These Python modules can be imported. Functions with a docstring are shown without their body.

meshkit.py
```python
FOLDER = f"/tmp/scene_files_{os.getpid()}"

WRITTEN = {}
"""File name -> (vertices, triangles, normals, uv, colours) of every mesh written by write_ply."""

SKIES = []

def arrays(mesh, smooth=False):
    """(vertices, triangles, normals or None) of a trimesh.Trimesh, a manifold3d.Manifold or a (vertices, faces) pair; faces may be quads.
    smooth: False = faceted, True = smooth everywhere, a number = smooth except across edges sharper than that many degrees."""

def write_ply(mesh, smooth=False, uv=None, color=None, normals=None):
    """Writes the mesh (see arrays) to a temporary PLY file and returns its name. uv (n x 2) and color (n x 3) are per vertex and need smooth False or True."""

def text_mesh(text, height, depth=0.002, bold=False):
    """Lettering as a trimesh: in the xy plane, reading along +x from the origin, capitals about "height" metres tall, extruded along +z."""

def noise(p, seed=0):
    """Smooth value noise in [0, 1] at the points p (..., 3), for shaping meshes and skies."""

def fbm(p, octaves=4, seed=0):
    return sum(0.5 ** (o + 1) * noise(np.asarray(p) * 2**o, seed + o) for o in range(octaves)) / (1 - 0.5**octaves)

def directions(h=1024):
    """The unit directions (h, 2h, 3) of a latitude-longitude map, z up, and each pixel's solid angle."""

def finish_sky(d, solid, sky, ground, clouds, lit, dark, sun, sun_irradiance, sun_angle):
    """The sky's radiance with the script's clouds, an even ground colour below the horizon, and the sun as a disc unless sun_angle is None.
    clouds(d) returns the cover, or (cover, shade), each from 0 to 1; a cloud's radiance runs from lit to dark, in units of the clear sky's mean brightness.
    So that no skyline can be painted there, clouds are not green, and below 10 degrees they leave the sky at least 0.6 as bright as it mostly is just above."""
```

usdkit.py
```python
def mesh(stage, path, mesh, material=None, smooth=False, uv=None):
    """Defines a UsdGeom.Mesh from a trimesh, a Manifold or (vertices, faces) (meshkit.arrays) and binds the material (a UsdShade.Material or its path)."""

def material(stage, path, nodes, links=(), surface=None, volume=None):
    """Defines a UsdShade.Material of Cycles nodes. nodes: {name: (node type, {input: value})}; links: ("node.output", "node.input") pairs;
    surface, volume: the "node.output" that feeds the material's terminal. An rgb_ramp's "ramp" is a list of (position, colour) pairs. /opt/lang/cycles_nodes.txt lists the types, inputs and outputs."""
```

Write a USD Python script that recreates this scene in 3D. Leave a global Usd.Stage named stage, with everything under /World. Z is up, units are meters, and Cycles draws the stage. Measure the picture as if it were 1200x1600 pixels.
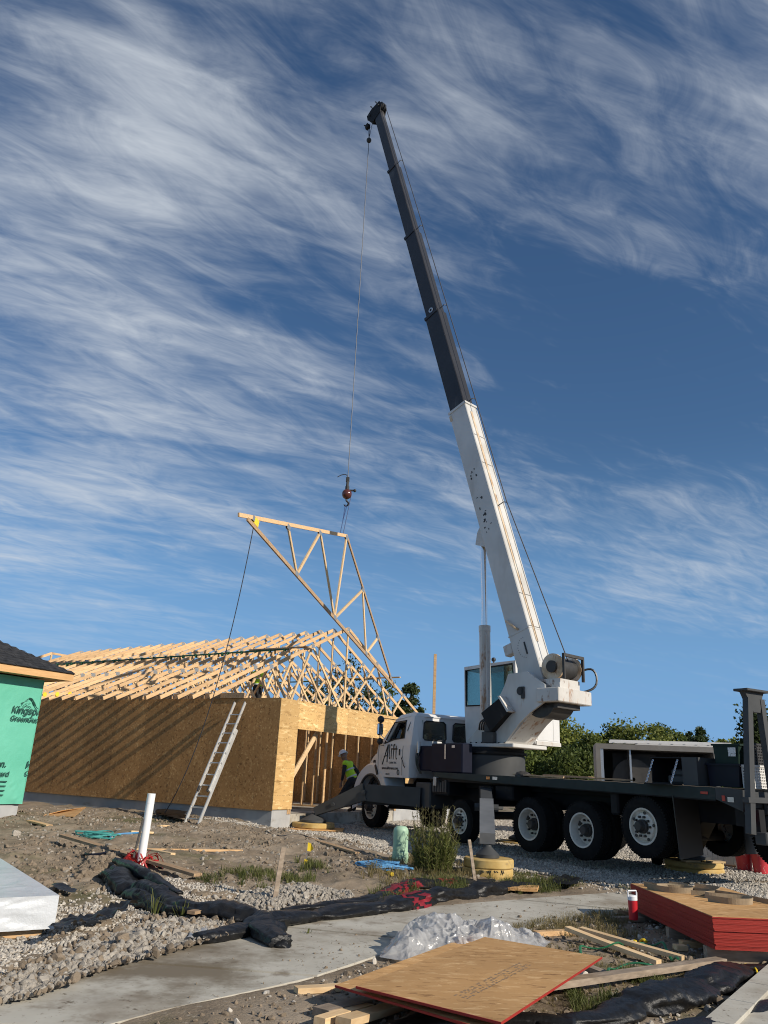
import math, random, numpy as np, trimesh, manifold3d as m3, usdkit, meshkit
from pxr import Usd, UsdGeom, UsdLux, UsdShade, Sdf, Gf, Vt
from scipy.ndimage import gaussian_filter, map_coordinates
stage = Usd.Stage.CreateInMemory()
UsdGeom.SetStageUpAxis(stage, UsdGeom.Tokens.z); UsdGeom.SetStageMetersPerUnit(stage, 1.0)
UsdGeom.Xform.Define(stage, '/World'); UsdGeom.Scope.Define(stage, '/World/Looks')
rng = np.random.default_rng(7); random.seed(7)
sin, cos, PI = math.sin, math.cos, math.pi
def rad(a): return math.radians(a)
# ---------------------------------------------------------------- camera, sky, sun, exposure
PITCH, ROLL, EYE = rad(18.8), rad(2.6), 1.6
_f = np.array([0, cos(PITCH), sin(PITCH)]); _r0 = np.array([1.0, 0, 0]); _u0 = np.cross(_r0, _f)
_r = _r0*cos(ROLL)+_u0*sin(ROLL); _u = -_r0*sin(ROLL)+_u0*cos(ROLL)
cam = UsdGeom.Camera.Define(stage, '/World/camera')
mx = Gf.Matrix4d(*_r, 0, *_u, 0, *(-_f), 0, 0, 0, EYE, 1)
cam.AddTransformOp().Set(mx)
cam.CreateFocalLengthAttr(36.0); cam.CreateHorizontalApertureAttr(36.0); cam.CreateVerticalApertureAttr(48.0)
cam.CreateClippingRangeAttr(Gf.Vec2f(0.05, 3000)); cam.CreateExposureAttr(0.1)
SUN_AZ, SUN_EL = rad(126.0), rad(27.0)
SUN = np.array([sin(SUN_AZ)*cos(SUN_EL), cos(SUN_AZ)*cos(SUN_EL), sin(SUN_EL)])
sun = UsdLux.DistantLight.Define(stage, '/World/sun')
_z = SUN; _x = np.cross([0, 0, 1.0], _z); _x /= np.linalg.norm(_x); _y = np.cross(_z, _x)
sun.AddTransformOp().Set(Gf.Matrix4d(*_x, 0, *_y, 0, *_z, 0, 0, 0, 0, 1))
sun.CreateIntensityAttr(1.25); sun.CreateAngleAttr(0.5); sun.CreateNormalizeAttr(True); sun.CreateColorAttr(Gf.Vec3f(1.0, 0.91, 0.78))
def ray(px, py): return _f+_r*(px-600)/1200-_u*(py-800)/1200     # sight line through a point of the 1200 x 1600 photograph, used to place things on real ground or walls
def sky():
    N, L = {}, []
    N['tc'] = ('texture_coordinate', {})
    N['sky'] = ('sky_texture', dict(sky_type='single_scattering', sun_disc=False, sun_elevation=SUN_EL, sun_rotation=SUN_AZ, altitude=200.0, air_density=1.15, aerosol_density=0.35, ozone_density=2.2))
    N['sep'] = ('separate_xyz', {}); L.append(('tc.generated', 'sep.vector'))
    N['zc'] = ('math', dict(math_type='maximum', value2=0.02)); L.append(('sep.z', 'zc.value1'))
    N['za'] = ('math', dict(math_type='add', value2=0.16)); L.append(('zc.value', 'za.value1'))
    N['dx'] = ('math', dict(math_type='divide')); L += [('sep.x', 'dx.value1'), ('za.value', 'dx.value2')]
    N['dy'] = ('math', dict(math_type='divide')); L += [('sep.y', 'dy.value1'), ('za.value', 'dy.value2')]
    N['pl'] = ('combine_xyz', dict(z=0.0)); L += [('dx.value', 'pl.x'), ('dy.value', 'pl.y')]
    # wisps drawn out by the wind, a soft veil, and clots
    def noise(n, rot, sc, scale, detail, rough, dist, loc=(0, 0, 0)):
        N[n+'m'] = ('mapping', dict(mapping_type='texture', rotation=(0, 0, rot), scale=(1/sc[0], 1/sc[1], 1), location=loc)); L.append(('pl.vector', n+'m.vector'))
        N[n] = ('noise_texture', dict(scale=scale, detail=detail, roughness=rough, distortion=dist)); L.append((n+'m.vector', n+'.vector'))
    noise('wisp', rad(22), (0.6, 2.0, 1), 2.0, 9.0, 0.58, 0.9, (3.1, 1.7, 0))
    noise('fine', rad(36), (1.0, 2.6, 1), 5.5, 8.0, 0.62, 1.0, (0.3, 5.2, 0))
    noise('fib', rad(14), (0.42, 4.2, 1), 4.2, 8.0, 0.66, 0.35, (1.9, 8.3, 0))
    noise('veil', rad(8), (0.8, 1.3, 1), 1.1, 5.0, 0.55, 0.3, (7.7, 2.9, 0))
    def mp(n, src, a, b, c=0.0, d=1.0):
        N[n] = ('map_range', dict(range_type='smoothstep', from_min=a, from_max=b, to_min=c, to_max=d)); L.append((src, n+'.value'))
    def op(n, kind, a, b):
        ins = dict(math_type=kind)
        for k, v in (('value1', a), ('value2', b)):
            if isinstance(v, str): L.append((v, n+'.'+k))
            else: ins[k] = v
        N[n] = ('math', ins)
        # where the cloud is: soft regions of the sky, by direction
    def blob(n, px, py, width, gain):
        d = ray(px, py); d = d/np.linalg.norm(d)
        N[n+'d'] = ('vector_math', dict(math_type='distance', vector2=d)); L.append(('tc.generated', n+'d.vector1'))
        mp(n, n+'d.value', 0.0, width, gain, 0.0)
    B = [(225, 175, 0.16, 0.85), (150, 110, 0.36, 0.30), (120, 600, 0.50, 0.42), (330, 690, 0.36, 0.22), (1050, 850, 0.19, 0.75), (830, 760, 0.22, 0.22), (740, 930, 0.2, 0.45), (700, 170, 0.13, 0.30), (740, 370, 0.08, 0.30),
         (1150, 330, 0.22, 0.16), (60, 970, 0.16, 0.35), (960, 540, 0.34, -1.0), (470, 420, 0.14, -0.22), (880, 100, 0.20, -0.2), (1100, 210, 0.45, 0.22), (380, 740, 0.10, -0.15), (900, 1060, 0.32, -1.0), (330, 930, 0.22, -0.25), (600, 1130, 0.34, -0.9), (1180, 640, 0.2, -0.3)]
    acc = 0.50
    for i, (px, py, w, g) in enumerate(B):
        blob(f'b{i}', px, py, w, g); op(f'a{i}', 'add', acc, f'b{i}.result'); acc = f'a{i}.value'
    op('c1', 'multiply', 'wisp.fac', 0.56); op('c2', 'multiply', 'fine.fac', 0.38); op('c3', 'multiply', 'veil.fac', 0.30); op('c4', 'add', 'c1.value', 'c2.value'); op('c7', 'multiply', 'fib.fac', 0.20); op('c8', 'add', 'c4.value', 'c7.value'); op('c9', 'add', 'c8.value', 'c3.value'); op('c5', 'subtract', 'c9.value', 0.115)
    op('bs', 'multiply', acc, 0.22); op('c55', 'multiply', 'c5.value', 1.32); op('c56', 'subtract', 'c55.value', 0.195); op('c6', 'add', 'c56.value', 'bs.value'); mp('cov', 'c6.value', 0.56, 1.26)
    mp('hz', 'sep.z', 0.05, 0.26, 0.12, 1.0); op('cov2', 'multiply', 'cov.result', 'hz.result'); op('cov3', 'minimum', 'cov2.value', 0.95)
    N['cc'] = ('mix_color', dict(blend_type='mix', b=(7.9, 8.5, 9.2))); L += [('cov3.value', 'cc.fac'), ('hor.result', 'cc.a')]
    mp('hb', 'sep.z', 0.0, 0.42, 0.92, 0.0); N['hor'] = ('mix_color', dict(blend_type='mix', b=(2.35, 4.9, 8.9))); L += [('hb.result', 'hor.fac'), ('tint.result', 'hor.a')]
    N['tint'] = ('mix_color', dict(blend_type='multiply', fac=1.0, b=(0.64, 0.88, 1.10))); L.append(('sky.color', 'tint.a'))
    N['bg'] = ('background_shader', dict(strength=0.075)); L.append(('cc.result', 'bg.color'))
    m = usdkit.material(stage, '/World/Looks/sky', N, L, surface='bg.background')
    d = UsdLux.DomeLight.Define(stage, '/World/sky')
    UsdShade.MaterialBindingAPI.Apply(d.GetPrim()).Bind(m)
    d.GetPrim().SetCustomDataByKey('label', 'blue sky streaked with thin white cirrus cloud'); d.GetPrim().SetCustomDataByKey('category', 'sky'); d.GetPrim().SetCustomDataByKey('kind', 'structure')
sky()
# ---------------------------------------------------------------- helpers: names, things, parts
_used = set()
def path_for(parent, name):
    base = (parent or '/World')+'/'+name; p, k = base, 1
    while p in _used or stage.GetPrimAtPath(p): p = f'{base}_{k:03d}'; k += 1
    _used.add(p); return p
def tag(prim, label=None, cat=None, group=None, kind=None):
    prim = prim.GetPrim() if hasattr(prim, 'GetPrim') else prim
    for k, v in (('label', label), ('category', cat), ('group', group), ('kind', kind)):
        if v: prim.SetCustomDataByKey(k, v)
    return prim
def pth(o): return None if o is None else (o if isinstance(o, str) else str(o.GetPath()))
def thing(name, label, cat, loc=(0, 0, 0), rotz=0.0, group=None, kind=None):
    x = UsdGeom.Xform.Define(stage, path_for(None, name)); x.AddTranslateOp().Set(Gf.Vec3d(*map(float, loc)))
    if rotz: x.AddRotateZOp().Set(math.degrees(rotz))
    return tag(x, label, cat, group, kind)
def sub(parent, name, label=None):
    x = UsdGeom.Xform.Define(stage, path_for(pth(parent), name))
    return tag(x, label)
def part(parent, name, mesh, mt, smooth=False, label=None, kind=None):
    if isinstance(mesh, MB): mesh = mesh.tri()
    g = usdkit.mesh(stage, path_for(pth(parent), name), mesh, mt, smooth)
    return tag(g, label, None, None, kind)
def single(name, mesh, mt, label, cat, smooth=False, group=None, kind=None, loc=None, M=None):
    if isinstance(mesh, MB): mesh = mesh.tri()
    g = usdkit.mesh(stage, path_for(None, name), mesh, mt, smooth)
    if M is not None: g.AddTransformOp().Set(Gf.Matrix4d(*[float(v) for v in np.asarray(M).T.ravel()]))
    elif loc is not None: g.AddTranslateOp().Set(Gf.Vec3d(*map(float, loc)))
    return tag(g, label, cat, group, kind)
def copy_of(src, name, loc, rotz, label=None, group=None, scale=None, parent=None):
    x = UsdGeom.Xform.Define(stage, path_for(pth(parent), name))
    x.GetPrim().GetReferences().AddInternalReference(src.GetPath()); x.GetPrim().SetInstanceable(True)
    x.ClearXformOpOrder(); x.AddTranslateOp(opSuffix='put').Set(Gf.Vec3d(*map(float, loc)))
    if rotz: x.AddRotateZOp(opSuffix='put').Set(math.degrees(rotz))
    if scale is not None: x.AddScaleOp(opSuffix='put').Set(Gf.Vec3f(*map(float, scale)))
    return tag(x, label, src.GetCustomDataByKey('category'), group or src.GetCustomDataByKey('group'))
# ---------------------------------------------------------------- helpers: shapes
def nrm(v): v = np.asarray(v, float); return v/max(np.linalg.norm(v), 1e-12)
class MB:
    def __init__(s): s.v, s.f, s.n = [], [], 0
    def add(s, v, f):
        v = np.asarray(v, float); s.v.append(v); s.f.append(np.asarray(f, int)+s.n); s.n += len(v); return s
    def tm(s, t, M=None):
        if hasattr(t, 'to_mesh'): q = t.to_mesh(); v, f = np.array(q.vert_properties[:, :3]), np.array(q.tri_verts)
        else: v, f = np.array(t.vertices), np.array(t.faces)
        if M is not None: v = v@np.asarray(M)[:3, :3].T+np.asarray(M)[:3, 3]
        return s.add(v, f)
    def frame(s, c, X, Y, Z):            # a box about c with half-axes X, Y, Z
        c, X, Y, Z = (np.asarray(q, float) for q in (c, X, Y, Z))
        if np.dot(np.cross(X, Y), Z) < 0: Z = -Z
        v = [c+a*X+b*Y+d*Z for d in (-1, 1) for b in (-1, 1) for a in (-1, 1)]
        return s.add(v, [[0, 2, 1], [1, 2, 3], [4, 5, 6], [5, 7, 6], [0, 1, 4], [1, 5, 4], [2, 6, 3], [3, 6, 7], [0, 4, 2], [2, 4, 6], [1, 3, 5], [3, 7, 5]])
    def box(s, lo, hi):
        lo, hi = np.minimum(lo, hi).astype(float), np.maximum(lo, hi).astype(float); h = (hi-lo)/2
        return s.frame((lo+hi)/2, (h[0], 0, 0), (0, h[1], 0), (0, 0, h[2]))
    def cbox(s, lo, hi, c=0.02):         # a box with chamfered edges
        lo, hi = np.minimum(lo, hi).astype(float), np.maximum(lo, hi).astype(float); ctr, h = (lo+hi)/2, (hi-lo)/2
        P = []
        for sx in (-1, 1):
            for sy in (-1, 1):
                for sz in (-1, 1):
                    for k in range(3):
                        q = np.array([h[0]-c, h[1]-c, h[2]-c]); q[k] += c
                        P.append(ctr+q*[sx, sy, sz])
        t = trimesh.convex.convex_hull(np.array(P)); return s.tm(t)
    def beam(s, p, q, w, t, up=(0, 0, 1)):   # w across (along up), t thick
        p, q = np.asarray(p, float), np.asarray(q, float); d = nrm(q-p); side = np.cross(d, up)
        if np.linalg.norm(side) < 1e-6: side = np.cross(d, (1, 0, 0))
        side = nrm(side); u = np.cross(side, d)
        return s.frame((p+q)/2, (q-p)/2, u*w/2, side*t/2)
    def tube(s, P, r, n=8, cap=True, squash=None):
        P = np.asarray(P, float); m = len(P); R = np.broadcast_to(np.asarray(r, float), (m,))
        T = np.gradient(P, axis=0); T /= np.maximum(np.linalg.norm(T, axis=1, keepdims=True), 1e-9)
        a = np.array([0, 0, 1.0]) if abs(T[0][2]) < 0.9 else np.array([1.0, 0, 0])
        rings = []
        for i in range(m):
            side = np.cross(T[i], a)
            if np.linalg.norm(side) < 1e-4: side = np.cross(T[i], (0.3, 1, 0.2))
            side = nrm(side); u = np.cross(side, T[i]); a = u
            th = np.arange(n)*2*PI/n; sq = squash if squash else 1.0
            rings.append(P[i]+R[i]*(np.cos(th)[:, None]*side+np.sin(th)[:, None]*u*sq))
        v = np.vstack(rings); f = []
        for i in range(m-1):
            for k in range(n):
                k2 = (k+1) % n; f += [[i*n+k, i*n+k2, (i+1)*n+k2], [i*n+k, (i+1)*n+k2, (i+1)*n+k]]
        if cap:
            v = np.vstack([v, P[:1], P[-1:]]); c0, c1 = m*n, m*n+1
            for k in range(n): k2 = (k+1) % n; f += [[c0, k2, k], [c1, (m-1)*n+k, (m-1)*n+k2]]
        return s.add(v, f)
    def cyl(s, p, q, r, n=16, r2=None): return s.tube([p, q], [r, r if r2 is None else r2], n)
    def ball(s, c, r, sub=2, sc=(1, 1, 1)):
        t = trimesh.creation.icosphere(sub, 1.0); return s.add(np.array(t.vertices)*np.asarray(sc)*r+np.asarray(c), t.faces)
    def prism(s, poly, o, A, B, N, t):   # polygon (a, b) in the plane o + a A + b B, thickened by t along N
        from shapely.geometry import Polygon
        P = Polygon(poly); P = P if P.is_valid else P.buffer(0)
        e = trimesh.creation.extrude_polygon(P, t, engine='earcut'); v = np.array(e.vertices); f = np.array(e.faces)
        o, A, B, N = (np.asarray(q, float) for q in (o, A, B, N))
        if np.dot(np.cross(A, B), N) < 0: f = f[:, ::-1]
        return s.add(o+v[:, :1]*A+v[:, 1:2]*B+v[:, 2:3]*N, f)
    def lathe(s, prof, o, axis, n=32):   # prof: (radius, height) pairs along axis
        a = nrm(axis); x = nrm(np.cross(a, (0.31, 0.2, 1.0) if abs(a[2]) < .9 else (1, 0, 0))); y = np.cross(a, x); o = np.asarray(o, float)
        th = np.arange(n)*2*PI/n; v = []
        for r, h in prof: v.append(o+a*h+r*(np.cos(th)[:, None]*x+np.sin(th)[:, None]*y))
        v = np.vstack(v); f = []
        for i in range(len(prof)-1):
            for k in range(n):
                k2 = (k+1) % n; f += [[i*n+k, i*n+k2, (i+1)*n+k2], [i*n+k, (i+1)*n+k2, (i+1)*n+k]]
        return s.add(v, f)
    def map(s, fn): s.v = [fn(q) for q in s.v]; return s
    def tri(s):
        return trimesh.Trimesh(np.vstack(s.v), np.vstack(s.f), process=False)
def hull(pts): return m3.Manifold.hull_points(np.asarray(pts, float).tolist()) if False else trimesh.convex.convex_hull(np.asarray(pts, float))
def man(t):
    v, f = np.asarray(t.vertices, np.float32), np.asarray(t.faces, np.uint32)
    return m3.Manifold(m3.Mesh(v, f))
def spline(P, n=60):
    from scipy.interpolate import CubicSpline
    P = np.asarray(P, float); t = np.r_[0, np.cumsum(np.linalg.norm(np.diff(P, axis=0), axis=1))]
    return CubicSpline(t, P, bc_type='natural')(np.linspace(0, t[-1], n))
def xform(x=None, y=None, z=None, o=(0, 0, 0)):
    M = np.eye(4); M[:3, 0], M[:3, 1], M[:3, 2], M[:3, 3] = x, y, z, o; return M
# ---------------------------------------------------------------- materials
MATS = {}
def mat(name, cols, scale=3.0, detail=5.0, rough=0.6, stretch=(1, 1, 1), metallic=0.0, bump=None, rnd=0.0, dist=0.0, spec=0.5, world=False, lo=0.3, hi=0.7, extra=None, rot=(0, 0, 0), sheen=0.0, transl=None):
    N = {'tc': ('texture_coordinate', {}), 'ge': ('geometry', {}), 'mp': ('mapping', dict(scale=stretch, rotation=rot)),
         'n': ('noise_texture', dict(scale=scale, detail=detail, roughness=0.6, distortion=dist)),
         'p': ('principled_bsdf', dict(roughness=rough, metallic=metallic, specular_ior_level=spec))}
    L = [('ge.position' if world else 'tc.object', 'mp.vector'), ('mp.vector', 'n.vector')]
    if np.ndim(cols[0]) == 0: cols = [cols, cols]
    if np.ndim(cols[0][-1]) == 0: cols = list(zip(np.linspace(lo, hi, len(cols)), cols))
    N['r'] = ('rgb_ramp', {'ramp': cols}); L.append(('n.fac', 'r.fac')); out = 'r.color'
    if extra:      # (scale, low, high, colour, stretch): stains and wear
        for i, (sc, lo_, hi_, col, st) in enumerate(extra):
            N[f'em{i}'] = ('mapping', dict(scale=st, location=(3.7*i+1.3, 2.1*i, 0.7))); L.append(('ge.position' if world else 'tc.object', f'em{i}.vector'))
            N[f'en{i}'] = ('noise_texture', dict(scale=sc, detail=7.0, roughness=0.65)); L.append((f'em{i}.vector', f'en{i}.vector'))
            N[f'er{i}'] = ('map_range', dict(range_type='smoothstep', from_min=lo_, from_max=hi_)); L.append((f'en{i}.fac', f'er{i}.value'))
            N[f'ex{i}'] = ('mix_color', dict(blend_type='mix', b=col)); L += [(f'er{i}.result', f'ex{i}.fac'), (out, f'ex{i}.a')]; out = f'ex{i}.result'
    if rnd:
        N['oi'] = ('object_info', {}); N['rm'] = ('map_range', dict(from_min=0.0, from_max=1.0, to_min=1-rnd, to_max=1+rnd)); N['hv'] = ('hsv', {})
        L += [('oi.random', 'rm.value'), ('rm.result', 'hv.value'), (out, 'hv.color')]; out = 'hv.color'
    L.append((out, 'p.base_color')); surf = 'p.BSDF'
    if bump:
        N['bn'] = ('noise_texture', dict(scale=bump[0], detail=6.0, roughness=0.65)); N['bp'] = ('bump', dict(strength=bump[1], distance=bump[2]))
        L += [('mp.vector', 'bn.vector'), ('bn.fac', 'bp.height'), ('bp.normal', 'p.normal')]
    if transl:
        N['t'] = ('translucent_bsdf', {}); N['tm'] = ('mix_closure', dict(fac=transl)); L += [(out, 't.color'), ('p.BSDF', 'tm.closure1'), ('t.BSDF', 'tm.closure2')]; surf = 'tm.closure'
    MATS[name] = usdkit.material(stage, '/World/Looks/'+name, N, L, surface=surf); return MATS[name]
def glass(name, tint, refl=1.5, dirt=0.0):
    N = {'t': ('transparent_bsdf', dict(color=tint)), 'g': ('glossy_bsdf', dict(roughness=0.03, color=(0.9, 0.9, 0.9))), 'f': ('fresnel', dict(IOR=refl)), 'm': ('mix_closure', {})}
    L = [('f.fac', 'm.fac'), ('t.BSDF', 'm.closure1'), ('g.BSDF', 'm.closure2')]
    MATS[name] = usdkit.material(stage, '/World/Looks/'+name, N, L, surface='m.closure'); return MATS[name]
def osb(name, dark, mid, light, rot=(0, 0, 0), rough=0.75, rnd=0.13, sc=1.0, stain=None):
    N = {'tc': ('texture_coordinate', {}), 'p': ('principled_bsdf', dict(roughness=rough, specular_ior_level=0.25))}; L = []
    N['wn'] = ('noise_texture', dict(scale=5.0*sc, detail=3.0)); L.append(('tc.object', 'wn.vector'))
    N['ws'] = ('vector_math', dict(math_type='scale', scale=0.12)); L.append(('wn.color', 'ws.vector1'))
    N['wa'] = ('vector_math', dict(math_type='add')); L += [('tc.object', 'wa.vector1'), ('ws.vector', 'wa.vector2')]
    for k, (a, s) in enumerate(((0.35, 1.0), (-0.5, 1.35))):
        r = (rot[0]+a, rot[1]+a*0.8, rot[2]+a)
        N[f'm{k}'] = ('mapping', dict(rotation=r, scale=(9*sc*s, 34*sc*s, 34*sc*s))); L.append(('wa.vector', f'm{k}.vector'))
        N[f'v{k}'] = ('voronoi_texture', dict(scale=1.0, feature='f1', randomness=1.0)); L.append((f'm{k}.vector', f'v{k}.vector'))
        N[f's{k}'] = ('separate_xyz', {}); L.append((f'v{k}.color', f's{k}.vector'))
    N['mx'] = ('mix_float', dict(fac=0.45)); L += [('s0.x', 'mx.a'), ('s1.y', 'mx.b')]
    N['fn'] = ('noise_texture', dict(scale=60.0, detail=4.0)); L.append(('wa.vector', 'fn.vector'))
    N['mx2'] = ('mix_float', dict(fac=0.3)); L += [('mx.result', 'mx2.a'), ('fn.fac', 'mx2.b')]
    N['r'] = ('rgb_ramp', {'ramp': [(0.12, dark), (0.36, mid), (0.62, mid), (0.85, light)]}); L.append(('mx2.result', 'r.fac'))
    N['big'] = ('noise_texture', dict(scale=0.9, detail=3.0)); L.append(('tc.object', 'big.vector'))
    N['bm'] = ('map_range', dict(from_min=0.3, from_max=0.7, to_min=0.86, to_max=1.12)); L.append(('big.fac', 'bm.value'))
    N['oi'] = ('object_info', {}); N['om'] = ('map_range', dict(to_min=1-rnd, to_max=1+rnd)); L.append(('oi.random', 'om.value'))
    N['mm'] = ('math', dict(math_type='multiply')); L += [('bm.result', 'mm.value1'), ('om.result', 'mm.value2')]
    N['hv'] = ('hsv', {}); L += [('mm.value', 'hv.value'), ('r.color', 'hv.color')]; out = 'hv.color'
    L.append((out, 'p.base_color'))
    N['bp'] = ('bump', dict(strength=0.25, distance=0.004)); L += [('mx2.result', 'bp.height'), ('bp.normal', 'p.normal')]
    MATS[name] = usdkit.material(stage, '/World/Looks/'+name, N, L, surface='p.BSDF'); return MATS[name]
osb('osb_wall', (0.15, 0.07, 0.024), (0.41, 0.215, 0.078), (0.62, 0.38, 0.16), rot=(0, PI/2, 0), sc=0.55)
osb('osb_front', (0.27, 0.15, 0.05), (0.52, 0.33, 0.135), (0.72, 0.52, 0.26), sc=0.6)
osb('osb_sheet', (0.22, 0.11, 0.04), (0.50, 0.285, 0.115), (0.70, 0.46, 0.23), rot=(0, 0, 0.3), sc=0.75)
wood = dict(scale=4.0, stretch=(1.2, 6, 6), detail=6.0, rough=0.7, rnd=0.14, spec=0.25, lo=0.25, hi=0.75)
mat('lumber', [(0.40, 0.235, 0.11), (0.54, 0.345, 0.175), (0.62, 0.43, 0.24)], **wood)
mat('lumber_light', [(0.50, 0.32, 0.165), (0.62, 0.44, 0.245), (0.70, 0.52, 0.32)], **wood)
mat('lumber_pink', [(0.47, 0.285, 0.14), (0.60, 0.395, 0.21), (0.67, 0.47, 0.27)], **wood)
mat('lumber_grey', [(0.15, 0.12, 0.09), (0.27, 0.21, 0.155), (0.38, 0.31, 0.235)], **wood)
mat('lumber_brown', [(0.22, 0.14, 0.08), (0.36, 0.24, 0.14), (0.46, 0.33, 0.20)], **wood)
mat('concrete', [(0.36, 0.335, 0.285), (0.43, 0.405, 0.345), (0.48, 0.455, 0.395)], scale=1.3, rough=0.85, spec=0.2, bump=(60, 0.15, 0.004), world=True, extra=[(0.8, 0.46, 0.68, (0.27, 0.235, 0.185), (1, 1, 1)), (3.5, 0.52, 0.72, (0.25, 0.215, 0.17), (1, 1, 1)), (28.0, 0.60, 0.70, (0.21, 0.18, 0.14), (1, 1, 1)), (0.5, 0.52, 0.66, (0.17, 0.14, 0.10), (1, 1, 1)), (9.0, 0.62, 0.70, (0.14, 0.115, 0.085), (1, 1, 1))])
mat('foundation', [(0.30, 0.30, 0.30), (0.40, 0.40, 0.39)], scale=2.0, rough=0.85, spec=0.2, bump=(30, 0.2, 0.005), extra=[(1.5, 0.55, 0.8, (0.22, 0.2, 0.17), (1, 1, 3))])
mat('galvanised', [(0.42, 0.43, 0.44), (0.56, 0.57, 0.58)], scale=40, rough=0.4, metallic=0.8)
mat('steel_dark', [(0.03, 0.03, 0.031), (0.05, 0.05, 0.05)], scale=6, rough=0.5, spec=0.25)
mat('rope_steel', [(0.03, 0.03, 0.035), (0.05, 0.05, 0.055)], rough=0.5)
mat('black_plastic', [(0.012, 0.012, 0.013), (0.02, 0.02, 0.021)], rough=0.45)
# ---------------------------------------------------------------- the ground
WALK_FAR = [(-6.2, 0.0), (-4.2, 3.6), (-2.65, 6.55), (-1.0, 9.5), (1.07, 11.3), (4.08, 13.4), (6.2, 14.75), (9.5, 16.6), (15, 19.4)]
WALK_NEAR = [(-4.2, 0.4), (-2.6, 3.9), (-1.54, 5.95), (-0.45, 7.15), (0.13, 8.1), (1.5, 9.55), (2.94, 10.9), (4.6, 12.1), (6.2, 13.1), (10.3, 15.4), (15.8, 18.1)]
GRAVEL = [(-3.4, 21.3), (-1.9, 19.7), (0.4, 17.2), (2.3, 15.4), (4.3, 13.75), (6.3, 14.9), (15, 19.6), (17, 26), (9, 31), (3.4, 31.5), (-2.3, 21.3)]
from shapely.geometry import Polygon, Point, LineString
import shapely
def inside(poly, x, y): return shapely.contains_xy(poly, np.asarray(x), np.asarray(y))
P_WALK = Polygon(WALK_FAR+WALK_NEAR[::-1]); P_GRAV = Polygon(GRAVEL)
HC = np.array([-2.48, 20.8]); HE = np.array([sin(rad(31)), cos(rad(31))]); HD = np.array([sin(rad(-59)), cos(rad(-59))])
P_HOUSE = Polygon([HC-HE*0.3-HD*0.2, HC+HE*13-HD*0.2, HC+HE*13+HD*23, HC-HE*0.3+HD*23])
GX0, GY0, GS = -20.0, -2.0, 0.12
_gx = np.arange(GX0, 26, GS); _gy = np.arange(GY0, 48, GS); _XX, _YY = np.meshgrid(_gx, _gy)
def _sdist():      # metres behind the walk's far edge
    t = np.full(_XX.shape, 1e9); ln = LineString(WALK_FAR)
    c = np.array(ln.segmentize(0.2).coords); from scipy.spatial import cKDTree
    d, i = cKDTree(c).query(np.c_[_XX.ravel(), _YY.ravel()]); d = d.reshape(_XX.shape)
    tn = np.gradient(c, axis=0); q = np.stack([_XX.ravel(), _YY.ravel()], 1)-c[i]; s = tn[i][:, 0]*q[:, 1]-tn[i][:, 1]*q[:, 0]
    return d*np.sign(s.reshape(_XX.shape))
_sd = _sdist(); _t = np.clip(_sd/9.0, 0, 1); _H = 0.30*_t*_t*(3-2*_t)
_grv = inside(P_GRAV, _XX, _YY); _H = np.where(_grv, 0.03+0.10*np.clip((_YY-15)/8, 0, 1), _H)
_t = np.clip((-_sd-1.6)/4, 0, 1); _H = np.where(_sd < 0, -0.005-0.10*_t, _H)
_rough = np.where(_grv, 0.1, np.where(_sd > 0.3, 1.0, 0.35))
_H = gaussian_filter(_H, 3.0); _rough = gaussian_filter(_rough, 4.0)
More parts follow.
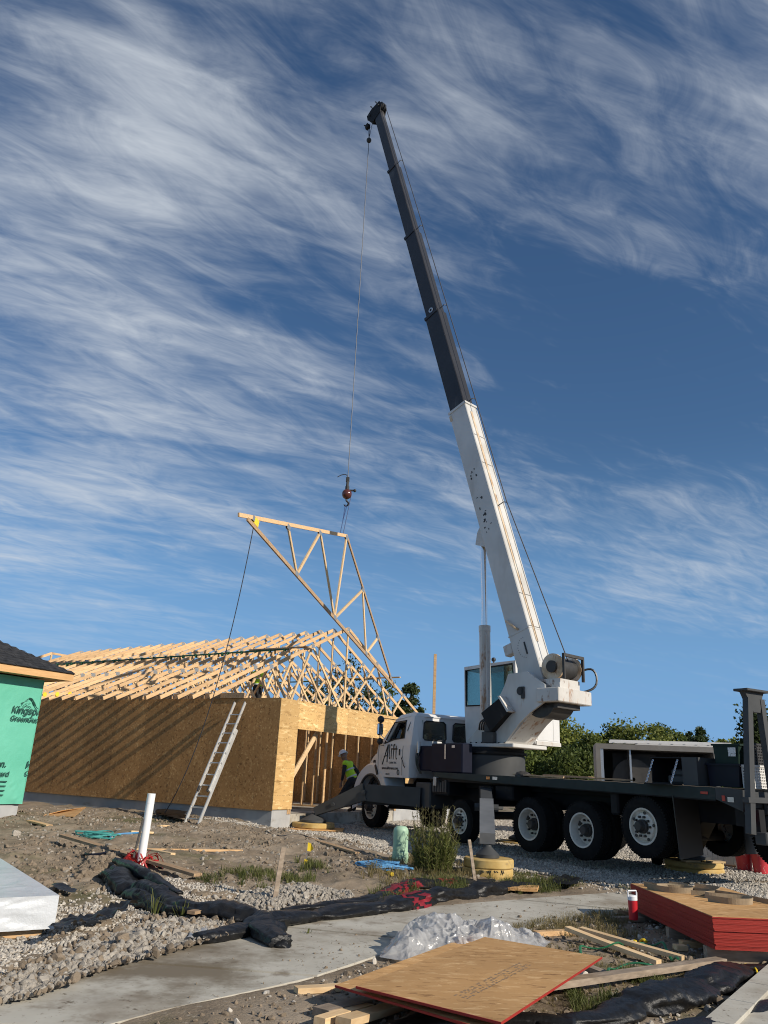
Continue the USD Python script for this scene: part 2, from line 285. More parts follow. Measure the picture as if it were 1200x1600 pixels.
_wk = inside(P_WALK.buffer(-0.12), _XX, _YY); _H = np.where(_wk, -0.07, _H); _rough = np.where(_wk, 0.0, _rough)
_H = gaussian_filter(_H, 0.6); _rough = np.where(inside(P_WALK.buffer(0.2), _XX, _YY), _rough*0.3, _rough)
_p = np.stack([_XX, _YY, 0*_XX], -1)
_H += _rough*(0.14*(meshkit.fbm(_p*0.9, 4, 3)-0.5)+0.10*(meshkit.fbm(_p*2.6, 3, 9)-0.5))
_c = [(-3.95, 12.9, 0.16, 0.55), (-5.2, 12.7, 0.1, 0.6), (-7, 17.5, 0.12, 0.9), (-0.1, 13.2, 0.10, 0.7), (-5.6, 15.0, 0.08, 0.5)]
for cx, cy, hh, rr in _c: _H += hh*np.exp(-((_XX-cx)**2+(_YY-cy)**2)/rr**2)*(0.6+0.8*meshkit.fbm(_p*5, 3, 2))
def ground(x, y):
    x, y = np.atleast_1d(np.asarray(x, float)), np.atleast_1d(np.asarray(y, float))
    return map_coordinates(_H, [(y-GY0)/GS, (x-GX0)/GS], order=1, mode='nearest')
def G(px, py, lift=0.0):   # the point of the ground seen at this point of the photograph
    d = ray(px, py); z = 0.1
    for _ in range(12):
        t = (z+lift-EYE)/d[2]; p = d*t; z = 0.5*z+0.5*float(ground(p[0], p[1])[0])
    return np.array([p[0], p[1], z+lift])
def onz(px, py, z=0.0): d = ray(px, py); t = (z-EYE)/d[2]; return np.array([d[0]*t, d[1]*t, z])
def atY(px, py, Y): d = ray(px, py); t = Y/d[1]; return np.array([d[0]*t, Y, EYE+d[2]*t])
def make_ground():
    xs = np.unique(np.r_[-400, -200, -110, -70, -45, -30, -22, np.arange(-18, -8, 0.30), np.arange(-8, 8.5, 0.055), np.arange(8.5, 18, 0.25), 20, 26, 36, 60, 100, 200, 400])
    ys = np.unique(np.r_[-300, -100, -30, -10, -3, 0, 2, 3.5, np.arange(4.6, 15, 0.05), np.arange(15, 26, 0.09), np.arange(26, 44, 0.4), 46, 50, 58, 70, 90, 130, 200, 400, 900])
    X, Y = np.meshgrid(xs, ys); Z = ground(X, Y)
    far = np.clip((np.hypot(X, Y)-40)/20, 0, 1); Z = Z*(1-far)+0.05*far
    near = (X > -9) & (X < 9) & (Y > 4) & (Y < 27); p = np.stack([X, Y, 0*X], -1)
    r = map_coordinates(_rough, [(Y-GY0)/GS, (X-GX0)/GS], order=1, mode='nearest')
    cl = meshkit.fbm(p*7, 3, 5); Z = Z+np.where(near, r*(0.10*np.maximum(cl-0.5, 0)+0.03*(meshkit.fbm(p*16, 2, 8)-0.5)), 0)
    n, m = X.shape; i = np.arange(n*m).reshape(n, m); q = np.stack([i[:-1, :-1], i[:-1, 1:], i[1:, 1:], i[1:, :-1]], -1).reshape(-1, 4)
    return (np.stack([X, Y, Z], -1).reshape(-1, 3), q)
mat('dirt', [(0.150, 0.116, 0.082), (0.240, 0.190, 0.137), (0.315, 0.257, 0.193)], scale=1.1, detail=9, rough=0.95, spec=0.1, world=True, bump=(26, 0.7, 0.02), lo=0.32, hi=0.68,
    extra=[(14.0, 0.58, 0.70, (0.36, 0.305, 0.24), (1, 1, 1)), (0.45, 0.52, 0.68, (0.115, 0.105, 0.055), (1, 1, 1)), (30.0, 0.62, 0.7, (0.34, 0.31, 0.26), (1, 1, 1))])
single('ground', make_ground(), MATS['dirt'], 'rough grey brown building site soil with clods', 'ground', smooth=True, kind='structure')
def sheet(poly, step, z, lift=0.0):     # a flat-lying sheet that follows the ground
    x0, y0, x1, y1 = poly.bounds; xs, ys = np.arange(x0, x1+step, step), np.arange(y0, y1+step, step); X, Y = np.meshgrid(xs, ys)
    ok = inside(poly, X, Y); Z = (ground(X, Y)+lift) if z is None else np.full(X.shape, z)
    n, m = X.shape; i = np.arange(n*m).reshape(n, m); k = ok[:-1, :-1] & ok[1:, 1:] & ok[:-1, 1:] & ok[1:, :-1]
    q = np.stack([i[:-1, :-1][k], i[:-1, 1:][k], i[1:, 1:][k], i[1:, :-1][k]], -1)
    used, inv = np.unique(q, return_inverse=True)
    return (np.stack([X, Y, Z], -1).reshape(-1, 3)[used], inv.reshape(q.shape))
mat('gravel_fine', [(0.20, 0.185, 0.165), (0.36, 0.34, 0.31), (0.52, 0.50, 0.465)], scale=26, detail=3, rough=0.9, spec=0.15, world=True, bump=(30, 0.9, 0.03), lo=0.35, hi=0.62, extra=[(0.5, 0.55, 0.72, (0.23, 0.20, 0.165), (1, 1, 1))])
single('gravel_drive', sheet(P_GRAV.buffer(-0.1), 0.25, None, 0.02), MATS['gravel_fine'], 'pale crushed stone drive under the crane truck', 'gravel', kind='structure')
# the walk: separate slabs with joints
def walk():
    A, B = np.array(WALK_FAR), np.array(WALK_NEAR)
    def along(P, t):
        s = np.r_[0, np.cumsum(np.linalg.norm(np.diff(P, axis=0), axis=1))]; return np.array([np.interp(t*s[-1], s, P[:, k]) for k in (0, 1)])
    ts = np.linspace(0, 1, 15); w = thing('sidewalk', 'pale concrete sidewalk of jointed slabs crossing the site', 'sidewalk', kind='structure')
    for k in range(14):
        g = 0.0009; P = [along(A, t) for t in np.linspace(ts[k]+g, ts[k+1]-g, 5)]+[along(B, t) for t in np.linspace(ts[k+1]-g, ts[k]+g, 5)]
        m = MB().prism(P, (0, 0, -0.12+0.004*((k*7) % 3-1)), (1, 0, 0), (0, 1, 0), (0, 0, 1), 0.12)
        part(w, 'slab', m, MATS['concrete'])
walk()
# ---------------------------------------------------------------- the house being framed (x along its front, y back along its left wall)
ZF, ZW, HW, HL = 0.62, 3.38, 12.5, 21.6
house = thing('unfinished_house', 'unfinished house of bare OSB walls under open timber roof trusses', 'house', (HC[0], HC[1], 0), rad(59))
def house_world(p): return np.array([*(HC+HE*p[0]+HD*p[1]), p[2]])
m = MB(); m.box((0.03, 0.03, -0.4), (0.25, HL, ZF)); m.box((0.25, 0.03, -0.4), (0.82, 0.25, ZF)); m.box((6.3, 0.03, -0.4), (HW, 0.25, ZF)); m.box((HW-0.22, 0.25, -0.4), (HW, HL, ZF)); m.box((0.25, HL-0.25, -0.4), (HW-0.22, HL, ZF))
part(house, 'foundation', m, MATS['foundation'])
part(house, 'floor_slab', MB().box((0.25, 0.06, 0.1), (HW-0.22, HL-0.25, 0.5)), MATS['concrete'])
k = 0; y = 0.0
while y < HL-0.1:
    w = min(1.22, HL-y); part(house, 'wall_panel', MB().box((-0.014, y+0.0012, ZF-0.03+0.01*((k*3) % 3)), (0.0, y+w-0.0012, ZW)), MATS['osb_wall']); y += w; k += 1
mat('nail_dark', [(0.06, 0.045, 0.03), (0.1, 0.08, 0.05)], rough=0.7)
# front wall: pier sheets left of the opening, header sheets above it, sheets right of it
fz = [ZF, 1.30, 1.95, 2.62, ZW]
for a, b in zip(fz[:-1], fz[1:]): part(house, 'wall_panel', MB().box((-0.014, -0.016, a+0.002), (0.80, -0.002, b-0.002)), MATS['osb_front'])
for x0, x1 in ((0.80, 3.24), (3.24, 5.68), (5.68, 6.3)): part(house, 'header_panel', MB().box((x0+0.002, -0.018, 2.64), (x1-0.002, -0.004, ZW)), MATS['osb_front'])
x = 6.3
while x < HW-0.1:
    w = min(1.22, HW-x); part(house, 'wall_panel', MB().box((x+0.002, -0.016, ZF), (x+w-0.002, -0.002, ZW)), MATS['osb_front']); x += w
y = 0.0
while y < HL-0.1:
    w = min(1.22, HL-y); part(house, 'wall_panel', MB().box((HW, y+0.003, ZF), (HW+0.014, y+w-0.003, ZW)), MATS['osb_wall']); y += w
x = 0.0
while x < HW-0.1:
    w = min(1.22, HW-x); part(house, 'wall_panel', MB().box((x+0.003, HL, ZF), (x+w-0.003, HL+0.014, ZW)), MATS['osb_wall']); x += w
for lo, hi in (((0.0, 0.0, ZW-0.09), (0.14, HL, ZW-0.002)), ((0.14, 0.0, ZW-0.09), (HW-0.14, 0.14, ZW-0.002)), ((HW-0.14, 0.0, ZW-0.09), (HW, HL, ZW-0.002)), ((0.14, HL-0.14, ZW-0.09), (HW-0.14, HL, ZW-0.002))): part(house, 'top_plate', MB().box(lo, hi), MATS['lumber'])
part(house, 'header_beam', MB().box((0.8, 0.0, 2.66), (6.3, 0.13, ZW-0.09)), MATS['lumber'])
part(house, 'sill_plate', MB().box((0.0, 0.0, ZF), (0.14, HL, ZF+0.045)), MATS['lumber'])
for yy in np.arange(0.02, HL-0.2, 0.61): part(house, 'stud', MB().box((0.003, yy, ZF+0.045), (0.138, yy+0.04, ZW-0.09)), MATS['lumber'])
for xx in (0.66, 0.74): part(house, 'stud', MB().box((xx, 0.003, 0.5), (xx+0.04, 0.138, ZW-0.09)), MATS['lumber'])
for xx in (6.3, 6.36): part(house, 'stud', MB().box((xx, 0.003, 0.5), (xx+0.04, 0.138, ZW-0.09)), MATS['lumber'])
nl_ = MB()
for zz in (0.95, 1.62, 2.30, 2.95):
    for xx in np.arange(0.04, 0.78, 0.10): nl_.box((xx, -0.0172, zz), (xx+0.03, -0.016, zz+0.008))
for zz in (2.68, 2.9, 3.14, 3.34):
    for xx in np.arange(0.84, 6.25, 0.11): nl_.box((xx, -0.0192, zz), (xx+0.03, -0.018, zz+0.008))
for xx in np.arange(0.41, 6.2, 0.41):
    for zz in np.arange(2.68 if xx > 0.8 else 0.7, 3.34, 0.12): nl_.box((xx, -0.0192 if xx > 0.8 else -0.0172, zz), (xx+0.008, -0.018 if xx > 0.8 else -0.016, zz+0.03))
part(house, 'nail_rows', nl_, MATS['nail_dark'], kind='stuff')
nl_ = MB(); rn_ = np.random.default_rng(9)
for yy in np.arange(0.02, HL, 0.61):
    for zz in np.arange(0.72, 3.3, 0.16): nl_.box((-0.0155, yy, zz+rn_.uniform(-.02, .02)), (-0.0142, yy+0.010, zz+0.03))
part(house, 'nail_rows', nl_, MATS['nail_dark'], kind='stuff')
# inside: an open stud partition and a sheathed one behind it
for yy in np.arange(1.9, 6.5, 0.41): part(house, 'stud', MB().box((5.0, yy, 0.55), (5.09, yy+0.04, 3.1)), MATS['lumber'])
part(house, 'plate', MB().box((5.0, 1.86, 0.5), (5.09, 6.6, 0.55)), MATS['lumber']); part(house, 'plate', MB().box((5.0, 1.86, 3.1), (5.09, 6.6, 3.19)), MATS['lumber'])
for xx in np.arange(0.3, 4.9, 0.41): part(house, 'stud', MB().box((xx, 6.5, 0.55), (xx+0.04, 6.6, 3.1)), MATS['lumber'])
part(house, 'plate', MB().box((0.3, 6.5, 3.1), (4.95, 6.6, 3.19)), MATS['lumber'])
for yy in np.arange(0.1, 7.0, 0.55): part(house, 'stud', MB().box((7.6, yy, 0.55), (7.7, yy+0.042, 3.2)), MATS['lumber_light'])
part(house, 'plate', MB().box((7.6, 0.05, 3.2), (7.7, 7.2, 3.29)), MATS['lumber'])
for yy in np.arange(0.05, 7.0, 1.22): part(house, 'inner_panel', MB().box((7.705, yy, 0.5), (7.72, yy+1.215, 3.29)), MATS['osb_wall'])
part(house, 'brace', MB().beam((0.55, 0.02, 1.18), (2.25, 0.30, 2.72), 0.14, 0.038, up=(-1, 0, 1)), MATS['lumber_light'])
part(house, 'brace', MB().beam((0.8, 1.5, 1.3), (4.2, 4.2, 0.6), 0.14, 0.038), MATS['lumber_brown'])
part(house, 'brace', MB().beam((1.2, 3.0, 2.5), (3.2, 6.4, 3.0), 0.09, 0.038), MATS['lumber'])
part(house, 'loose_panel', MB().frame((7.45, 0.9, 0.98), (0.02, 0.60, 0), (0.10, 0, 0.46), (0.009, 0, -0.002)), MATS['osb_wall'])
# ---- roof trusses
TS, TB, TZ = 0.456, 0.25, 0.0      # slope, heel height
HALF = HW/2
def top_at(x, hgt=1.0): x = x if x < HALF else HW-x; return (TB+TS*x)*hgt
mat('gusset', [(0.30, 0.31, 0.31), (0.42, 0.43, 0.43)], scale=30, rough=0.45, metallic=0.6)
def build_truss(root, ridge=None, tails=0.45, plates=True):
    W, T = 0.089, 0.038
    def seg(name, a, b, mt, w=W):
        m = MB().beam((a[0], 0, a[1]), (b[0], 0, b[1]), w, T, up=(-(b[1]-a[1]), 0, b[0]-a[0])); part(root, name, m, MATS[mt])
    H = top_at(HALF)-W/2*1.1
    seg('bottom_chord', (-0.0, W/2), (HW, W/2), 'lumber')
    off = W/2*1.1
    def tp(x): return (x, top_at(x)-off)
    if ridge is None:
        seg('top_chord', tp(-tails), (HALF-0.005, H), 'lumber_pink', 0.108); seg('top_chord', (HALF+0.005, H), (HW+tails, top_at(HW+tails)-off), 'lumber_pink', 0.108)
        b1, b2, b3 = 0.25*HW, 0.5*HW, 0.75*HW; t1, t2 = 0.335*HALF, 0.668*HALF
        for a, b in (((t1), b1), ((t2), b1), ((t2), b2-0.06), ((HW-t2), b2+0.06), ((HW-t2), b3), ((HW-t1), b3)):
            A = tp(a); Bp = (b, W); d = nrm((A[0]-Bp[0], A[1]-Bp[1])); seg('web', (A[0]-d[0]*W/2, A[1]-d[1]*W/2), Bp, 'lumber_light', 0.075)
        seg('king_post', (HALF, H-W/2), (HALF, W), 'lumber_light', 0.075)
        if plates:
            m = MB()
            for px, pz in ((0.1, 0.12), (HW-0.1, 0.12), (b1, W*0.6), (b2, W*0.6), (b3, W*0.6), (t1, tp(t1)[1]), (t2, tp(t2)[1]), (HW-t1, tp(HW-t1)[1]), (HW-t2, tp(HW-t2)[1]), (HALF, H-0.03)):
                for s in (-1, 1): m.box((px-0.085, s*(T/2+0.001), pz-0.06), (px+0.085, s*(T/2+0.003), pz+0.06))
            part(root, 'gusset_plates', m, MATS['gusset'], kind='stuff')
    else:
        xr = (ridge-TB)/TS; seg('top_chord', tp(-tails), tp(xr), 'lumber_pink', 0.108); seg('top_chord', tp(HW-xr), tp(HW+tails), 'lumber_pink'); seg('top_chord', (xr, ridge-off), (HW-xr, ridge-off), 'lumber')
        for q in np.linspace(xr, HW-xr, 5): seg('web', (q, W), (q, ridge-off-W/2), 'lumber_light', 0.075)
roof_sp = 0.61; t0 = None; TRUSS_Y = []
for i in range(24):
    yy = 2.12+roof_sp*i; TRUSS_Y.append(yy)
    if t0 is None:
        t0 = sub(house, 'roof_truss'); UsdGeom.Xformable(t0).AddTranslateOp().Set(Gf.Vec3d(0, yy, ZW)); build_truss(t0)
    else:
        x = copy_of(t0, 'roof_truss', (0.012*((i*37) % 5-2), yy+0.01*((i*53) % 5-2), ZW), 0, scale=(1, 1, 1-0.0042*i), parent=house)
for j in range(8):
    yy = 2.12+roof_sp*(24+j); r = sub(house, 'hip_truss'); UsdGeom.Xformable(r).AddTranslateOp().Set(Gf.Vec3d(0, yy, ZW))
    build_truss(r, ridge=max(0.5, (TB+TS*HALF)*0.9-0.3*(j+0.6)))
mat('green_spacer', [(0.018, 0.085, 0.035), (0.03, 0.12, 0.05)], rough=0.5)
def spacer(xc, y0, y1, n):
    ys = np.linspace(y0, y1, n)
    for a, b in zip(ys[:-1], ys[1:]):
        i0, i1 = (a-2.12)/roof_sp, (b-2.12)/roof_sp; z0, z1 = ZW+top_at(xc)*(1-0.0042*i0)+0.03, ZW+top_at(xc)*(1-0.0042*i1)+0.03
        m = MB().beam((xc, a, z0), (xc, b-0.01, z1), 0.045, 0.06)
        for q in np.arange(a+0.15, b-0.05, roof_sp):
            t = (q-a)/(b-a); z = z0+(z1-z0)*t; m.box((xc-0.05, q-0.02, z-0.09), (xc+0.05, q+0.02, z+0.035))
        part(house, 'truss_spacer', m, MATS['green_spacer'])
spacer(3.7, 2.75, 16.2, 6); spacer(9.4, 2.6, 15.0, 6)
part(house, 'strongback', MB().beam((3.7, 1.95, ZW+top_at(3.7)+0.06), (3.7, 4.4, ZW+top_at(3.7)+0.05), 0.04, 0.09), MATS['lumber_brown'])
part(house, 'strongback', MB().beam((9.4, 1.7, ZW+top_at(9.4)+0.06), (9.4, 5.4, ZW+top_at(9.4)+0.05), 0.04, 0.09), MATS['lumber_pink'])
part(house, 'strongback', MB().beam((6.3, 2.0, ZW+0.12), (6.3, 14.4, ZW+0.12), 0.09, 0.04), MATS['lumber'])
mat('yellow_mark', [(0.75, 0.50, 0.02), (0.85, 0.60, 0.04)], rough=0.6)
for i in range(10, 17):
    yy = 2.12+roof_sp*i; part(house, 'tail_tag', MB().cyl((-0.20, yy-0.025, ZW+0.165), (-0.20, yy-0.034, ZW+0.165), 0.075, 10), MATS['yellow_mark'])
part(house, 'blocking', MB().box((-0.04, 1.25, ZW+0.002), (0.02, 2.1, ZW+0.14)), MATS['lumber_brown'])
for i in range(0, 23):
    yy = 2.12+roof_sp*i; part(house, 'blocking', MB().box((0.01, yy+0.03, ZW+0.002), (0.05, yy+roof_sp-0.03, ZW+0.15)), MATS['lumber_brown'])
for yy in np.arange(2.6, 15, 3.3):
    part(house, 'diagonal_brace', MB().beam((2.6, yy, ZW+1.25), (5.2, yy+3.0, ZW+0.15), 0.09, 0.038), MATS['lumber'])
# ---------------------------------------------------------------- the truss hanging from the crane
TR_S = 12.0
HT = thing('hanging_roof_truss', 'new timber fan truss hanging tilted from the crane line above the house', 'roof truss')
def _ht():
    A0 = np.array([-2.55, 13.81, 4.42])*TR_S/9; A0[2] += EYE; az, tl, le, h = rad(19.81), rad(12.92), 0.01, 0.242
    e = np.array([sin(az), cos(az), 0]); n = np.array([-cos(az), sin(az), 0]); kk = np.array([0, 0, 1.0]); k2 = kk*cos(le)+n*sin(le)
    X = e*cos(tl)-k2*sin(tl); Z = e*sin(tl)+k2*cos(tl); return A0, X, Z, np.cross(Z, X), h
HA, HX, HZ, HN, HH = _ht()
def htp(u, v): return HA+HX*u*TR_S+HZ*v*TR_S
def _hts():
    W, T = 0.105, 0.045
    def seg(name, a, b, mt, w=W): A, Bq = htp(*a), htp(*b); d = nrm(Bq-A); part(HT, name, MB().beam(A, Bq, w, T, up=np.cross(HN, d)), MATS[mt])
    e = 0.6*W/TR_S
    seg('bottom_chord', (-0.005, 0), (1.03, 0), 'lumber_brown'); seg('top_chord', (-0.04, -0.04*2*HH+0.008), (0.5, HH+0.006), 'lumber_pink'); seg('top_chord', (0.5, HH+0.006), (1.02, -0.02*2*HH+0.006), 'lumber_brown', 0.095)
    t1, t2 = 0.34/2, 0.335
    for a, b in (((t1, HH*2*t1), (0.25, e)), ((t2, HH*2*t2), (0.255, e)), ((t2+0.004, HH*2*t2), (0.495, e)), ((0.5, HH-0.004), (0.5, e)), ((1-t2, HH*2*t2), (0.506, e)), ((1-t2, HH*2*t2), (0.75, e)), ((1-t1, HH*2*t1), (0.755, e))): seg('web', a, b, 'lumber_light', 0.085)
    m = MB()
    for u, v in ((0.02, 0.014), (0.25, 0.002), (0.5, 0.002), (0.75, 0.002), (t1, HH*2*t1), (t2, HH*2*t2), (1-t2, HH*2*t2), (1-t1, HH*2*t1), (0.5, HH), (0.98, 0.014)):
        c = htp(u, v)
        for s in (-1, 1): m.frame(c+HN*s*(T/2+0.003), HX*0.10, HZ*0.07, HN*0.002)
    part(HT, 'gusset_plates', m, MATS['gusset'], kind='stuff')
    mt = MB(); c = htp(0.03, 0.012); mt.frame(c, HX*0.11, HZ*0.09, HN*(T/2+0.008)); part(HT, 'yellow_tag', mt, MATS['yellow_mark'])
_hts()
# ---------------------------------------------------------------- the neighbouring house in green wrap
NB = atY(33, 1256, 17.8); nz = NB[2]; NBT = atY(69, 1063, 17.8)[2]
nb = thing('neighbouring_house', 'house at left edge wrapped in mint green sheeting under black shingle roof', 'house', (NB[0], NB[1], 0), rad(59))
mat('wrap_green', [(0.10, 0.39, 0.275), (0.135, 0.45, 0.325)], scale=0.9, rough=0.45, spec=0.4, bump=(4, 0.35, 0.03))
mat('ink_green', [(0.012, 0.06, 0.045), (0.018, 0.08, 0.06)], rough=0.5)
def wrapwall():
    n, k = 90, 60; U, V = np.meshgrid(np.linspace(-6, 0, n), np.linspace(nz, NBT, k)); p = np.stack([U*1.2, V*1.2, 0*U], -1)
    w = 0.02*meshkit.fbm(p*2.0, 4, 4)
    fold = np.zeros_like(U)
    for fx, fz_, ang, a in ((-0.1, nz+0.1, 0.9, 1), (-0.2, nz+0.12, 1.15, 1), (-0.15, nz+0.05, 0.65, 0.8), (-0.3, nz+0.1, 0.4, .6), (-0.9, NBT, -0.9, .7), (-1.0, NBT, -1.15, .7)):
        dx, dz = U-fx, V-fz_; s = -dx*sin(ang)-dz*cos(ang) if ang > 0 else -dx*sin(-ang)*-1+dz*cos(ang); r = np.hypot(dx, dz)
        fold += a*0.022*np.exp(-(s/0.03)**2)*np.exp(-r/1.1)
    Y = -0.012-w-fold; i = np.arange(n*k).reshape(k, n); q = np.stack([i[:-1, :-1], i[:-1, 1:], i[1:, 1:], i[1:, :-1]], -1).reshape(-1, 4)
    return (np.stack([U, Y, V], -1).reshape(-1, 3), q)
part(nb, 'wrap', wrapwall(), MATS['wrap_green'], smooth=True)
part(nb, 'wall', MB().box((-6, 0.0, nz), (-0.004, 8, NBT)), MATS['wrap_green'])
part(nb, 'foundation', MB().box((-6, 0.03, nz-0.7), (-0.04, 8, nz-0.002)), MATS['foundation'])
part(nb, 'wrap_tape', MB().box((-0.012, -0.03, nz), (0.004, 0.0, NBT)), MATS['wrap_green'])
def ntext(txt, h, x, z, bold=True, slant=0.0, right=None):
    t = meshkit.text_mesh(txt, h, 0.004, bold=bold); v = np.array(t.vertices); v[:, 0] += slant*v[:, 1]
    f = np.array(t.faces); c = v[f].mean(1); keep = c[:, 0]+x < -0.02; M = xform((1, 0, 0), (0, 0, 1), (0, -1, 0), (x, -0.058, z))
    mm = MB().add(v@M[:3, :3].T+M[:3, 3], f[keep]); return mm
_inv = lambda px, py: (lambda d: (lambda t: ((d[0]*t-NB[0])*HE[0]+(d[1]*t-NB[1])*HE[1], EYE+d[2]*t))((NB[0]*0.857167-NB[1]*0.515038)/(d[0]*0.857167-d[1]*0.515038)))(ray(px, py))
def nlab(txt, px, py, px2, py2, bold=True, slant=0.12):     # lettering from baseline-left point, cap height to second point
    x0, z0 = _inv(px, py); x1, z1 = _inv(px2, py2); part(nb, 'lettering', ntext(txt, abs(z1-z0), x0, z0, bold, slant), MATS['ink_green'])
nlab('Kingspan.', 15, 1113, 16.5, 1102.5); nlab('GreenGuard', 13, 1125.5, 14.5, 1117.5)
nlab('K', 37, 1199.5, 39, 1189); nlab('G', 35, 1212, 36, 1204.5)
x0, z0 = _inv(14, 1198.5); x1, z1 = _inv(14, 1189); hh = z1-z0
part(nb, 'lettering', ntext('Kingspan.', hh, x0-hh*7.3, z0, True, 0.12), MATS['ink_green']); x0, z0 = _inv(13, 1213); part(nb, 'lettering', ntext('GreenGuard', hh*0.8, x0-hh*6.6, z0, True, 0.1), MATS['ink_green'])
def lion():
    m = MB(); o = _inv(31, 1104); s = (_inv(31, 1090)[1]-o[1])*1.0
    def st(P, r): m.tube([(o[0]+a*s, -0.060, o[1]+b*s) for a, b in P], np.asarray(r)*s, 5)
    for k in range(6):
        a = 0.12*k; st(spline([(0.75+0.1*k, 1.05-0.03*k), (1.25+a*0.8, 0.95-a*0.9), (1.55+a*0.9, 0.45-a*0.8), (1.75+a*0.9, 0.25-a*0.55)], 9), [0.03, .05, .06, .065, .06, .055, .05, .035, .012])
    st(spline([(0.0, 0.35), (0.3, 0.55), (0.5, 0.8), (0.8, 1.0)], 8), 0.03); st(spline([(0.0, 0.35), (0.15, 0.2), (0.35, 0.0), (0.6, 0.1)], 8), 0.03); st([(0.15, 0.5), (-0.05, 0.45), (0.05, 0.3)], 0.04)
    st(spline([(0.5, 0.25), (0.8, 0.12), (1.1, 0.1), (1.3, -0.1)], 8), 0.04); st([(0.55, 0.72), (0.75, 0.7)], 0.03); st([(0.9, 0.5), (1.1, 0.4)], 0.03); st([(0.4, 0.4), (0.7, 0.45)], 0.02)
    return m
part(nb, 'logo', lion(), MATS['ink_green'])
m = MB()
for k in range(4):
    x0, z0 = _inv(8-k*2, 1222+7*k); m.box((x0-1.5, -0.062, z0), (x0, -0.056, z0+0.025))
part(nb, 'printed_lines', m, MATS['ink_green'])
mat('shingle', [(0.016, 0.017, 0.02), (0.03, 0.031, 0.034), (0.05, 0.05, 0.053)], scale=7, detail=6, rough=0.9, spec=0.2, bump=(80, 0.5, 0.006))
mat('fascia_wood', [(0.50, 0.28, 0.11), (0.62, 0.38, 0.17)], scale=3, stretch=(1, 8, 8), rough=0.65)
OV = 0.42; ez = NBT+0.02; pr = 0.5
part(nb, 'fascia', MB().box((-6, -OV-0.02, ez), (OV+0.02, -OV+0.02, ez+0.17)), MATS['fascia_wood']); part(nb, 'fascia', MB().box((OV-0.02, -OV+0.02, ez), (OV+0.02, 8, ez+0.17)), MATS['fascia_wood'])
part(nb, 'soffit', MB().box((-6, -OV+0.02, ez+0.01), (OV-0.02, 8, ez+0.03)), MATS['fascia_wood'])
def roof_nb():
    m = MB(); z0 = ez+0.17
    def zz(d): return z0+pr*d
    base = [(-6, -OV-0.05, zz(-0.03)), (OV+0.05, -OV-0.05, zz(-0.03)), (OV-3.5, -OV+3.5, zz(3.5)), (-6, -OV+3.5, zz(3.5)), (OV+0.05, 8, zz(-0.03)), (OV-3.5, 8, zz(3.5))]
    m.add(base, [[0, 1, 2], [0, 2, 3], [1, 4, 5], [1, 5, 2]])
    return m
part(nb, 'roof', roof_nb(), MATS['shingle'])
def shingles():
    m = MB(); z0 = ez+0.17; r = np.random.default_rng(3); ny = nrm((0, -pr, 1)); c = 0.143*cos(math.atan(pr)); d = 0.0
    while d < 3.4:
        x = -6.0; xe = OV-d+0.02
        while x < xe:
            w = min(r.uniform(0.16, 0.36), xe-x); t = r.uniform(0.006, 0.017); y0, y1 = -OV-0.06+d, -OV-0.06+d+c*1.15; za, zb = z0+pr*(d-0.02), z0+pr*(d-0.02+c*1.15)
            o = ny*t; m.add([(x, y0, za)+0*o, (x+w-0.006, y0, za)+0*o, (x, y0, za)+o, (x+w-0.006, y0, za)+o, (x+w-0.006, y1, zb)+ny*0.004, (x, y1, zb)+ny*0.004], [[0, 1, 3], [0, 3, 2], [2, 3, 4], [2, 4, 5]]); x += w
        d += c
    return m
part(nb, 'shingle_courses', shingles(), MATS['shingle'], kind='stuff')
# ---------------------------------------------------------------- the crane truck (x forward, y to its left, z up from the rear tyres' lowest point)
TX, TY, TZ0 = 4.7, 17.01, 0.22
truck = thing('crane_truck', 'white truck mounted crane standing on outriggers with its long telescopic boom raised', 'crane truck', (TX, TY, TZ0), rad(121))
_tf = np.array([sin(rad(-31)), cos(rad(-31)), 0]); _tl = np.array([-cos(rad(-31)), sin(rad(-31)), 0])
def tw(p): return np.array([TX, TY, TZ0])+_tf*p[0]+_tl*p[1]+np.array([0, 0, p[2]])
def wt(p): q = np.asarray(p, float)-[TX, TY, TZ0]; return np.array([q@_tf, q@_tl, q[2]])
def on_y(px, py, y): d = ray(px, py); o = np.array([0, 0, EYE])-[TX, TY, TZ0]; q = o+d*((y-o@_tl)/(d@_tl)); return np.array([q@_tf, q[2]])
def on_x(px, py, x): d = ray(px, py); o = np.array([0, 0, EYE])-[TX, TY, TZ0]; q = o+d*((x-o@_tf)/(d@_tf)); return np.array([q@_tl, q[2]])
wear = [(6.0, 0.66, 0.76, (0.30, 0.20, 0.12), (1, 1, 0.4)), (1.2, 0.55, 0.85, (0.52, 0.50, 0.46), (1, 1, 0.5))]
mat('white_paint', [(0.55, 0.545, 0.53), (0.64, 0.635, 0.62)], scale=1.0, rough=0.32, spec=0.5, extra=[(1.4, 0.50, 0.80, (0.42, 0.395, 0.36), (1, 1, 0.6)), (9.0, 0.68, 0.78, (0.38, 0.32, 0.27), (1, 1, 0.5))])
mat('boom_white', [(0.46, 0.45, 0.425), (0.58, 0.57, 0.54)], scale=0.8, rough=0.45, spec=0.4, extra=[(0.9, 0.48, 0.78, (0.38, 0.355, 0.31), (1, 1, 0.35)), (7.0, 0.68, 0.74, (0.16, 0.14, 0.12), (1, 1, 0.6)), (2.6, 0.62, 0.78, (0.40, 0.26, 0.15), (1.5, 1.5, 0.3))])
mat('rusty_white', [(0.44, 0.42, 0.39), (0.56, 0.54, 0.50)], scale=1.5, rough=0.55, extra=[(3.0, 0.52, 0.66, (0.30, 0.16, 0.08), (1.5, 1.5, 0.5)), (8.0, 0.6, 0.7, (0.18, 0.10, 0.06), (1, 1, 0.6))])
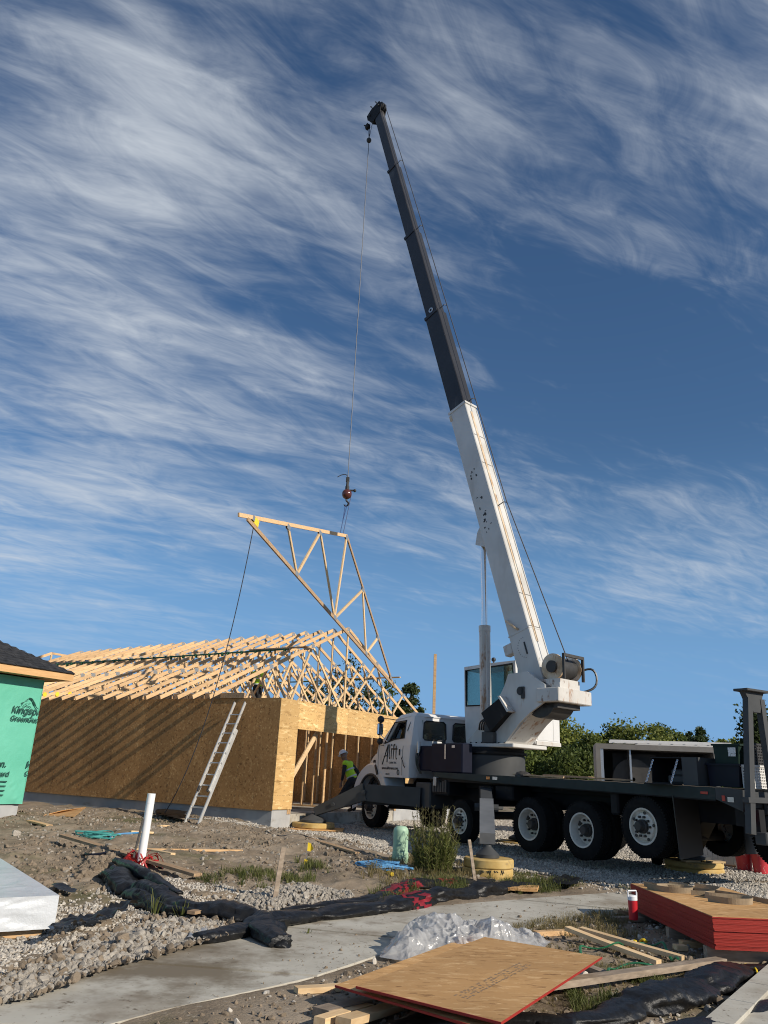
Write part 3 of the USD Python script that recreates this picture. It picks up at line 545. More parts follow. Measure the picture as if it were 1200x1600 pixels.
mat('rust_track', [(0.40, 0.25, 0.13), (0.55, 0.42, 0.28), (0.66, 0.60, 0.52)], scale=3.0, rough=0.7, extra=[(9, 0.55, 0.7, (0.24, 0.13, 0.06), (1, 1, 0.4))])
mat('boom_dark', [(0.014, 0.0145, 0.018), (0.024, 0.0245, 0.028)], scale=1.5, rough=0.42, spec=0.35, extra=[(1.6, 0.58, 0.8, (0.10, 0.095, 0.09), (1, 1, 0.25)), (12, 0.66, 0.74, (0.17, 0.15, 0.13), (1, 1, 0.5))])
mat('frame_dark', [(0.010, 0.010, 0.011), (0.018, 0.018, 0.019)], scale=3, rough=0.6, spec=0.15, extra=[(2.0, 0.58, 0.8, (0.075, 0.065, 0.055), (1, 1, 1))])
mat('frame_grey', [(0.040, 0.042, 0.043), (0.060, 0.062, 0.063)], scale=2, rough=0.55, spec=0.25, extra=[(3.0, 0.6, 0.78, (0.12, 0.11, 0.095), (1, 1, 0.6)), (14, 0.68, 0.75, (0.2, 0.17, 0.14), (1, 1, 1))])
mat('navy_paint', [(0.006, 0.007, 0.016), (0.010, 0.012, 0.024)], scale=2, spec=0.1, rough=0.5, extra=[(3, 0.66, 0.82, (0.03, 0.03, 0.035), (1, 1, .5))])
mat('deck_green', [(0.018, 0.026, 0.025), (0.030, 0.041, 0.039)], scale=3, rough=0.6, spec=0.2, extra=[(4, .58, .78, (0.06, 0.055, 0.048), (.4, 1, 1))])
mat('tyre_rubber', [(0.008, 0.008, 0.008), (0.016, 0.0155, 0.015)], scale=8, rough=0.9, spec=0.1, extra=[(4, 0.58, 0.8, (0.035, 0.03, 0.025), (1, 1, 1))])
mat('rim_cream', [(0.55, 0.52, 0.44), (0.66, 0.63, 0.55)], scale=5, rough=0.45, extra=[(6, 0.6, 0.75, (0.25, 0.2, 0.14), (1, 1, 1))])
mat('hub_dark', [(0.022, 0.02, 0.018), (0.05, 0.045, 0.04)], rough=0.6)
mat('deck_plank', [(0.20, 0.14, 0.085), (0.33, 0.25, 0.16), (0.42, 0.34, 0.24)], scale=3, stretch=(1, 8, 4), rough=0.8, rnd=0.15)
mat('red_lens', [(0.35, 0.012, 0.015), (0.42, 0.02, 0.02)], rough=0.25)
mat('amber_lens', [(0.55, 0.16, 0.01), (0.6, 0.2, 0.02)], rough=0.25)
mat('chrome', [(0.75, 0.75, 0.76), (0.82, 0.82, 0.83)], rough=0.12, metallic=1.0)
mat('sign_black', [(0.012, 0.012, 0.014), (0.016, 0.016, 0.018)], rough=0.5)
mat('faded_orange', [(0.55, 0.28, 0.08), (0.62, 0.33, 0.1)], rough=0.5)
mat('seat_dark', [(0.03, 0.03, 0.032), (0.04, 0.04, 0.042)], rough=0.8)
glass('window_glass', (0.90, 0.94, 0.93)); glass('crane_glass', (0.50, 0.61, 0.58)); glass('dark_glass', (0.66, 0.72, 0.71))
X3, Y3, Z3 = np.eye(3)
# ---- wheels
def make_wheel(name, c, r, w, side, kind, dual=False):
    wh = sub(truck, name); UsdGeom.Xformable(wh).AddTranslateOp().Set(Gf.Vec3d(*map(float, c))); s = side; a = (0, s, 0)   # outer face looks along a
    rr = r*0.56
    prof = [(rr, -w), (rr+0.03, -w-0.005), (r*0.86, -w-0.012), (r*0.965, -w+0.02), (r-0.012, -w+0.045)]
    for k in range(4):
        g = -w+0.05+(w-0.1)*(k+0.5)/4; prof += [(r, g-0.022), (r, g+0.010), (r-0.016, g+0.013), (r-0.016, g+0.019)]
    prof += [(r, -0.05), (r-0.012, -0.045), (r*0.965, -0.02), (r*0.86, 0.012), (r*0.75, 0.016), (rr+0.03, 0.006), (rr, 0.0), (rr, -w)]
    t = MB().lathe(prof, (0, 0, 0), a, 48)
    if dual:
        t2 = [(q, h-w-0.04) for q, h in prof]; t.lathe(t2, (0, 0, 0), a, 40)
    th = np.arange(60)*2*PI/60
    for q in th:        # shoulder lugs
        d = np.array([cos(q), 0, sin(q)]); tg = np.array([-sin(q), 0, cos(q)])
        for h in (-0.035, -w+0.035): t.frame(d*(r-0.012)+np.array([0, s*h, 0]), d*0.016, tg*0.016, np.array([0, 0.024, 0]))
    part(wh, 'tyre', t, MATS['tyre_rubber'], smooth=35)
    ri = rr+0.004
    if kind == 'deep':
        p = [(ri, -w*0.95), (ri, -0.02), (ri+0.018, 0.004), (ri+0.012, 0.012), (ri-0.012, 0.006), (ri-0.022, -0.03), (ri-0.04, -0.10), (ri-0.055, -0.155), (ri*0.55, -0.165), (ri*0.48, -0.175), (0.0, -0.175)]
        hubd, nr, nh, holes = -0.17, ri*0.62, -0.16, ri*0.78
    else:
        p = [(ri, -w*0.95), (ri, -0.02), (ri+0.018, 0.004), (ri+0.012, 0.012), (ri-0.012, 0.006), (ri-0.025, -0.035), (ri*0.84, -0.055), (ri*0.74, -0.012), (ri*0.62, 0.0), (ri*0.46, 0.005), (ri*0.40, -0.005), (0, -0.005)]
        hubd, nr, nh, holes = 0.0, ri*0.56, 0.002, ri*0.79
    part(wh, 'rim', MB().lathe(p, (0, 0, 0), a, 40), MATS['rim_cream'], smooth=35)
    hb = MB().lathe([(ri*0.40, hubd-0.02), (ri*0.40, hubd+0.05), (ri*0.33, hubd+0.07), (ri*0.30, hubd+0.13), (ri*0.24, hubd+0.15), (0, hubd+0.15)], (0, 0, 0), a, 20); part(wh, 'hub', hb, MATS['hub_dark'], smooth=35)
    for k in range(10):
        q = k*2*PI/10; c2 = np.array([cos(q)*nr, s*nh, sin(q)*nr]); part(wh, 'lug_nut', MB().cyl(c2, c2+np.array([0, s*0.045, 0]), 0.022, 6), MATS['hub_dark'])
    for k in range(2 if kind == 'deep' else 5):
        q = k*2*PI/(2 if kind == 'deep' else 5)+0.5; cc = np.array([cos(q)*holes, s*(nh-0.012 if kind != 'deep' else -0.155), sin(q)*holes]); n_ = 0.05 if kind == 'deep' else 0.028
        part(wh, 'hand_hole', MB().cyl(cc, cc+np.array([0, s*0.012, 0]), n_, 12), MATS['hub_dark'])
    return wh
for s in (1, -1):
    make_wheel('wheel', (7.26, 1.12*s, 0.50), 0.52, 0.30, s, 'flat')
    make_wheel('wheel', (3.17, 1.15*s, 0.42), 0.47, 0.26, s, 'flat')
    make_wheel('wheel', (0.74, 1.22*s, 0.525), 0.525, 0.27, s, 'deep', True)
    make_wheel('wheel', (-0.74, 1.22*s, 0.525), 0.525, 0.27, s, 'deep', True)
    make_wheel('wheel', (-2.22, 1.22*s, 0.70), 0.51, 0.34, s, 'flat')
make_wheel('wheel', (-3.55, -0.95, 0.62), 0.50, 0.34, -1, 'flat')
for x in (7.26, 3.17, 0.74, -0.74, -2.22): part(truck, 'axle', MB().cyl((x, -0.9, 0.55), (x, 0.9, 0.55), 0.09, 12), MATS['frame_dark'])
# ---- chassis
for s in (1, -1): part(truck, 'chassis_rail', MB().box((-4.1, 0.36*s, 0.82), (7.9, 0.46*s, 1.14)), MATS['frame_dark'])
for x in np.arange(-3.6, 7.6, 1.4): part(truck, 'cross_member', MB().box((x, -0.36, 0.86), (x+0.12, 0.36, 1.1)), MATS['frame_dark'])
part(truck, 'sub_frame', MB().box((-4.0, -0.62, 1.15), (5.0, 0.62, 1.27)), MATS['frame_dark'])
part(truck, 'outrigger_housing', MB().cbox((4.35, -1.18, 0.62), (5.0, 1.18, 1.22), 0.03), MATS['frame_grey']); part(truck, 'outrigger_housing', MB().cbox((2.0, -1.15, 0.80), (2.5, 1.15, 1.24), 0.03), MATS['frame_dark'])
for x0, x1, z0, z1, nm, mt in ((3.62, 4.3, 0.95, 1.34, 'tool_box', 'frame_dark'), (1.3, 1.9, 0.95, 1.26, 'air_tank', 'frame_dark'), (-1.62, -1.42, 0.85, 1.25, 'bracket', 'frame_dark')): part(truck, nm, MB().cbox((x0, 0.62, z0), (x1, 1.16, z1), 0.03), MATS[mt])
part(truck, 'fuel_tank', MB().cyl((5.15, 0.86, 0.80), (6.35, 0.86, 0.80), 0.28, 24), MATS['frame_dark'], smooth=30)
part(truck, 'step', MB().box((5.5, 0.95, 1.02), (6.4, 1.12, 1.06)), MATS['frame_dark'])
for k in range(6): part(truck, 'valve_block', MB().box((3.66+0.1*k, 1.165, 1.02), (3.73+0.1*k, 1.20, 1.3-0.03*(k % 3))), MATS['frame_grey'])
part(truck, 'tag_plate', MB().box((3.98, 1.262, 1.16), (4.1, 1.268, 1.36)), MATS['rusty_white'])
# ---- deck
ZD = 1.40
def deckrail(y0, y1): return MB().prism([(4.08, 1.35), (4.08, 1.49), (-3.75, 1.40), (-3.75, 1.235)], (0, y0, 0), X3, Z3, Y3, y1-y0)
for s in (1, -1): part(truck, 'deck_edge', MB().prism([(4.08, 1.36), (4.08, 1.47), (2.0, 1.455), (-3.75, 1.40), (-3.75, 1.21), (2.0, 1.30)], (0, 1.18*s if s > 0 else -1.25, 0), X3, Z3, Y3, 0.07), MATS['deck_green'])
for s in (1, -1): part(truck, 'tail_panel', MB().prism([(-3.755, 1.405), (-3.755, 1.22), (-4.22, 1.06), (-4.25, 1.38)], (0, 1.19 if s > 0 else -1.25, 0), X3, Z3, Y3, 0.06), MATS['frame_grey'])
part(truck, 'deck_frame', MB().prism([(4.0, 1.27), (4.0, 1.40), (-4.2, 1.335), (-4.2, 1.25)], (0, -1.175, 0), X3, Z3, Y3, 2.35), MATS['frame_dark'])
for k in range(9):
    y0 = -1.17+k*0.26
    part(truck, 'deck_plank', MB().prism([(2.5, 1.405), (2.5, 1.447+0.004*(k % 3)), (-3.7, 1.39+0.004*(k % 3)), (-3.7, 1.345)], (0, y0+0.004, 0), X3, Z3, Y3, 0.252), MATS['deck_plank'])
part(truck, 'tail_bar', MB().box((-4.25, -1.18, 1.02), (-4.19, 1.18, 1.36)), MATS['frame_grey'])
part(truck, 'marker_light', MB().cbox((-3.93, 1.252, 1.20), (-3.87, 1.262, 1.285), 0.004), MATS['red_lens']); part(truck, 'sticker', MB().box((-4.08, 1.252, 1.19), (-3.97, 1.256, 1.265)), MATS['rim_cream'])
part(truck, 'marker_light', MB().cbox((-3.62, 1.252, 1.29), (-3.48, 1.262, 1.33), 0.004), MATS['red_lens']); part(truck, 'marker_light', MB().cbox((1.95, 1.252, 1.36), (2.08, 1.262, 1.42), 0.004), MATS['amber_lens']); part(truck, 'sticker', MB().box((1.70, 1.252, 1.355), (1.86, 1.256, 1.42)), MATS['galvanised'])
part(truck, 'under_lip', MB().prism([(2.0, 1.285), (2.0, 1.305), (-3.74, 1.21), (-3.74, 1.19)], (0, 1.10, 0), X3, Z3, Y3, 0.14), MATS['frame_dark'])
# rear: boom rest, bumper, lamps, plate
part(truck, 'bumper', MB().cbox((-4.55, -1.22, 0.60), (-4.35, 1.22, 0.78), 0.015), MATS['frame_grey'])
part(truck, 'bumper_bracket', MB().box((-4.4, 0.98, 0.70), (-4.2, 1.12, 1.1)), MATS['frame_dark']); part(truck, 'bumper_bracket', MB().box((-4.4, -1.12, 0.70), (-4.2, -0.98, 1.1)), MATS['frame_dark'])
part(truck, 'tail_light', MB().cbox((-4.32, 1.155, 0.88), (-4.24, 1.235, 1.10), 0.02), MATS['red_lens'], smooth=40); part(truck, 'lamp_box', MB().box((-4.25, 0.80, 0.84), (-4.0, 1.14, 1.12)), MATS['frame_dark'])
part(truck, 'rear_panel', MB().box((-4.32, -1.1, 0.80), (-4.27, 0.78, 1.0)), MATS['frame_grey']); part(truck, 'rear_panel', MB().box((-4.34, 0.1, 1.04), (-4.29, 0.80, 1.26)), MATS['frame_grey'])
part(truck, 'licence_plate', MB().box((-4.352, 0.42, 1.06), (-4.344, 0.74, 1.22)), MATS['white_paint'])
def rest():
    yb, zb = on_x(1165, 1290, -4.36); yt, zt = on_x(1157.5, 1080, -4.36); y2, z2 = on_x(1182, 1090, -4.36); y3, z3 = on_x(1201, 1200, -4.36)
    zt = max(zt, z2); r = []
    r.append(('rest_leg', MB().beam((-4.4, yb-0.05, 0.75), (-4.4, yt-0.10, zt-0.1), 0.10, 0.12, up=(1, 0, 0)))); r.append(('rest_leg', MB().beam((-4.4, y3+0.0, 0.75), (-4.4, y2-0.02, zt-0.1), 0.10, 0.11, up=(1, 0, 0))))
    r.append(('rest_head', MB().prism([(yt-0.16, zt-0.32), (yt-0.02, zt-0.06), (yt+0.02, zt), (y2-0.08, zt), (y2-0.04, zt-0.06), (y2+0.06, zt-0.32)], (-4.34, 0, 0), Y3, Z3, -X3, 0.1)))
    r.append(('rest_cap', MB().cbox((-4.52, yt+0.06, zt), (-4.26, y2-0.14, zt+0.04), 0.008))); r.append(('rest_bar', MB().box((-4.46, y3-0.05, 1.20), (-4.36, yb, 1.28))))
    return r
for nm, q in rest(): part(truck, nm, q, MATS['frame_grey'])
part(truck, 'mud_flap', MB().prism([(0.70, 1.24), (0.06, 1.24), (0.02, 0.30), (0.62, 0.24)], (-2.93, 0.56, 0), Y3, Z3, X3, 0.02), MATS['black_plastic'])
part(truck, 'mud_flap', MB().box((-2.93, -1.2, 0.3), (-2.91, -0.6, 1.2)), MATS['black_plastic'])
# ---- cab
CW = 1.10
def cab():
    lo = [(x, y, z) for x, z in ((5.02, 1.30), (6.72, 1.30), (6.72, 2.16), (5.02, 2.2)) for y in (-CW, CW)]
    A = hull([(x*1.0, y*q, z) for x, z, q in ((5.10, 1.30, 0.985), (6.72, 1.30, 0.985), (6.74, 1.75, 1.0), (6.66, 2.12, 0.985), (5.06, 2.12, 0.985), (5.08, 1.75, 1.0), (5.0, 1.32, 0.80), (4.97, 1.75, 0.82), (4.97, 2.12, 0.80)) for y in (-CW, CW)])
    Bh = hull([(x, y*q, z) for x, z, q in ((6.66, 2.10, 0.98), (6.02, 2.80, 0.86), (5.90, 2.92, 0.80), (5.3, 2.98, 0.78), (5.10, 2.94, 0.80), (5.06, 2.10, 0.975), (4.97, 2.10, 0.80), (4.98, 2.84, 0.68), (5.08, 2.86, 0.88)) for y in (-CW, CW)])
    sh = man(A)+man(Bh)
    Ai = hull([(x, y*q, z) for x, z, q in ((5.06, 1.36, 0.93), (6.66, 1.36, 0.93), (6.60, 2.10, 0.93), (6.0, 2.76, 0.80), (5.3, 2.90, 0.74), (5.04, 2.80, 0.72), (5.05, 2.1, 0.90)) for y in (-CW, CW)])
    sh = sh-man(Ai)
    def cut(poly, o, A_, B_, N_, t): return man(MB().prism(poly, o, A_, B_, N_, t).tri())
    side = [(6.36, 2.17), (6.02, 2.72), (5.44, 2.76), (5.42, 2.30), (5.9, 2.27)]
    sh = sh-cut(side, (0, -1.5, 0), X3, Z3, Y3, 3.0)
    for s in (1, -1):
        a, b = (0.10, 0.78) if s > 0 else (-0.78, -0.10)
        sh = sh-cut([(a, 2.28), (a-0.02*s*0, 2.74), (b, 2.74), (b, 2.28)] if False else [(a+0.05, 2.27), (b-0.05, 2.27), (b, 2.32), (b-0.02, 2.70), (b-0.08, 2.75), (a+0.08, 2.75), (a+0.02, 2.70), (a, 2.32)], (4.8, 0, 0), Y3, Z3, X3, 0.5)
    ws = MB().frame((6.42, 0, 2.46), (0.35, 0, 0.25), (0, 0.80, 0), np.array([0.25, 0, -0.35])*-0.0+np.array([-0.17, 0, 0.24]))
    sh = sh-man(ws.tri())
    return sh, side
cabm, cside = cab()
cabx = sub(truck, 'cab'); UsdGeom.Xformable(cabx).AddTranslateOp().Set(Gf.Vec3d(0.22, 0, 0)); UsdGeom.Xformable(cabx).AddScaleOp().Set(Gf.Vec3f(1, 1.09, 1)); part(cabx, 'cab_shell', cabm, MATS['white_paint'], smooth=25)
for s in (1, -1): part(cabx, 'side_window', MB().prism(cside, (0, s*0.955-0.003, 0), X3, Z3, Y3, 0.006).map(lambda v: v+np.c_[0*v[:, 0], -s*(v[:, 2]-2.2)*0.14, 0*v[:, 0]]), MATS['window_glass'])
for s in (1, -1): part(cabx, 'rear_window', MB().box((4.985, 0.08*s, 2.25), (4.991, 0.80*s, 2.77)), MATS['dark_glass'])
mat('gasket', [(0.01, 0.01, 0.011), (0.016, 0.016, 0.017)], rough=0.6)
for s in (1, -1):
    a, b = (0.10, 0.78); P = [(4.965, s*y, z) for y, z in ((a+0.05, 2.27), (b-0.05, 2.27), (b, 2.32), (b-0.02, 2.70), (b-0.08, 2.75), (a+0.08, 2.75), (a+0.02, 2.70), (a, 2.32), (a+0.05, 2.27))]; part(cabx, 'window_seal', MB().tube(P, 0.018, 6), MATS['gasket'])
    P = [(x, s*(1.085-(z-2.1)*0.15), z) for x, z in cside+cside[:1]]; part(cabx, 'window_seal', MB().tube(P, 0.016, 6), MATS['gasket'])
part(cabx, 'windscreen', MB().frame((6.33, 0, 2.44), (0.31, 0, -0.0), (0, 0.84, 0), (-0.0, 0, 0.0)).map(lambda v: v) if False else MB().add([(6.62, -0.9, 2.14), (6.62, 0.9, 2.14), (6.04, 0.78, 2.76), (6.04, -0.78, 2.76)], [[0, 1, 2], [0, 2, 3]]), MATS['window_glass'])
part(cabx, 'roof_drip_rail', MB().tube([(6.0, 0.955, 2.80), (5.3, 0.95, 2.87), (5.06, 0.90, 2.86), (4.97, 0.70, 2.86), (4.96, -0.7, 2.86)], 0.016, 6), MATS['white_paint'])
part(cabx, 'seat', MB().cbox((5.35, 0.25, 1.5), (5.5, 0.75, 2.45), 0.05), MATS['seat_dark']); part(cabx, 'seat', MB().cbox((5.35, -0.75, 1.5), (5.5, -0.25, 2.45), 0.05), MATS['seat_dark']); part(cabx, 'dashboard', MB().cbox((6.25, -0.95, 1.7), (6.55, 0.95, 2.15), 0.06), MATS['seat_dark'])
th = np.linspace(0, 2*PI, 25); part(cabx, 'steering_wheel', MB().tube([(5.98+0.12*sin(q), 0.5+0.22*cos(q), 2.20+0.20*sin(q)) for q in th], 0.014, 6, cap=False), MATS['black_plastic'])
# the door: seams, handle, lettering
for P in ([(6.62, 1.36), (6.62, 2.12)], [(5.42, 1.36), (5.40, 2.1)]): part(cabx, 'door_seam', MB().tube([(P[0][0], 1.088, P[0][1]), (P[0][0], 1.103, 1.75), (P[1][0], 1.090, P[1][1])], 0.005, 4), MATS['gasket'])
part(cabx, 'door_handle', MB().cbox((5.52, 1.10, 1.86), (5.56, 1.118, 2.02), 0.006), MATS['black_plastic'])
part(cabx, 'grab_rail', MB().tube([(5.28, 1.085, 1.55), (5.29, 1.13, 1.6), (5.34, 1.13, 1.72), (5.40, 1.13, 1.78), (5.41, 1.09, 1.83)], 0.011, 6), MATS['black_plastic'])
part(cabx, 'grab_rail', MB().tube([(5.32, 1.0, 2.45), (5.31, 1.03, 2.50), (5.24, 0.99, 2.70), (5.23, 0.97, 2.74)], 0.011, 6), MATS['black_plastic'])
def ttext(parent, txt, h, x, y, z, m, bold=True, shear=0.0, slope=0.0, sx=1.0, tilt=0.0, name='lettering'):   # on the truck's left side, reading front to rear
    t = meshkit.text_mesh(txt, h, 0.003, bold=bold); v = np.array(t.vertices); v[:, 0] *= sx; a = v[:, 0]+shear*v[:, 1]; b = v[:, 1]+slope*v[:, 0]
    q = np.stack([x-a, y+v[:, 2]-tilt*b, z+b], 1); part(parent, name, MB().add(q, t.faces), m)
ttext(cabx, 'lift', 0.38, 6.10, 1.098, 1.76, MATS['sign_black'], bold=False, sx=0.70)
part(cabx, 'lettering', MB().tube([(6.40, 1.102, 1.62), (6.36, 1.102, 1.68), (6.13, 1.10, 2.14)], [0.012, 0.017, 0.012], 6).tube([(6.13, 1.10, 2.14), (6.15, 1.103, 1.68)], 0.017, 6).tube([(6.31, 1.103, 1.83), (6.15, 1.103, 1.85)], 0.014, 6), MATS['sign_black'])
ttext(cabx, 'CRANE INC', 0.05, 6.06, 1.10, 1.645, MATS['frame_grey'], bold=False)
ttext(cabx, 'www.aliftcrane.com', 0.062, 6.42, 1.096, 1.50, MATS['sign_black']); ttext(cabx, 'US DOT', 0.038, 6.22, 1.090, 1.36, MATS['sign_black'])
th = np.linspace(0, 2*PI, 17); part(cabx, 'round_badge', MB().tube([(5.60+0.045*cos(q), 1.096, 1.43+0.06*sin(q)) for q in th], 0.010, 5, cap=False), MATS['hub_dark'])
# ---- hood and fenders
def hood():
    S = [(6.92, 1.04, 2.14), (7.15, 1.02, 2.07), (7.50, 0.96, 1.95), (7.80, 0.88, 1.80), (7.98, 0.78, 1.62), (8.06, 0.70, 1.42)]
    P = []
    for x, w, z in S:
        for s in (-1, 1): P += [(x, s*w, z-0.14), (x, s*(w-0.10), z-0.03), (x, s*w*0.6, z), (x, s*(w+0.03), 1.40)]
    return hull(P)
part(truck, 'hood', hood(), MATS['white_paint'], smooth=25)
def fender(s):
    cx, cz, ri, ro = 7.24, 0.66, 0.64, 0.86; n = 22; v, f = [], []
    for k in range(n+1):
        q = rad(-14+198*k/n); q = PI-q if False else q
        px, pz = -cos(q), sin(q)
        zz = cz+pz*ro*1.16 if pz > 0 else cz+pz*ro; zi = cz+pz*ri*1.12 if pz > 0 else cz+pz*ri
        xo, xi = cx-px*ro*1.10, cx-px*ri*1.05
        v += [(xi, s*1.17, zi), (xo-0.0, s*1.19, zz-0.06), (xo, s*1.12, zz), (xo-0.02, s*0.62, zz+0.05), (xi, s*0.62, zi)]
    for k in range(n):
        for j in range(5):
            a, b = k*5+j, k*5+(j+1) % 5; q4 = [a, b, b+5, a+5]
            f += [[q4[0], q4[1], q4[2]], [q4[0], q4[2], q4[3]]] if s < 0 else [[q4[0], q4[2], q4[1]], [q4[0], q4[3], q4[2]]]
    f += [[0, 1, 2], [0, 2, 3], [0, 3, 4], [n*5, n*5+2, n*5+1], [n*5, n*5+3, n*5+2], [n*5, n*5+4, n*5+3]]
    return MB().add(v, f)
for s in (1, -1):
    part(truck, 'fender', fender(s), MATS['white_paint'], smooth=40)
    part(truck, 'wheel_well', MB().prism([(7.24+0.66*cos(q), 0.64+0.72*sin(q)) for q in np.linspace(0, PI, 20)], (0, 0.60*s-0.02, 0), X3, Z3, Y3, 0.04), MATS['frame_dark'])
    part(truck, 'wheel_arch', MB().tube([(7.24+0.665*cos(q), s*1.165, 0.62+0.665*1.10*sin(q)) for q in np.linspace(0.0, PI, 20)], 0.035, 6), MATS['black_plastic'])
    part(truck, 'inner_arch', MB().tube([(7.24+0.66*cos(q), s*0.9, 0.62+0.70*sin(q)) for q in np.linspace(0.0, PI, 14)], 0.05, 6), MATS['black_plastic'])
part(truck, 'hood_latch', MB().beam((6.98, 1.20, 1.60), (6.84, 1.21, 1.36), 0.07, 0.025, up=(1, 0, 0)), MATS['black_plastic'])
part(truck, 'hood_seam', MB().tube([(6.93, 1.10, 2.0), (6.93, 1.14, 1.75), (6.95, 1.14, 1.5)], 0.008, 4), MATS['gasket'])
for k, (x, mt) in enumerate(((7.34, 'sign_black'), (7.20, 'sign_black'), (7.07, 'faded_orange'))): part(truck, 'hood_vent', MB().prism([(x-0.055, 1.56), (x+0.02, 1.55), (x+0.05, 1.72), (x-0.025, 1.74)], (0, 1.00+0.022*k, 0), X3, Z3, Y3, 0.03).map(lambda v: v), MATS[mt])
ttext(truck, '612-208-5353', 0.10, 7.74, 0.90, 1.70, MATS['sign_black'], slope=0.34, sx=1.0, tilt=-0.20)
part(truck, 'front_bumper', MB().cbox((7.98, -1.15, 0.55), (8.2, 1.15, 0.85), 0.04), MATS['white_paint'])
part(truck, 'grille', MB().box((8.03, -0.5, 0.95), (8.06, 0.5, 1.4)), MATS['chrome'])
for s in (1, -1):
    part(truck, 'headlight', MB().cbox((7.9, 0.68*s, 1.0), (8.06, 0.98*s, 1.18), 0.03), MATS['chrome'])
    mr = sub(truck, 'wing_mirror'); y = 1.30*s
    part(mr, 'mirror_head', MB().cbox((6.60, y-0.09, 2.38), (6.68, y+0.09, 2.70), 0.03), MATS['chrome']); part(mr, 'mirror_head', MB().ball((6.62, y, 2.22), 0.09, 2, (0.7, 1, 1)), MATS['black_plastic'], smooth=True); part(mr, 'mirror_head', MB().ball((6.62, y, 2.80), 0.10, 2, (0.9, 1, 1)), MATS['black_plastic'], smooth=True)
    part(mr, 'mirror_arm', MB().tube([(6.55, 1.0*s, 2.10), (6.64, y, 2.12), (6.64, y, 2.85), (6.2, 0.92*s, 2.78)], 0.014, 6), MATS['frame_grey']); part(mr, 'mirror_arm', MB().tube([(6.36, 1.05*s, 2.08), (6.62, y, 2.40)], 0.010, 6), MATS['chrome']); part(mr, 'mirror_arm', MB().tube([(6.36, 1.05*s, 2.08), (6.62, 1.06*s, 2.16), (6.66, y, 2.2)], 0.014, 6), MATS['chrome'])
# ---- behind the cab
part(truck, 'hydraulic_tank', MB().cbox((3.02, 0.90, 1.47), (4.28, 1.22, 2.15), 0.025), MATS['navy_paint']); part(truck, 'battery_box', MB().cbox((4.30, 0.2, 1.50), (4.98, 1.12, 2.10), 0.025), MATS['navy_paint']); part(truck, 'hydraulic_tank', MB().cbox((3.98, -1.2, 1.50), (4.86, 0.15, 2.10), 0.025), MATS['navy_paint'])
part(truck, 'tank_gauge', MB().box((3.66, 1.222, 1.78), (3.71, 1.23, 2.12)), MATS['galvanised']); part(truck, 'tank_label', MB().box((3.30, 1.222, 2.04), (3.42, 1.226, 2.10)), MATS['galvanised'])
part(truck, 'filter_canister', MB().cyl((4.93, 1.16, 1.92), (4.93, 1.16, 2.2), 0.05, 14), MATS['galvanised'], smooth=30)
for k, dx in enumerate((0, 0.06, 0.12)): part(truck, 'hydraulic_hose', MB().tube(spline([(4.98-dx, 1.13, 2.15-0.05*k), (5.02-dx, 1.18, 1.85), (4.98-dx*0.7, 1.17, 1.6), (4.90-dx*0.5, 1.12, 1.42)], 14), 0.016, 6), MATS['black_plastic'])
part(truck, 'exhaust_stack', MB().tube([(4.9, -0.95, 1.2), (4.9, -0.95, 2.9), (4.85, -0.95, 3.05)], 0.07, 12), MATS['chrome'], smooth=30)
part(truck, 'filler_cap', MB().cyl((4.2, 0.9, 2.17), (4.2, 0.9, 2.25), 0.05, 12), MATS['black_plastic'])
# ---- outriggers: swung-out arms on floats
def arm(p0, p1, w0, w1, t, name='outrigger_arm', mt='frame_grey'):    # tapering flat-sided beam between two points of the world
    a, b = wt(p0), wt(p1); d = nrm(b-a); side = nrm(np.cross(d, (0, 0, 1))); up = np.cross(side, d)
    P = [a+up*w0/2*s+side*t/2*q for s in (-1, 1) for q in (-1, 1)]+[b+up*w1/2*s+side*t/2*q for s in (-1, 1) for q in (-1, 1)]
    part(truck, name, hull(P), MATS[mt]); return side
PAD1 = G(489, 1297); PAD2 = G(762, 1368); PAD3 = G(1085, 1362); PAD4 = np.array([*G(786, 1297)[:2], 0.0]); PAD4[:2] = (3.75, 20.6)
c1 = tw((4.7, 1.2, 0.86)); e1 = PAD1+[0.05, 0, 0.46]; k1 = c1+(e1-c1)*0.52+[0, 0, 0.30]
arm(c1, k1, 0.46, 0.40, 0.16); arm(k1+[0, 0, 0.02], e1, 0.42, 0.20, 0.20); arm(c1-[0, 0, 0.12], k1-[0, 0, 0.22], 0.16, 0.14, 0.08, 'outrigger_cylinder', 'frame_dark')
for q, r in ((k1, 0.06), (k1+(e1-k1)*0.62, 0.05)): sd = nrm(np.cross(wt(e1)-wt(k1), (0, 0, 1))); part(truck, 'pivot_pin', MB().cyl(wt(q)-sd*0.13, wt(q)+sd*0.13, r, 12), MATS['frame_grey'])
c2 = tw((2.28, 1.1, 1.0)); e2 = PAD2+[0, 0.02, 0.52]; k2 = c2+(e2-c2)*0.45+[0, 0, 0.12]
mat('arm_grey', [(0.10, 0.105, 0.11), (0.15, 0.155, 0.16)], scale=3, rough=0.5, extra=[(4, .6, .78, (0.2, 0.18, 0.15), (1, 1, .5))]); arm(c2, k2, 0.40, 0.36, 0.24); arm(k2, e2+[0, 0, 0.06], 0.36, 0.18, 0.27, mt='arm_grey'); sd = nrm(np.cross(wt(e2)-wt(k2), (0, 0, 1)))
for s in (-1, 1): part(truck, 'pivot_pin', MB().cyl(wt(k2)+sd*0.12*s, wt(k2)+sd*0.24*s, 0.07, 12), MATS['frame_grey'])
part(truck, 'arm_label', MB().frame(wt(k2*0.55+e2*0.45)+np.array([0, 0, 0.155]), sd*0.06, nrm(wt(e2)-wt(k2))*0.07, np.array([0, 0, 0.004])), MATS['white_paint'])
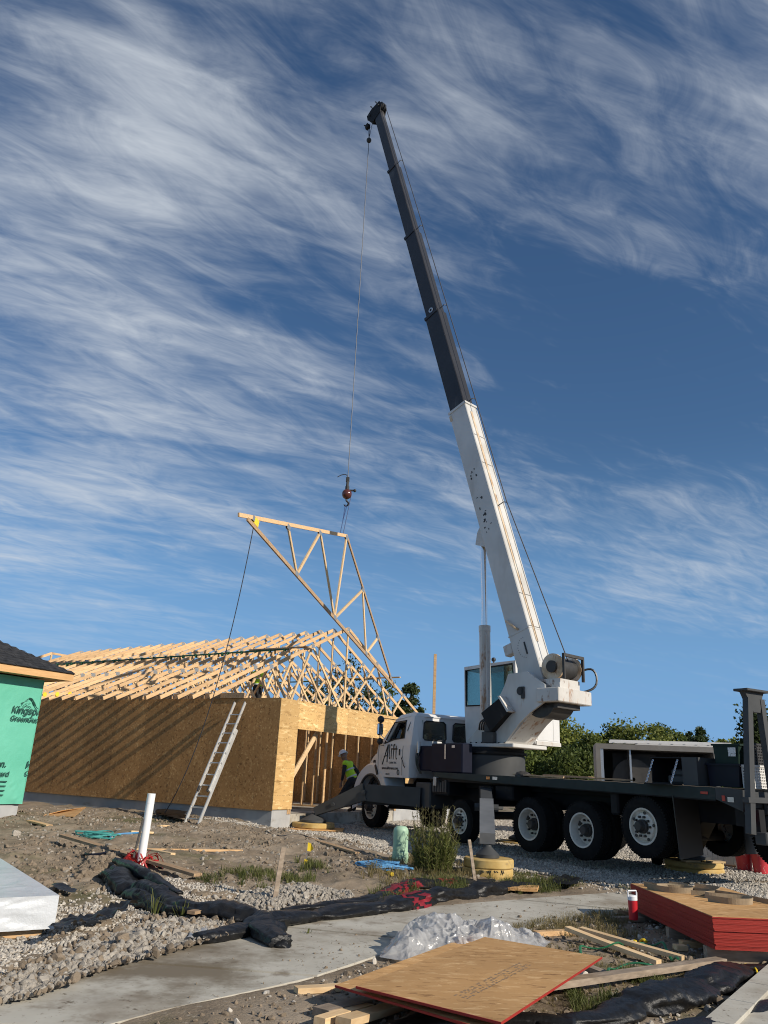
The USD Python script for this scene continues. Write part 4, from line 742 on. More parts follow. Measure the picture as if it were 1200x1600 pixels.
c3 = tw((-2.9, 0.3, 1.0)); e3 = PAD3+[0, 0, 0.40]; arm(c3, e3, 0.3, 0.24, 0.24, mt='frame_dark')
c4 = tw((2.3, -1.1, 0.95)); e4 = PAD4+[0, 0, 0.45]; arm(c4, e4, 0.35, 0.2, 0.25)
def float_foot(P, h, top, r=0.30):
    p = wt(P); part(truck, 'outrigger_foot', MB().lathe([(0, h), (0.06, h), (0.07, h-0.03), (r, top+0.05), (r, top), (0, top)][::-1], (p[0], p[1], p[2]), (0, 0, 1), 24), MATS['frame_grey'], smooth=30)
float_foot(PAD1, 0.42, 0.20, 0.34); float_foot(PAD2, 0.48, 0.285, 0.20); float_foot(PAD3, 0.38, 0.235); float_foot(PAD4, 0.38, 0.2)
# ---- superstructure, in the boom's own frame (u along the boom's heading, y to its left)
BD = rad(11.0)
def bm(o): return o.map(lambda v: np.c_[3.45+v[:, 0]*cos(BD)-v[:, 1]*sin(BD), v[:, 0]*sin(BD)+v[:, 1]*cos(BD), v[:, 2]-TZ0])
def bt(p): return np.array([3.45+p[0]*cos(BD)-p[1]*sin(BD), p[0]*sin(BD)+p[1]*cos(BD), p[2]-TZ0])
def b_world(p): return tw(bt(p))
tur = sub(truck, 'turret')
part(tur, 'pedestal', bm(MB().lathe([(0.0, 1.60), (0.84, 1.60), (0.84, 2.12), (0.80, 2.16), (0, 2.16)], (0, 0, 0), Z3, 40)), MATS['frame_grey'], smooth=30)
part(tur, 'slew_ring', bm(MB().lathe([(0.0, 2.162), (0.88, 2.162), (0.88, 2.22), (0.82, 2.23), (0.82, 2.31), (0, 2.31)], (0, 0, 0), Z3, 40)), MATS['frame_dark'], smooth=30)
part(tur, 'turntable', bm(MB().cbox((-1.22, -0.66, 2.312), (0.62, 0.66, 2.40), 0.015)), MATS['boom_white'])
for q in np.linspace(-0.9, 0.5, 9): part(tur, 'ring_bolt', bm(MB().cyl((q, 0.58, 2.40), (q, 0.58, 2.43), 0.022, 6)), MATS['hub_dark'])
armp = [(0.40, 2.402), (0.12, 2.62), (-0.62, 3.36), (-0.86, 3.74), (-0.98, 4.02), (-1.55, 4.05), (-2.05, 3.72), (-2.05, 3.34), (-1.62, 3.10), (-1.30, 2.86), (-0.86, 2.402)]
for s in (1, -1): part(tur, 'side_plate', bm(MB().prism(armp, (0, 0.46 if s > 0 else -0.52, 0), X3, Z3, Y3, 0.06)), MATS['boom_white'])
part(tur, 'rear_plate', bm(MB().prism([(-0.86, 2.403), (-0.80, 2.403), (-1.56, 3.10), (-1.62, 3.10)], (0, -0.458, 0), X3, Z3, Y3, 0.916)), MATS['rusty_white'])
part(tur, 'front_plate', bm(MB().prism([(0.34, 2.403), (0.40, 2.403), (-0.58, 3.36), (-0.64, 3.36)], (0, -0.458, 0), X3, Z3, Y3, 0.916)), MATS['boom_white'])
part(tur, 'side_cover', bm(MB().prism([(-0.30, 3.10), (-0.88, 3.44), (-1.10, 3.10), (-0.58, 2.66)], (0, 0.525, 0), X3, Z3, Y3, 0.20)), MATS['frame_dark'])
part(tur, 'cover_lip', bm(MB().prism([(-0.86, 3.48), (-0.92, 3.48), (-1.20, 3.12), (-1.14, 3.10)], (0, 0.53, 0), X3, Z3, Y3, 0.26)), MATS['rusty_white'])
part(tur, 'valve_bank', bm(MB().cbox((-0.62, 0.525, 2.41), (-0.26, 0.66, 2.66), 0.01).cbox((-0.56, 0.525, 2.665), (-0.30, 0.62, 2.86), 0.01)), MATS['frame_grey'], kind='stuff')
for k in range(6): part(tur, 'hydraulic_hose', bm(MB().tube(spline([(-0.1-0.07*k, 0.56, 2.72), (-0.22-0.07*k, 0.62, 2.92), (-0.40-0.05*k, 0.58, 2.98)], 9), 0.02, 6)), MATS['black_plastic'])
part(tur, 'boom_pin', bm(MB().cyl((-1.36, -0.56, 3.60), (-1.36, 0.56, 3.60), 0.10, 20)), MATS['steel_dark'], smooth=30); part(tur, 'pin_keeper', bm(MB().cbox((-1.48, 0.525, 3.42), (-1.38, 0.56, 3.70), 0.01)), MATS['hub_dark'])
part(tur, 'rear_drum_housing', bm(MB().lathe([(0.0, -0.40), (0.42, -0.40), (0.42, 0.40), (0, 0.40)], (-1.82, 0, 3.40), Y3, 28)), MATS['hub_dark'], smooth=30)
cwt = MB().cbox((-2.48, -0.74, 3.32), (-1.86, 0.60, 3.64), 0.02); part(tur, 'counterweight', bm(cwt), MATS['rusty_white'])
part(tur, 'counterweight_bracket', bm(MB().box((-2.3, -0.5, 3.20), (-1.9, 0.4, 3.318))), MATS['hub_dark'])
# the winch
win = sub(truck, 'winch'); wu, wz = -2.16, 4.14
part(win, 'winch_mount', bm(MB().box((-2.38, -0.40, 3.643), (-1.85, 0.40, 3.86))), MATS['rusty_white']); part(win, 'drum', bm(MB().lathe([(0.05, -0.36), (0.20, -0.36), (0.20, 0.30), (0.05, 0.30)], (wu, 0, wz), Y3, 24)), MATS['rope_steel'], smooth=30)
for y in (-0.40, 0.31): part(win, 'drum_flange', bm(MB().lathe([(0.0, 0.0), (0.31, 0.0), (0.31, 0.05), (0, 0.05)], (wu, y, wz), Y3, 28)), MATS['rust_track'], smooth=30)
part(win, 'winch_motor', bm(MB().cyl((wu, 0.36, wz), (wu, 0.42, wz), 0.14, 18)), MATS['hub_dark'], smooth=30); part(win, 'winch_motor', bm(MB().cyl((wu, -0.40, wz), (wu, -0.66, wz), 0.13, 18)), MATS['hub_dark'], smooth=30)
part(win, 'winch_frame', bm(MB().box((wu-0.36, -0.42, wz+0.22), (wu-0.30, 0.36, wz+0.29)).box((wu-0.36, -0.42, wz-0.3), (wu-0.30, -0.37, wz+0.22)).box((wu-0.36, 0.362, wz-0.3), (wu-0.30, 0.40, wz+0.29))), MATS['hub_dark'])
for k in range(3): part(win, 'rope_layer', bm(MB().lathe([(0.205, -0.34), (0.235, -0.33), (0.235, 0.28), (0.205, 0.29)], (wu, 0, wz), Y3, 20)), MATS['steel_dark'], smooth=30) if k == 0 else None
part(win, 'hydraulic_hose', bm(MB().tube(spline([(wu-0.1, -0.66, wz), (wu-0.3, -0.85, wz+0.05), (wu-0.38, -0.86, wz-0.3), (wu-0.2, -0.6, wz-0.5)], 14), 0.028, 6)), MATS['black_plastic'])
# the boom
BEL = rad(72.5); bdir = np.array([cos(BEL), 0, sin(BEL)]); bup = np.array([-sin(BEL), 0, cos(BEL)]); bb = np.array([-1.27, 0, 4.54])
boom = sub(truck, 'boom')
def bsec(s0, s1, w, h, name, mt, off=0.0, ch=0.02):
    m = MB().cbox((s0, -w/2, -h/2+off), (s1, w/2, h/2+off), ch); m.map(lambda v: bb+v[:, :1]*bdir+v[:, 1:2]*Y3+v[:, 2:3]*bup); return part(boom, name, bm(m), MATS[mt])
def bpart(name, m, mt, smooth=False): m.map(lambda v: bb+v[:, :1]*bdir+v[:, 1:2]*Y3+v[:, 2:3]*bup); return part(boom, name, bm(m), MATS[mt], smooth)
bsec(-0.95, 7.83, 0.49, 0.66, 'main_section', 'boom_white'); bsec(7.6, 11.83, 0.43, 0.58, 'boom_section', 'boom_dark'); bsec(11.7, 15.85, 0.37, 0.50, 'boom_section', 'boom_dark'); bsec(15.7, 19.70, 0.31, 0.43, 'boom_section', 'boom_dark'); bsec(19.6, 23.45, 0.26, 0.36, 'boom_section', 'boom_dark')
bpart('section_collar', MB().box((7.76, -0.265, -0.35), (7.84, -0.246, 0.35)).box((7.76, 0.246, -0.35), (7.84, 0.265, 0.35)).box((7.76, -0.265, 0.331), (7.84, 0.265, 0.36)), 'boom_white')
for s_, w, h in ((11.78, 0.375, 0.51), (15.8, 0.315, 0.44), (19.65, 0.265, 0.37)): bpart('section_collar', MB().box((s_-0.06, -w/2-0.05, -h/2-0.05), (s_+0.05, w/2+0.05, -h/2+0.005)).box((s_-0.06, w/2, -h/2), (s_+0.05, w/2+0.05, h/2)), 'boom_dark')
bpart('boom_track', MB().box((0.2, 0.02, 0.331), (7.5, 0.10, 0.345)), 'rust_track'); bpart('boom_seam', MB().box((-0.9, -0.245, 0.331), (7.7, -0.215, 0.35)), 'boom_white')
for s_ in (0.6, 1.5, 5.6, 6.6): bpart('weld_seam', MB().box((s_, -0.2, 0.331), (s_+0.012, 0.235, 0.337)), 'hub_dark')
bpart('base_band', MB().box((0.55, -0.255, -0.34), (0.57, 0.255, 0.338)), 'boom_white')
bpart('wear_pads', MB().box((7.5, 0.246, -0.34), (7.7, 0.256, -0.25)), 'rust_track')
bpart('limit_box', MB().cbox((0.15, 0.0, -0.60), (0.42, 0.22, -0.335), 0.015), 'rusty_white'); bpart('lever', MB().tube([(0.62, 0.26, 0.02), (0.7, 0.30, -0.05), (0.95, 0.31, -0.22), (0.98, 0.27, -0.26)], 0.03, 6), 'rust_track'); bpart('gauge_pointer', MB().box((-0.05, 0.246, 0.06), (0.26, 0.258, 0.10)), 'sign_black')
for k in range(12): q = rad(200+14*k); bpart('gauge_tick', MB().box((0.12+0.26*cos(q), 0.246, 0.10+0.26*sin(q)), (0.135+0.26*cos(q), 0.25, 0.115+0.26*sin(q))), 'sign_black')
for k in range(26):
    r_ = np.random.default_rng(k); s_, o_ = r_.choice([4.6, 4.1, 3.7, 5.4])+r_.uniform(-0.18, 0.18), r_.uniform(-0.2, 0.06); bpart('paint_chip', MB().box((s_, 0.2455, o_), (s_+r_.uniform(0.02, 0.09), 0.247, o_+r_.uniform(0.02, 0.07))), 'hub_dark')
bpart('round_mark', MB().lathe([(0.05, 0), (0.09, 0), (0.09, 0.004), (0.05, 0.004)], (11.95, 0.216, 0.02), Y3, 20), 'galvanised')
for s_, w in ((4.2, 0.33), (7.9, 0.30), (11.9, 0.27), (15.9, 0.24), (19.75, 0.20)): bpart('rope_guide', MB().tube([(s_, 0.05, w), (s_, 0.05, w+0.20), (s_, -0.04, w+0.22)], 0.014, 6), 'steel_dark')
# boom tip
tip = sub(truck, 'boom_tip')
def tpart(name, m, mt, smooth=False): m.map(lambda v: bb+v[:, :1]*bdir+v[:, 1:2]*Y3+v[:, 2:3]*bup); return part(tip, name, bm(m), MATS[mt], smooth)
for s in (1, -1): tpart('head_plate', MB().prism([(23.1, -0.26), (23.5, -0.52), (23.75, -0.50), (23.85, -0.2), (23.8, 0.28), (23.5, 0.34), (23.2, 0.18)], (0, 0.13 if s > 0 else -0.15, 0), X3, Z3, Y3, 0.02), 'frame_dark')
for a, b, r in ((23.58, 0.20, 0.19), (23.58, -0.34, 0.19)):
    for y in (-0.06, 0.06): tpart('sheave', MB().lathe([(0.0, -0.035), (r, -0.035), (r-0.035, 0.0), (r, 0.035), (0, 0.035)], (a, y, b), Y3, 24), 'steel_dark', 30)
    tpart('sheave_pin', MB().cyl((a, -0.20, b), (a, 0.20, b), 0.04, 10), 'steel_dark')
for a, b in ((23.95, -0.12), (23.9, 0.16), (23.35, -0.66)): tpart('rope_keeper', MB().tube([(a-0.2, 0.16, b), (a, 0.17, b-0.03), (a+0.02, 0.19, b-0.06)], 0.022, 6), 'steel_dark')
tpart('limit_switch', MB().cbox((23.15, 0.02, -0.74), (23.38, 0.16, -0.55), 0.02), 'frame_dark')
# lift cylinder
cyl = sub(truck, 'lift_cylinder')
part(cyl, 'barrel', bm(MB().cyl((0.14, 0.0, 2.5), (0.20, 0.0, 5.35), 0.145, 24)), MATS['rusty_white'], smooth=30); part(cyl, 'rod', bm(MB().cyl((0.20, 0, 5.35), (0.245, 0, 7.65), 0.085, 20)), MATS['chrome'], smooth=30)
part(cyl, 'gland', bm(MB().cyl((0.197, 0, 5.25), (0.20, 0, 5.40), 0.155, 24)), MATS['boom_white'], smooth=30)
part(cyl, 'oil_pipe', bm(MB().tube([(0.0, 0.12, 2.7), (0.03, 0.13, 5.1), (0.1, 0.1, 5.2)], 0.02, 6)), MATS['boom_white'])
part(cyl, 'rod_eye', bm(MB().cyl((0.25, -0.14, 7.72), (0.25, 0.14, 7.72), 0.12, 16)), MATS['steel_dark'], smooth=30); part(cyl, 'bracket', bm(MB().prism([(0.36, 7.62), (0.30, 7.95), (-0.12, 8.6), (0.02, 7.5)], (0, -0.2, 0), X3, Z3, Y3, 0.06).prism([(0.36, 7.62), (0.30, 7.95), (-0.12, 8.6), (0.02, 7.5)], (0, 0.14, 0), X3, Z3, Y3, 0.06)), MATS['boom_white'])
# operator cab on the far side of the boom
oc = sub(truck, 'operator_cab')
def opcab():
    prof = [(1.30, 3.34), (1.33, 4.46), (0.55, 4.50), (-0.42, 4.52), (-0.44, 4.0), (0.16, 3.30), (0.30, 2.44), (1.24, 2.44)]
    o = man(MB().prism(prof, (0, -1.36, 0), X3, Z3, Y3, 0.88).tri()); i = man(MB().prism([(1.27, 3.3), (1.29, 4.42), (-0.36, 4.46), (-0.38, 4.03), (0.24, 3.28), (0.38, 2.5), (1.2, 2.5)], (0, -1.32, 0), X3, Z3, Y3, 0.80).tri()); sh = o-i
    w1 = [(1.24, 3.42), (1.27, 4.36), (0.62, 4.40), (0.62, 3.42)]; w2 = [(0.48, 3.46), (0.50, 4.40), (-0.34, 4.44), (-0.36, 4.06), (0.22, 3.40), (0.42, 3.38)]
    for w in (w1, w2): sh = sh-man(MB().prism(w, (0, -1.6, 0), X3, Z3, Y3, 1.4).tri())
    sh = sh-man(MB().box((-0.6, -1.28, 4.05), (-0.2, -0.56, 4.42)).tri())-man(MB().box((1.2, -1.28, 3.40), (1.5, -0.56, 4.36)).tri())
    return sh, w1, w2
om, w1, w2 = opcab(); t_ = om.to_mesh(); part(oc, 'cab_shell', bm(MB().add(t_.vert_properties[:, :3], t_.tri_verts)), MATS['white_paint'])
for w in (w1, w2):
    for y in (-0.50, -1.345): part(oc, 'window', bm(MB().prism(w, (0, y, 0), X3, Z3, Y3, 0.006)), MATS['crane_glass'])
    part(oc, 'window_seal', bm(MB().tube([(a, -0.475, b) for a, b in w+w[:1]], 0.022, 6)), MATS['gasket'])
part(oc, 'seat', bm(MB().cbox((-0.1, -1.15, 2.9), (0.1, -0.7, 3.9), 0.05).cbox((0.1, -1.15, 2.9), (0.6, -0.7, 3.05), 0.05)), MATS['seat_dark']); part(oc, 'work_light', bm(MB().ball((0.35, -0.55, 4.60), 0.06, 2).cyl((0.35, -0.55, 4.5), (0.35, -0.55, 4.58), 0.02, 8)), MATS['black_plastic'])
part(truck, 'rear_cabinet', bm(MB().cbox((-0.85, -1.75, 2.45), (0.05, -0.70, 3.30), 0.02)), MATS['white_paint']); part(truck, 'cabinet_door', bm(MB().box((-0.858, -1.68, 2.56), (-0.851, -1.45, 3.24)).box((-0.858, -1.43, 2.56), (-0.851, -0.78, 3.24))), MATS['white_paint'], kind='stuff'); part(truck, 'cabinet_sill', bm(MB().box((-0.87, -1.75, 2.44), (-0.852, -0.72, 2.53))), MATS['rusty_white'])
# ---- ropes
def bpt(s, y, h): return b_world(bb+bdir*s+Y3*y+bup*h)
rope_r = 0.011
P = [b_world((wu-0.16, -0.05, wz+0.17))]+[bpt(s_, -0.03, w+0.24) for s_, w in ((4.2, 0.33), (7.9, 0.30), (11.9, 0.27), (15.9, 0.24), (19.75, 0.20))]+[bpt(23.58, 0.0, 0.39)]
part(truck, 'hoist_rope', MB().tube([wt(q) for q in P], rope_r*1.3, 6), MATS['rope_steel'])
LT = bpt(23.5, 0.03, -0.52); LT = bpt(23.38, 0.03, -0.53)
hk = atY(540, 772, LT[1]); LX, LY = LT[0], LT[1]
part(truck, 'hoist_rope', MB().tube([wt((LX, LY, LT[2])), wt((LX, LY, hk[2]+0.45))], rope_r*1.25, 6), MATS['rope_steel'])
for s in (-1, 1): part(truck, 'limit_chain', MB().tube([wt((LX+0.10*s, LY, LT[2]+0.05)), wt((LX, LY, LT[2]-0.75))], 0.010, 5), MATS['rope_steel'])
part(truck, 'limit_weight', MB().ball(wt((LX, LY, LT[2]-0.85)), 0.10, 2, (1, 1, 1.15)), MATS['steel_dark'], smooth=True)
# ---- the ball and hook, its slings
mat('ball_maroon', [(0.06, 0.018, 0.014), (0.10, 0.028, 0.02)], rough=0.18, spec=0.7)
hb = thing('hook_ball', 'maroon weighted ball with steel hook hanging on the crane rope', 'crane hook', (LX, LY, hk[2]))
part(hb, 'ball', MB().ball((0, 0, 0), 0.17, 3, (1, 1, 1.05)), MATS['ball_maroon'], smooth=True); part(hb, 'swivel', MB().cyl((0, 0, 0.15), (0, 0, 0.28), 0.07, 12).cyl((0, 0, 0.28), (0, 0, 0.46), 0.05, 10), MATS['steel_dark'], kind='stuff')
part(hb, 'rope_socket', MB().cbox((-0.06, -0.04, 0.44), (0.06, 0.04, 0.62), 0.015), MATS['steel_dark']); part(hb, 'rope_tail', MB().tube(spline([(0, 0, 0.60), (-0.05, 0, 0.70), (-0.16, 0.02, 0.72), (-0.36, 0.03, 0.62)], 12), 0.014, 6), MATS['rope_steel'])
part(hb, 'side_lug', MB().cyl((0.08, 0, 0.14), (0.26, 0, 0.14), 0.035, 8).ball((0.26, 0, 0.14), 0.055, 2), MATS['steel_dark'], kind='stuff')
part(hb, 'hook', MB().tube(spline([(0, 0, -0.16), (0, 0, -0.24), (0.06, 0, -0.30), (0.05, 0, -0.40), (-0.03, 0, -0.43), (-0.08, 0, -0.37)], 20), [0.03]*12+[0.028]*4+[0.024, 0.02, 0.015, 0.01], 8), MATS['steel_dark'], smooth=40)
mat('sling_blue', [(0.02, 0.04, 0.12), (0.03, 0.06, 0.16)], rough=0.6)
s1, s2 = htp(0.475, HH*0.95+0.006), htp(0.455, HH*0.91+0.006); hb0 = np.array([LX, LY, hk[2]-0.38])
sl = thing('lifting_sling', 'two leg dark sling from the hook down to the hanging truss', 'sling')
mid = hb0*0.45+s2*0.55
for P in ([hb0+[-0.03, 0, 0], mid, s2], [hb0+[0.03, 0, 0], mid], [np.array([LX+0.15, LY, hk[2]-0.06]), s1]): part(sl, 'sling_leg', MB().tube(P, 0.012, 5), MATS['sling_blue'])
# ---------------------------------------------------------------- outrigger pads
mat('pad_yellow', [(0.34, 0.21, 0.055), (0.46, 0.31, 0.10), (0.52, 0.38, 0.16)], scale=3, rough=0.75, extra=[(5, 0.56, 0.72, (0.20, 0.15, 0.09), (1, 1, 1)), (22, 0.66, 0.74, (0.08, 0.06, 0.04), (1, 1, 1))])
mat('pad_wood', [(0.36, 0.24, 0.12), (0.50, 0.36, 0.19)], scale=4, rough=0.8, rnd=0.1)
def disc(r, z0, z1, o=(0, 0)): return MB().lathe([(0, z0), (r-0.02, z0), (r, z0+0.02), (r, z1-0.02), (r-0.02, z1), (0, z1)], (o[0], o[1], 0), (0, 0, 1), 40)
pd = thing('outrigger_pad', 'tall yellow round timber pad under the middle outrigger beside the tall weeds', 'outrigger pad', PAD2, 0.3, 'round pads under the outriggers')
part(pd, 'pad_disc', disc(0.43, -0.08, 0.13), MATS['pad_yellow'], smooth=30); part(pd, 'pad_disc', disc(0.425, 0.133, 0.28, (0.015, -0.01)), MATS['pad_yellow'], smooth=30)
for k in range(4):
    P = [(0.432*cos(q), 0.432*sin(q), 0.05+0.08*abs(sin(k+j*1.7))) for j, q in enumerate(np.linspace(-2.3+0.27*k, -2.15+0.27*k, 5))]; part(pd, 'painted_scrawl', MB().tube(P, 0.008, 4), MATS['hub_dark'])
pd = thing('outrigger_pad', 'flat yellow round pad under the front outrigger by the house corner', 'outrigger pad', PAD1, 0.1, 'round pads under the outriggers')
part(pd, 'pad_disc', disc(0.56, 0.06, 0.19), MATS['pad_yellow'], smooth=30)
pl = single('plywood_sheet', MB().box((-0.68, -0.55, 0.0), (0.68, 0.55, 0.028)).box((-0.55, -0.6, 0.03), (0.8, 0.4, 0.055)), MATS['osb_sheet'], 'scrap sheets laid under the front outrigger pad', 'plywood', loc=PAD1)
pd = thing('outrigger_pad', 'yellow round pad on the drive under the rear outrigger near the red stack', 'outrigger pad', PAD3, 0.2, 'round pads under the outriggers')
part(pd, 'pad_disc', disc(0.55, -0.06, 0.09), MATS['pad_yellow'], smooth=30); part(pd, 'pad_disc', disc(0.545, 0.093, 0.20, (0.01, 0.012)), MATS['pad_yellow'], smooth=30)
for x, y in ((-0.25, -0.3), (0.25, -0.35), (0.05, 0.3)): part(pd, 'wood_block', MB().box((x-0.16, y-0.08, 0.202), (x+0.16, y+0.08, 0.235)), MATS['pad_wood'])
pd = thing('outrigger_pad', 'yellow pad beyond the truck wheels under the far outrigger', 'outrigger pad', PAD4, 0.0, 'round pads under the outriggers'); part(pd, 'pad_disc', disc(0.55, 0.0, 0.17), MATS['pad_yellow'], smooth=30)
# ---------------------------------------------------------------- what stands on the truck bed
def bed(px, py, y, ): q = on_y(px, py, y); return q
bx = thing('open_toolbox', 'black steel toolbox on the truck bed with its front flap hanging on chains', 'toolbox', tw((0, 0, 0)), rad(121))
x0, x1, z0, z1, y0, y1 = -3.08, -2.42, 1.43, 1.87, 0.55, 1.15
part(bx, 'box_shell', MB().box((x0, y0, z0), (x1, y0+0.02, z1)).box((x0, y0+0.02, z1-0.02), (x1, y1, z1)).box((x0, y0+0.02, z0), (x1, y1, z0+0.02)).box((x1-0.02, y0+0.02, z0+0.02), (x1, y1, z1-0.02)), MATS['frame_dark'])
part(bx, 'end_panel', MB().box((x0-0.30, y0, z0-0.01), (x0, y1+0.01, z1)), MATS['frame_grey'])
part(bx, 'flap', MB().box((x0+0.02, y1, z0-0.02), (x1-0.02, y1+0.24, z0)), MATS['frame_dark'])
for xx in (x0+0.08, x1-0.06):
    m = MB()
    for k in range(14):
        t = k/13; c = np.array([xx, y1+0.02+0.20*(1-t), z0+0.02+0.36*t]); th = np.linspace(0, 2*PI, 9); a, b = ((1, 0, 0), (0, -0.47, 0.88)) if k % 2 else ((0.3, 0.9, 0.4), (0, -0.47, 0.88))
        m.tube([c+np.array(a)*0.014*cos(q)+np.array(b)*0.022*sin(q) for q in th], 0.005, 4, cap=False)
    part(bx, 'chain', m, MATS['chrome'], kind='stuff')
part(bx, 'contents', MB().cbox((x0+0.06, y0+0.1, z0+0.02), (x0+0.4, y1-0.1, z0+0.14), 0.02).cbox((x0+0.10, y0+0.14, z0+0.145), (x0+0.36, y1-0.14, z0+0.24), 0.02), MATS['frame_grey'], kind='stuff')
mat('bin_green', [(0.006, 0.018, 0.013), (0.009, 0.025, 0.018)], rough=0.5, spec=0.25)
mat('bin_navy', [(0.006, 0.007, 0.014), (0.010, 0.011, 0.02)], rough=0.5, spec=0.2)
mat('mesh_grey', [(0.09, 0.09, 0.095), (0.15, 0.15, 0.155)], scale=2, rough=0.7)
mat('mesh_black', [(0.014, 0.014, 0.016), (0.028, 0.028, 0.03)], rough=0.7)
mat('paper_white', [(0.62, 0.62, 0.60), (0.72, 0.72, 0.70)], scale=3, rough=0.7, extra=[(30, 0.58, 0.64, (0.2, 0.2, 0.2), (1, 1, 1))])
def binbox(o, lo, hi, mt, rim=0.03):
    t = 0.025; part(o, 'bin_body', MB().prism([(lo[0]+0.03, lo[2]), (hi[0]-0.03, lo[2]), (hi[0], hi[2]), (lo[0], hi[2])], (0, lo[1], 0), X3, Z3, Y3, hi[1]-lo[1]), MATS[mt]); part(o, 'bin_rim', MB().box((lo[0]-0.02, lo[1]-0.02, hi[2]-0.03), (hi[0]+0.02, hi[1]+0.02, hi[2])), MATS[mt])
o = thing('storage_bin', 'dark navy storage bin on the tail of the truck bed', 'bin', tw((0, 0, 0)), rad(121)); binbox(o, (-4.02, 0.15, 1.42), (-3.42, 0.95, 1.78), 'bin_navy')
o = thing('green_bin', 'dark green bin with a paper sign stacked on the navy bin', 'bin', tw((0, 0, 0)), rad(121)); binbox(o, (-3.98, 0.2, 1.785), (-3.50, 0.86, 2.10), 'bin_green'); part(o, 'paper_sign', MB().box((-3.94, 0.882, 1.90), (-3.80, 0.886, 2.04)), MATS['paper_white'])
def basket(o, lo, hi, mt, dx=0.045):
    m = MB(); L_, W_, Hh = hi[0]-lo[0], hi[1]-lo[1], hi[2]-lo[2]
    for x in np.arange(lo[0], hi[0]+1e-6, dx):
        for y in (lo[1], hi[1]): m.box((x-0.010, y-0.006, lo[2]), (x+0.010, y+0.006, hi[2]))
    for y in np.arange(lo[1], hi[1]+1e-6, dx):
        for x in (lo[0], hi[0]): m.box((x-0.006, y-0.010, lo[2]), (x+0.006, y+0.010, hi[2]))
    for z in np.arange(lo[2], hi[2]+1e-6, dx): m.box((lo[0]-0.006, lo[1]-0.007, z-0.010), (hi[0]+0.006, lo[1]+0.007, z+0.010)); m.box((lo[0]-0.006, hi[1]-0.007, z-0.010), (hi[0]+0.006, hi[1]+0.007, z+0.010)); m.box((lo[0]-0.007, lo[1], z-0.010), (lo[0]+0.007, hi[1], z+0.010)); m.box((hi[0]-0.007, lo[1], z-0.010), (hi[0]+0.007, hi[1], z+0.010))
    part(o, 'wire_sides', m, MATS[mt], kind='stuff'); part(o, 'liner', MB().box((lo[0]+0.02, lo[1]+0.02, lo[2]), (hi[0]-0.02, hi[1]-0.02, hi[2]-0.06)), MATS[mt]); part(o, 'rim', MB().box((lo[0]-0.02, lo[1]-0.02, hi[2]), (hi[0]+0.02, lo[1]+0.02, hi[2]+0.03)).box((lo[0]-0.02, hi[1]-0.02, hi[2]), (hi[0]+0.02, hi[1]+0.02, hi[2]+0.03)).box((lo[0]-0.02, lo[1]+0.02, hi[2]), (lo[0]+0.02, hi[1]-0.02, hi[2]+0.03)).box((hi[0]-0.02, lo[1]+0.02, hi[2]), (hi[0]+0.02, hi[1]-0.02, hi[2]+0.03)), MATS[mt])
mat('mesh_white', [(0.50, 0.49, 0.46), (0.62, 0.61, 0.58)], scale=2, rough=0.6)
o = thing('mesh_basket', 'pale wire mesh crate at the very tail of the truck bed', 'crate', tw((0, 0, 0)), rad(121)); basket(o, (-4.22, -0.75, 1.42), (-4.04, 0.90, 1.74), 'mesh_white')
o = thing('mesh_basket', 'black wire mesh crate stacked above the pale one at the truck tail', 'crate', tw((0, 0, 0)), rad(121)); basket(o, (-4.20, -0.65, 1.775), (-4.0, 0.70, 2.08), 'mesh_black')
for k, (x, y, l, a) in enumerate(((0.6, 1.0, 1.5, 0.02), (-0.9, 0.95, 1.7, -0.03), (0.2, 0.6, 1.2, 0.1))):
    c = tw((x, y, 1.435+0.012*k+0.02*x*0.5)); d = np.array([_tf[0]*cos(a)-_tf[1]*sin(a), _tf[0]*sin(a)+_tf[1]*cos(a), 0.014]); single('loose_board', MB().beam(c-d*l/2+[0, 0, .035], c+d*l/2+[0, 0, .035], 0.03, 0.2), MATS['lumber_brown'], ('weathered board lying on the truck bed near the turret', 'pale board lying on the truck bed before the toolbox', 'short board lying mid bed on the truck')[k], 'board', group='boards on the truck bed')
c = tw((1.15, 1.0, 1.47)); single('cloth_bundle', MB().tm(trimesh.creation.icosphere(3, 1.0)).map(lambda v: c+v*[0.16, 0.16, 0.09]*(0.75+0.5*meshkit.fbm(v*1.7+5, 3, 2))[:, None]), MATS['hub_dark'], 'crumpled dark bundle lying on the truck bed', 'bundle', smooth=True)
# ---------------------------------------------------------------- boxes and panels beyond the truck
mat('trailer_grey', [(0.13, 0.12, 0.11), (0.18, 0.17, 0.155)], scale=1.5, rough=0.6, extra=[(5, .58, .75, (0.14, 0.12, 0.1), (1, 1, .4))])
ot = atY(934, 1240, 22.5); vt = thing('service_trailer', 'grey open sided service trailer parked beyond the truck with white ladders on top', 'trailer', (ot[0], ot[1], 0.05), rad(-13))
mat('trailer_inside', [(0.03, 0.028, 0.026), (0.05, 0.047, 0.043)], rough=0.8); part(vt, 'back_wall', MB().box((0.121, 1.70, 0.625), (3.09, 1.745, 2.475)), MATS['trailer_inside']); part(vt, 'inner_floor', MB().box((0.121, 0.01, 0.622), (3.09, 1.69, 0.63)), MATS['trailer_inside'])
part(vt, 'body', MB().box((0, 0, 0.5), (0.12, 1.8, 2.62)).box((0.12, 0, 2.48), (3.2, 1.8, 2.62)).box((0.12, 0, 0.5), (3.2, 1.8, 0.62)).box((3.1, 0, 0.62), (3.2, 1.8, 2.48)).box((0.12, 1.75, 0.62), (3.1, 1.8, 2.48)), MATS['trailer_grey'])
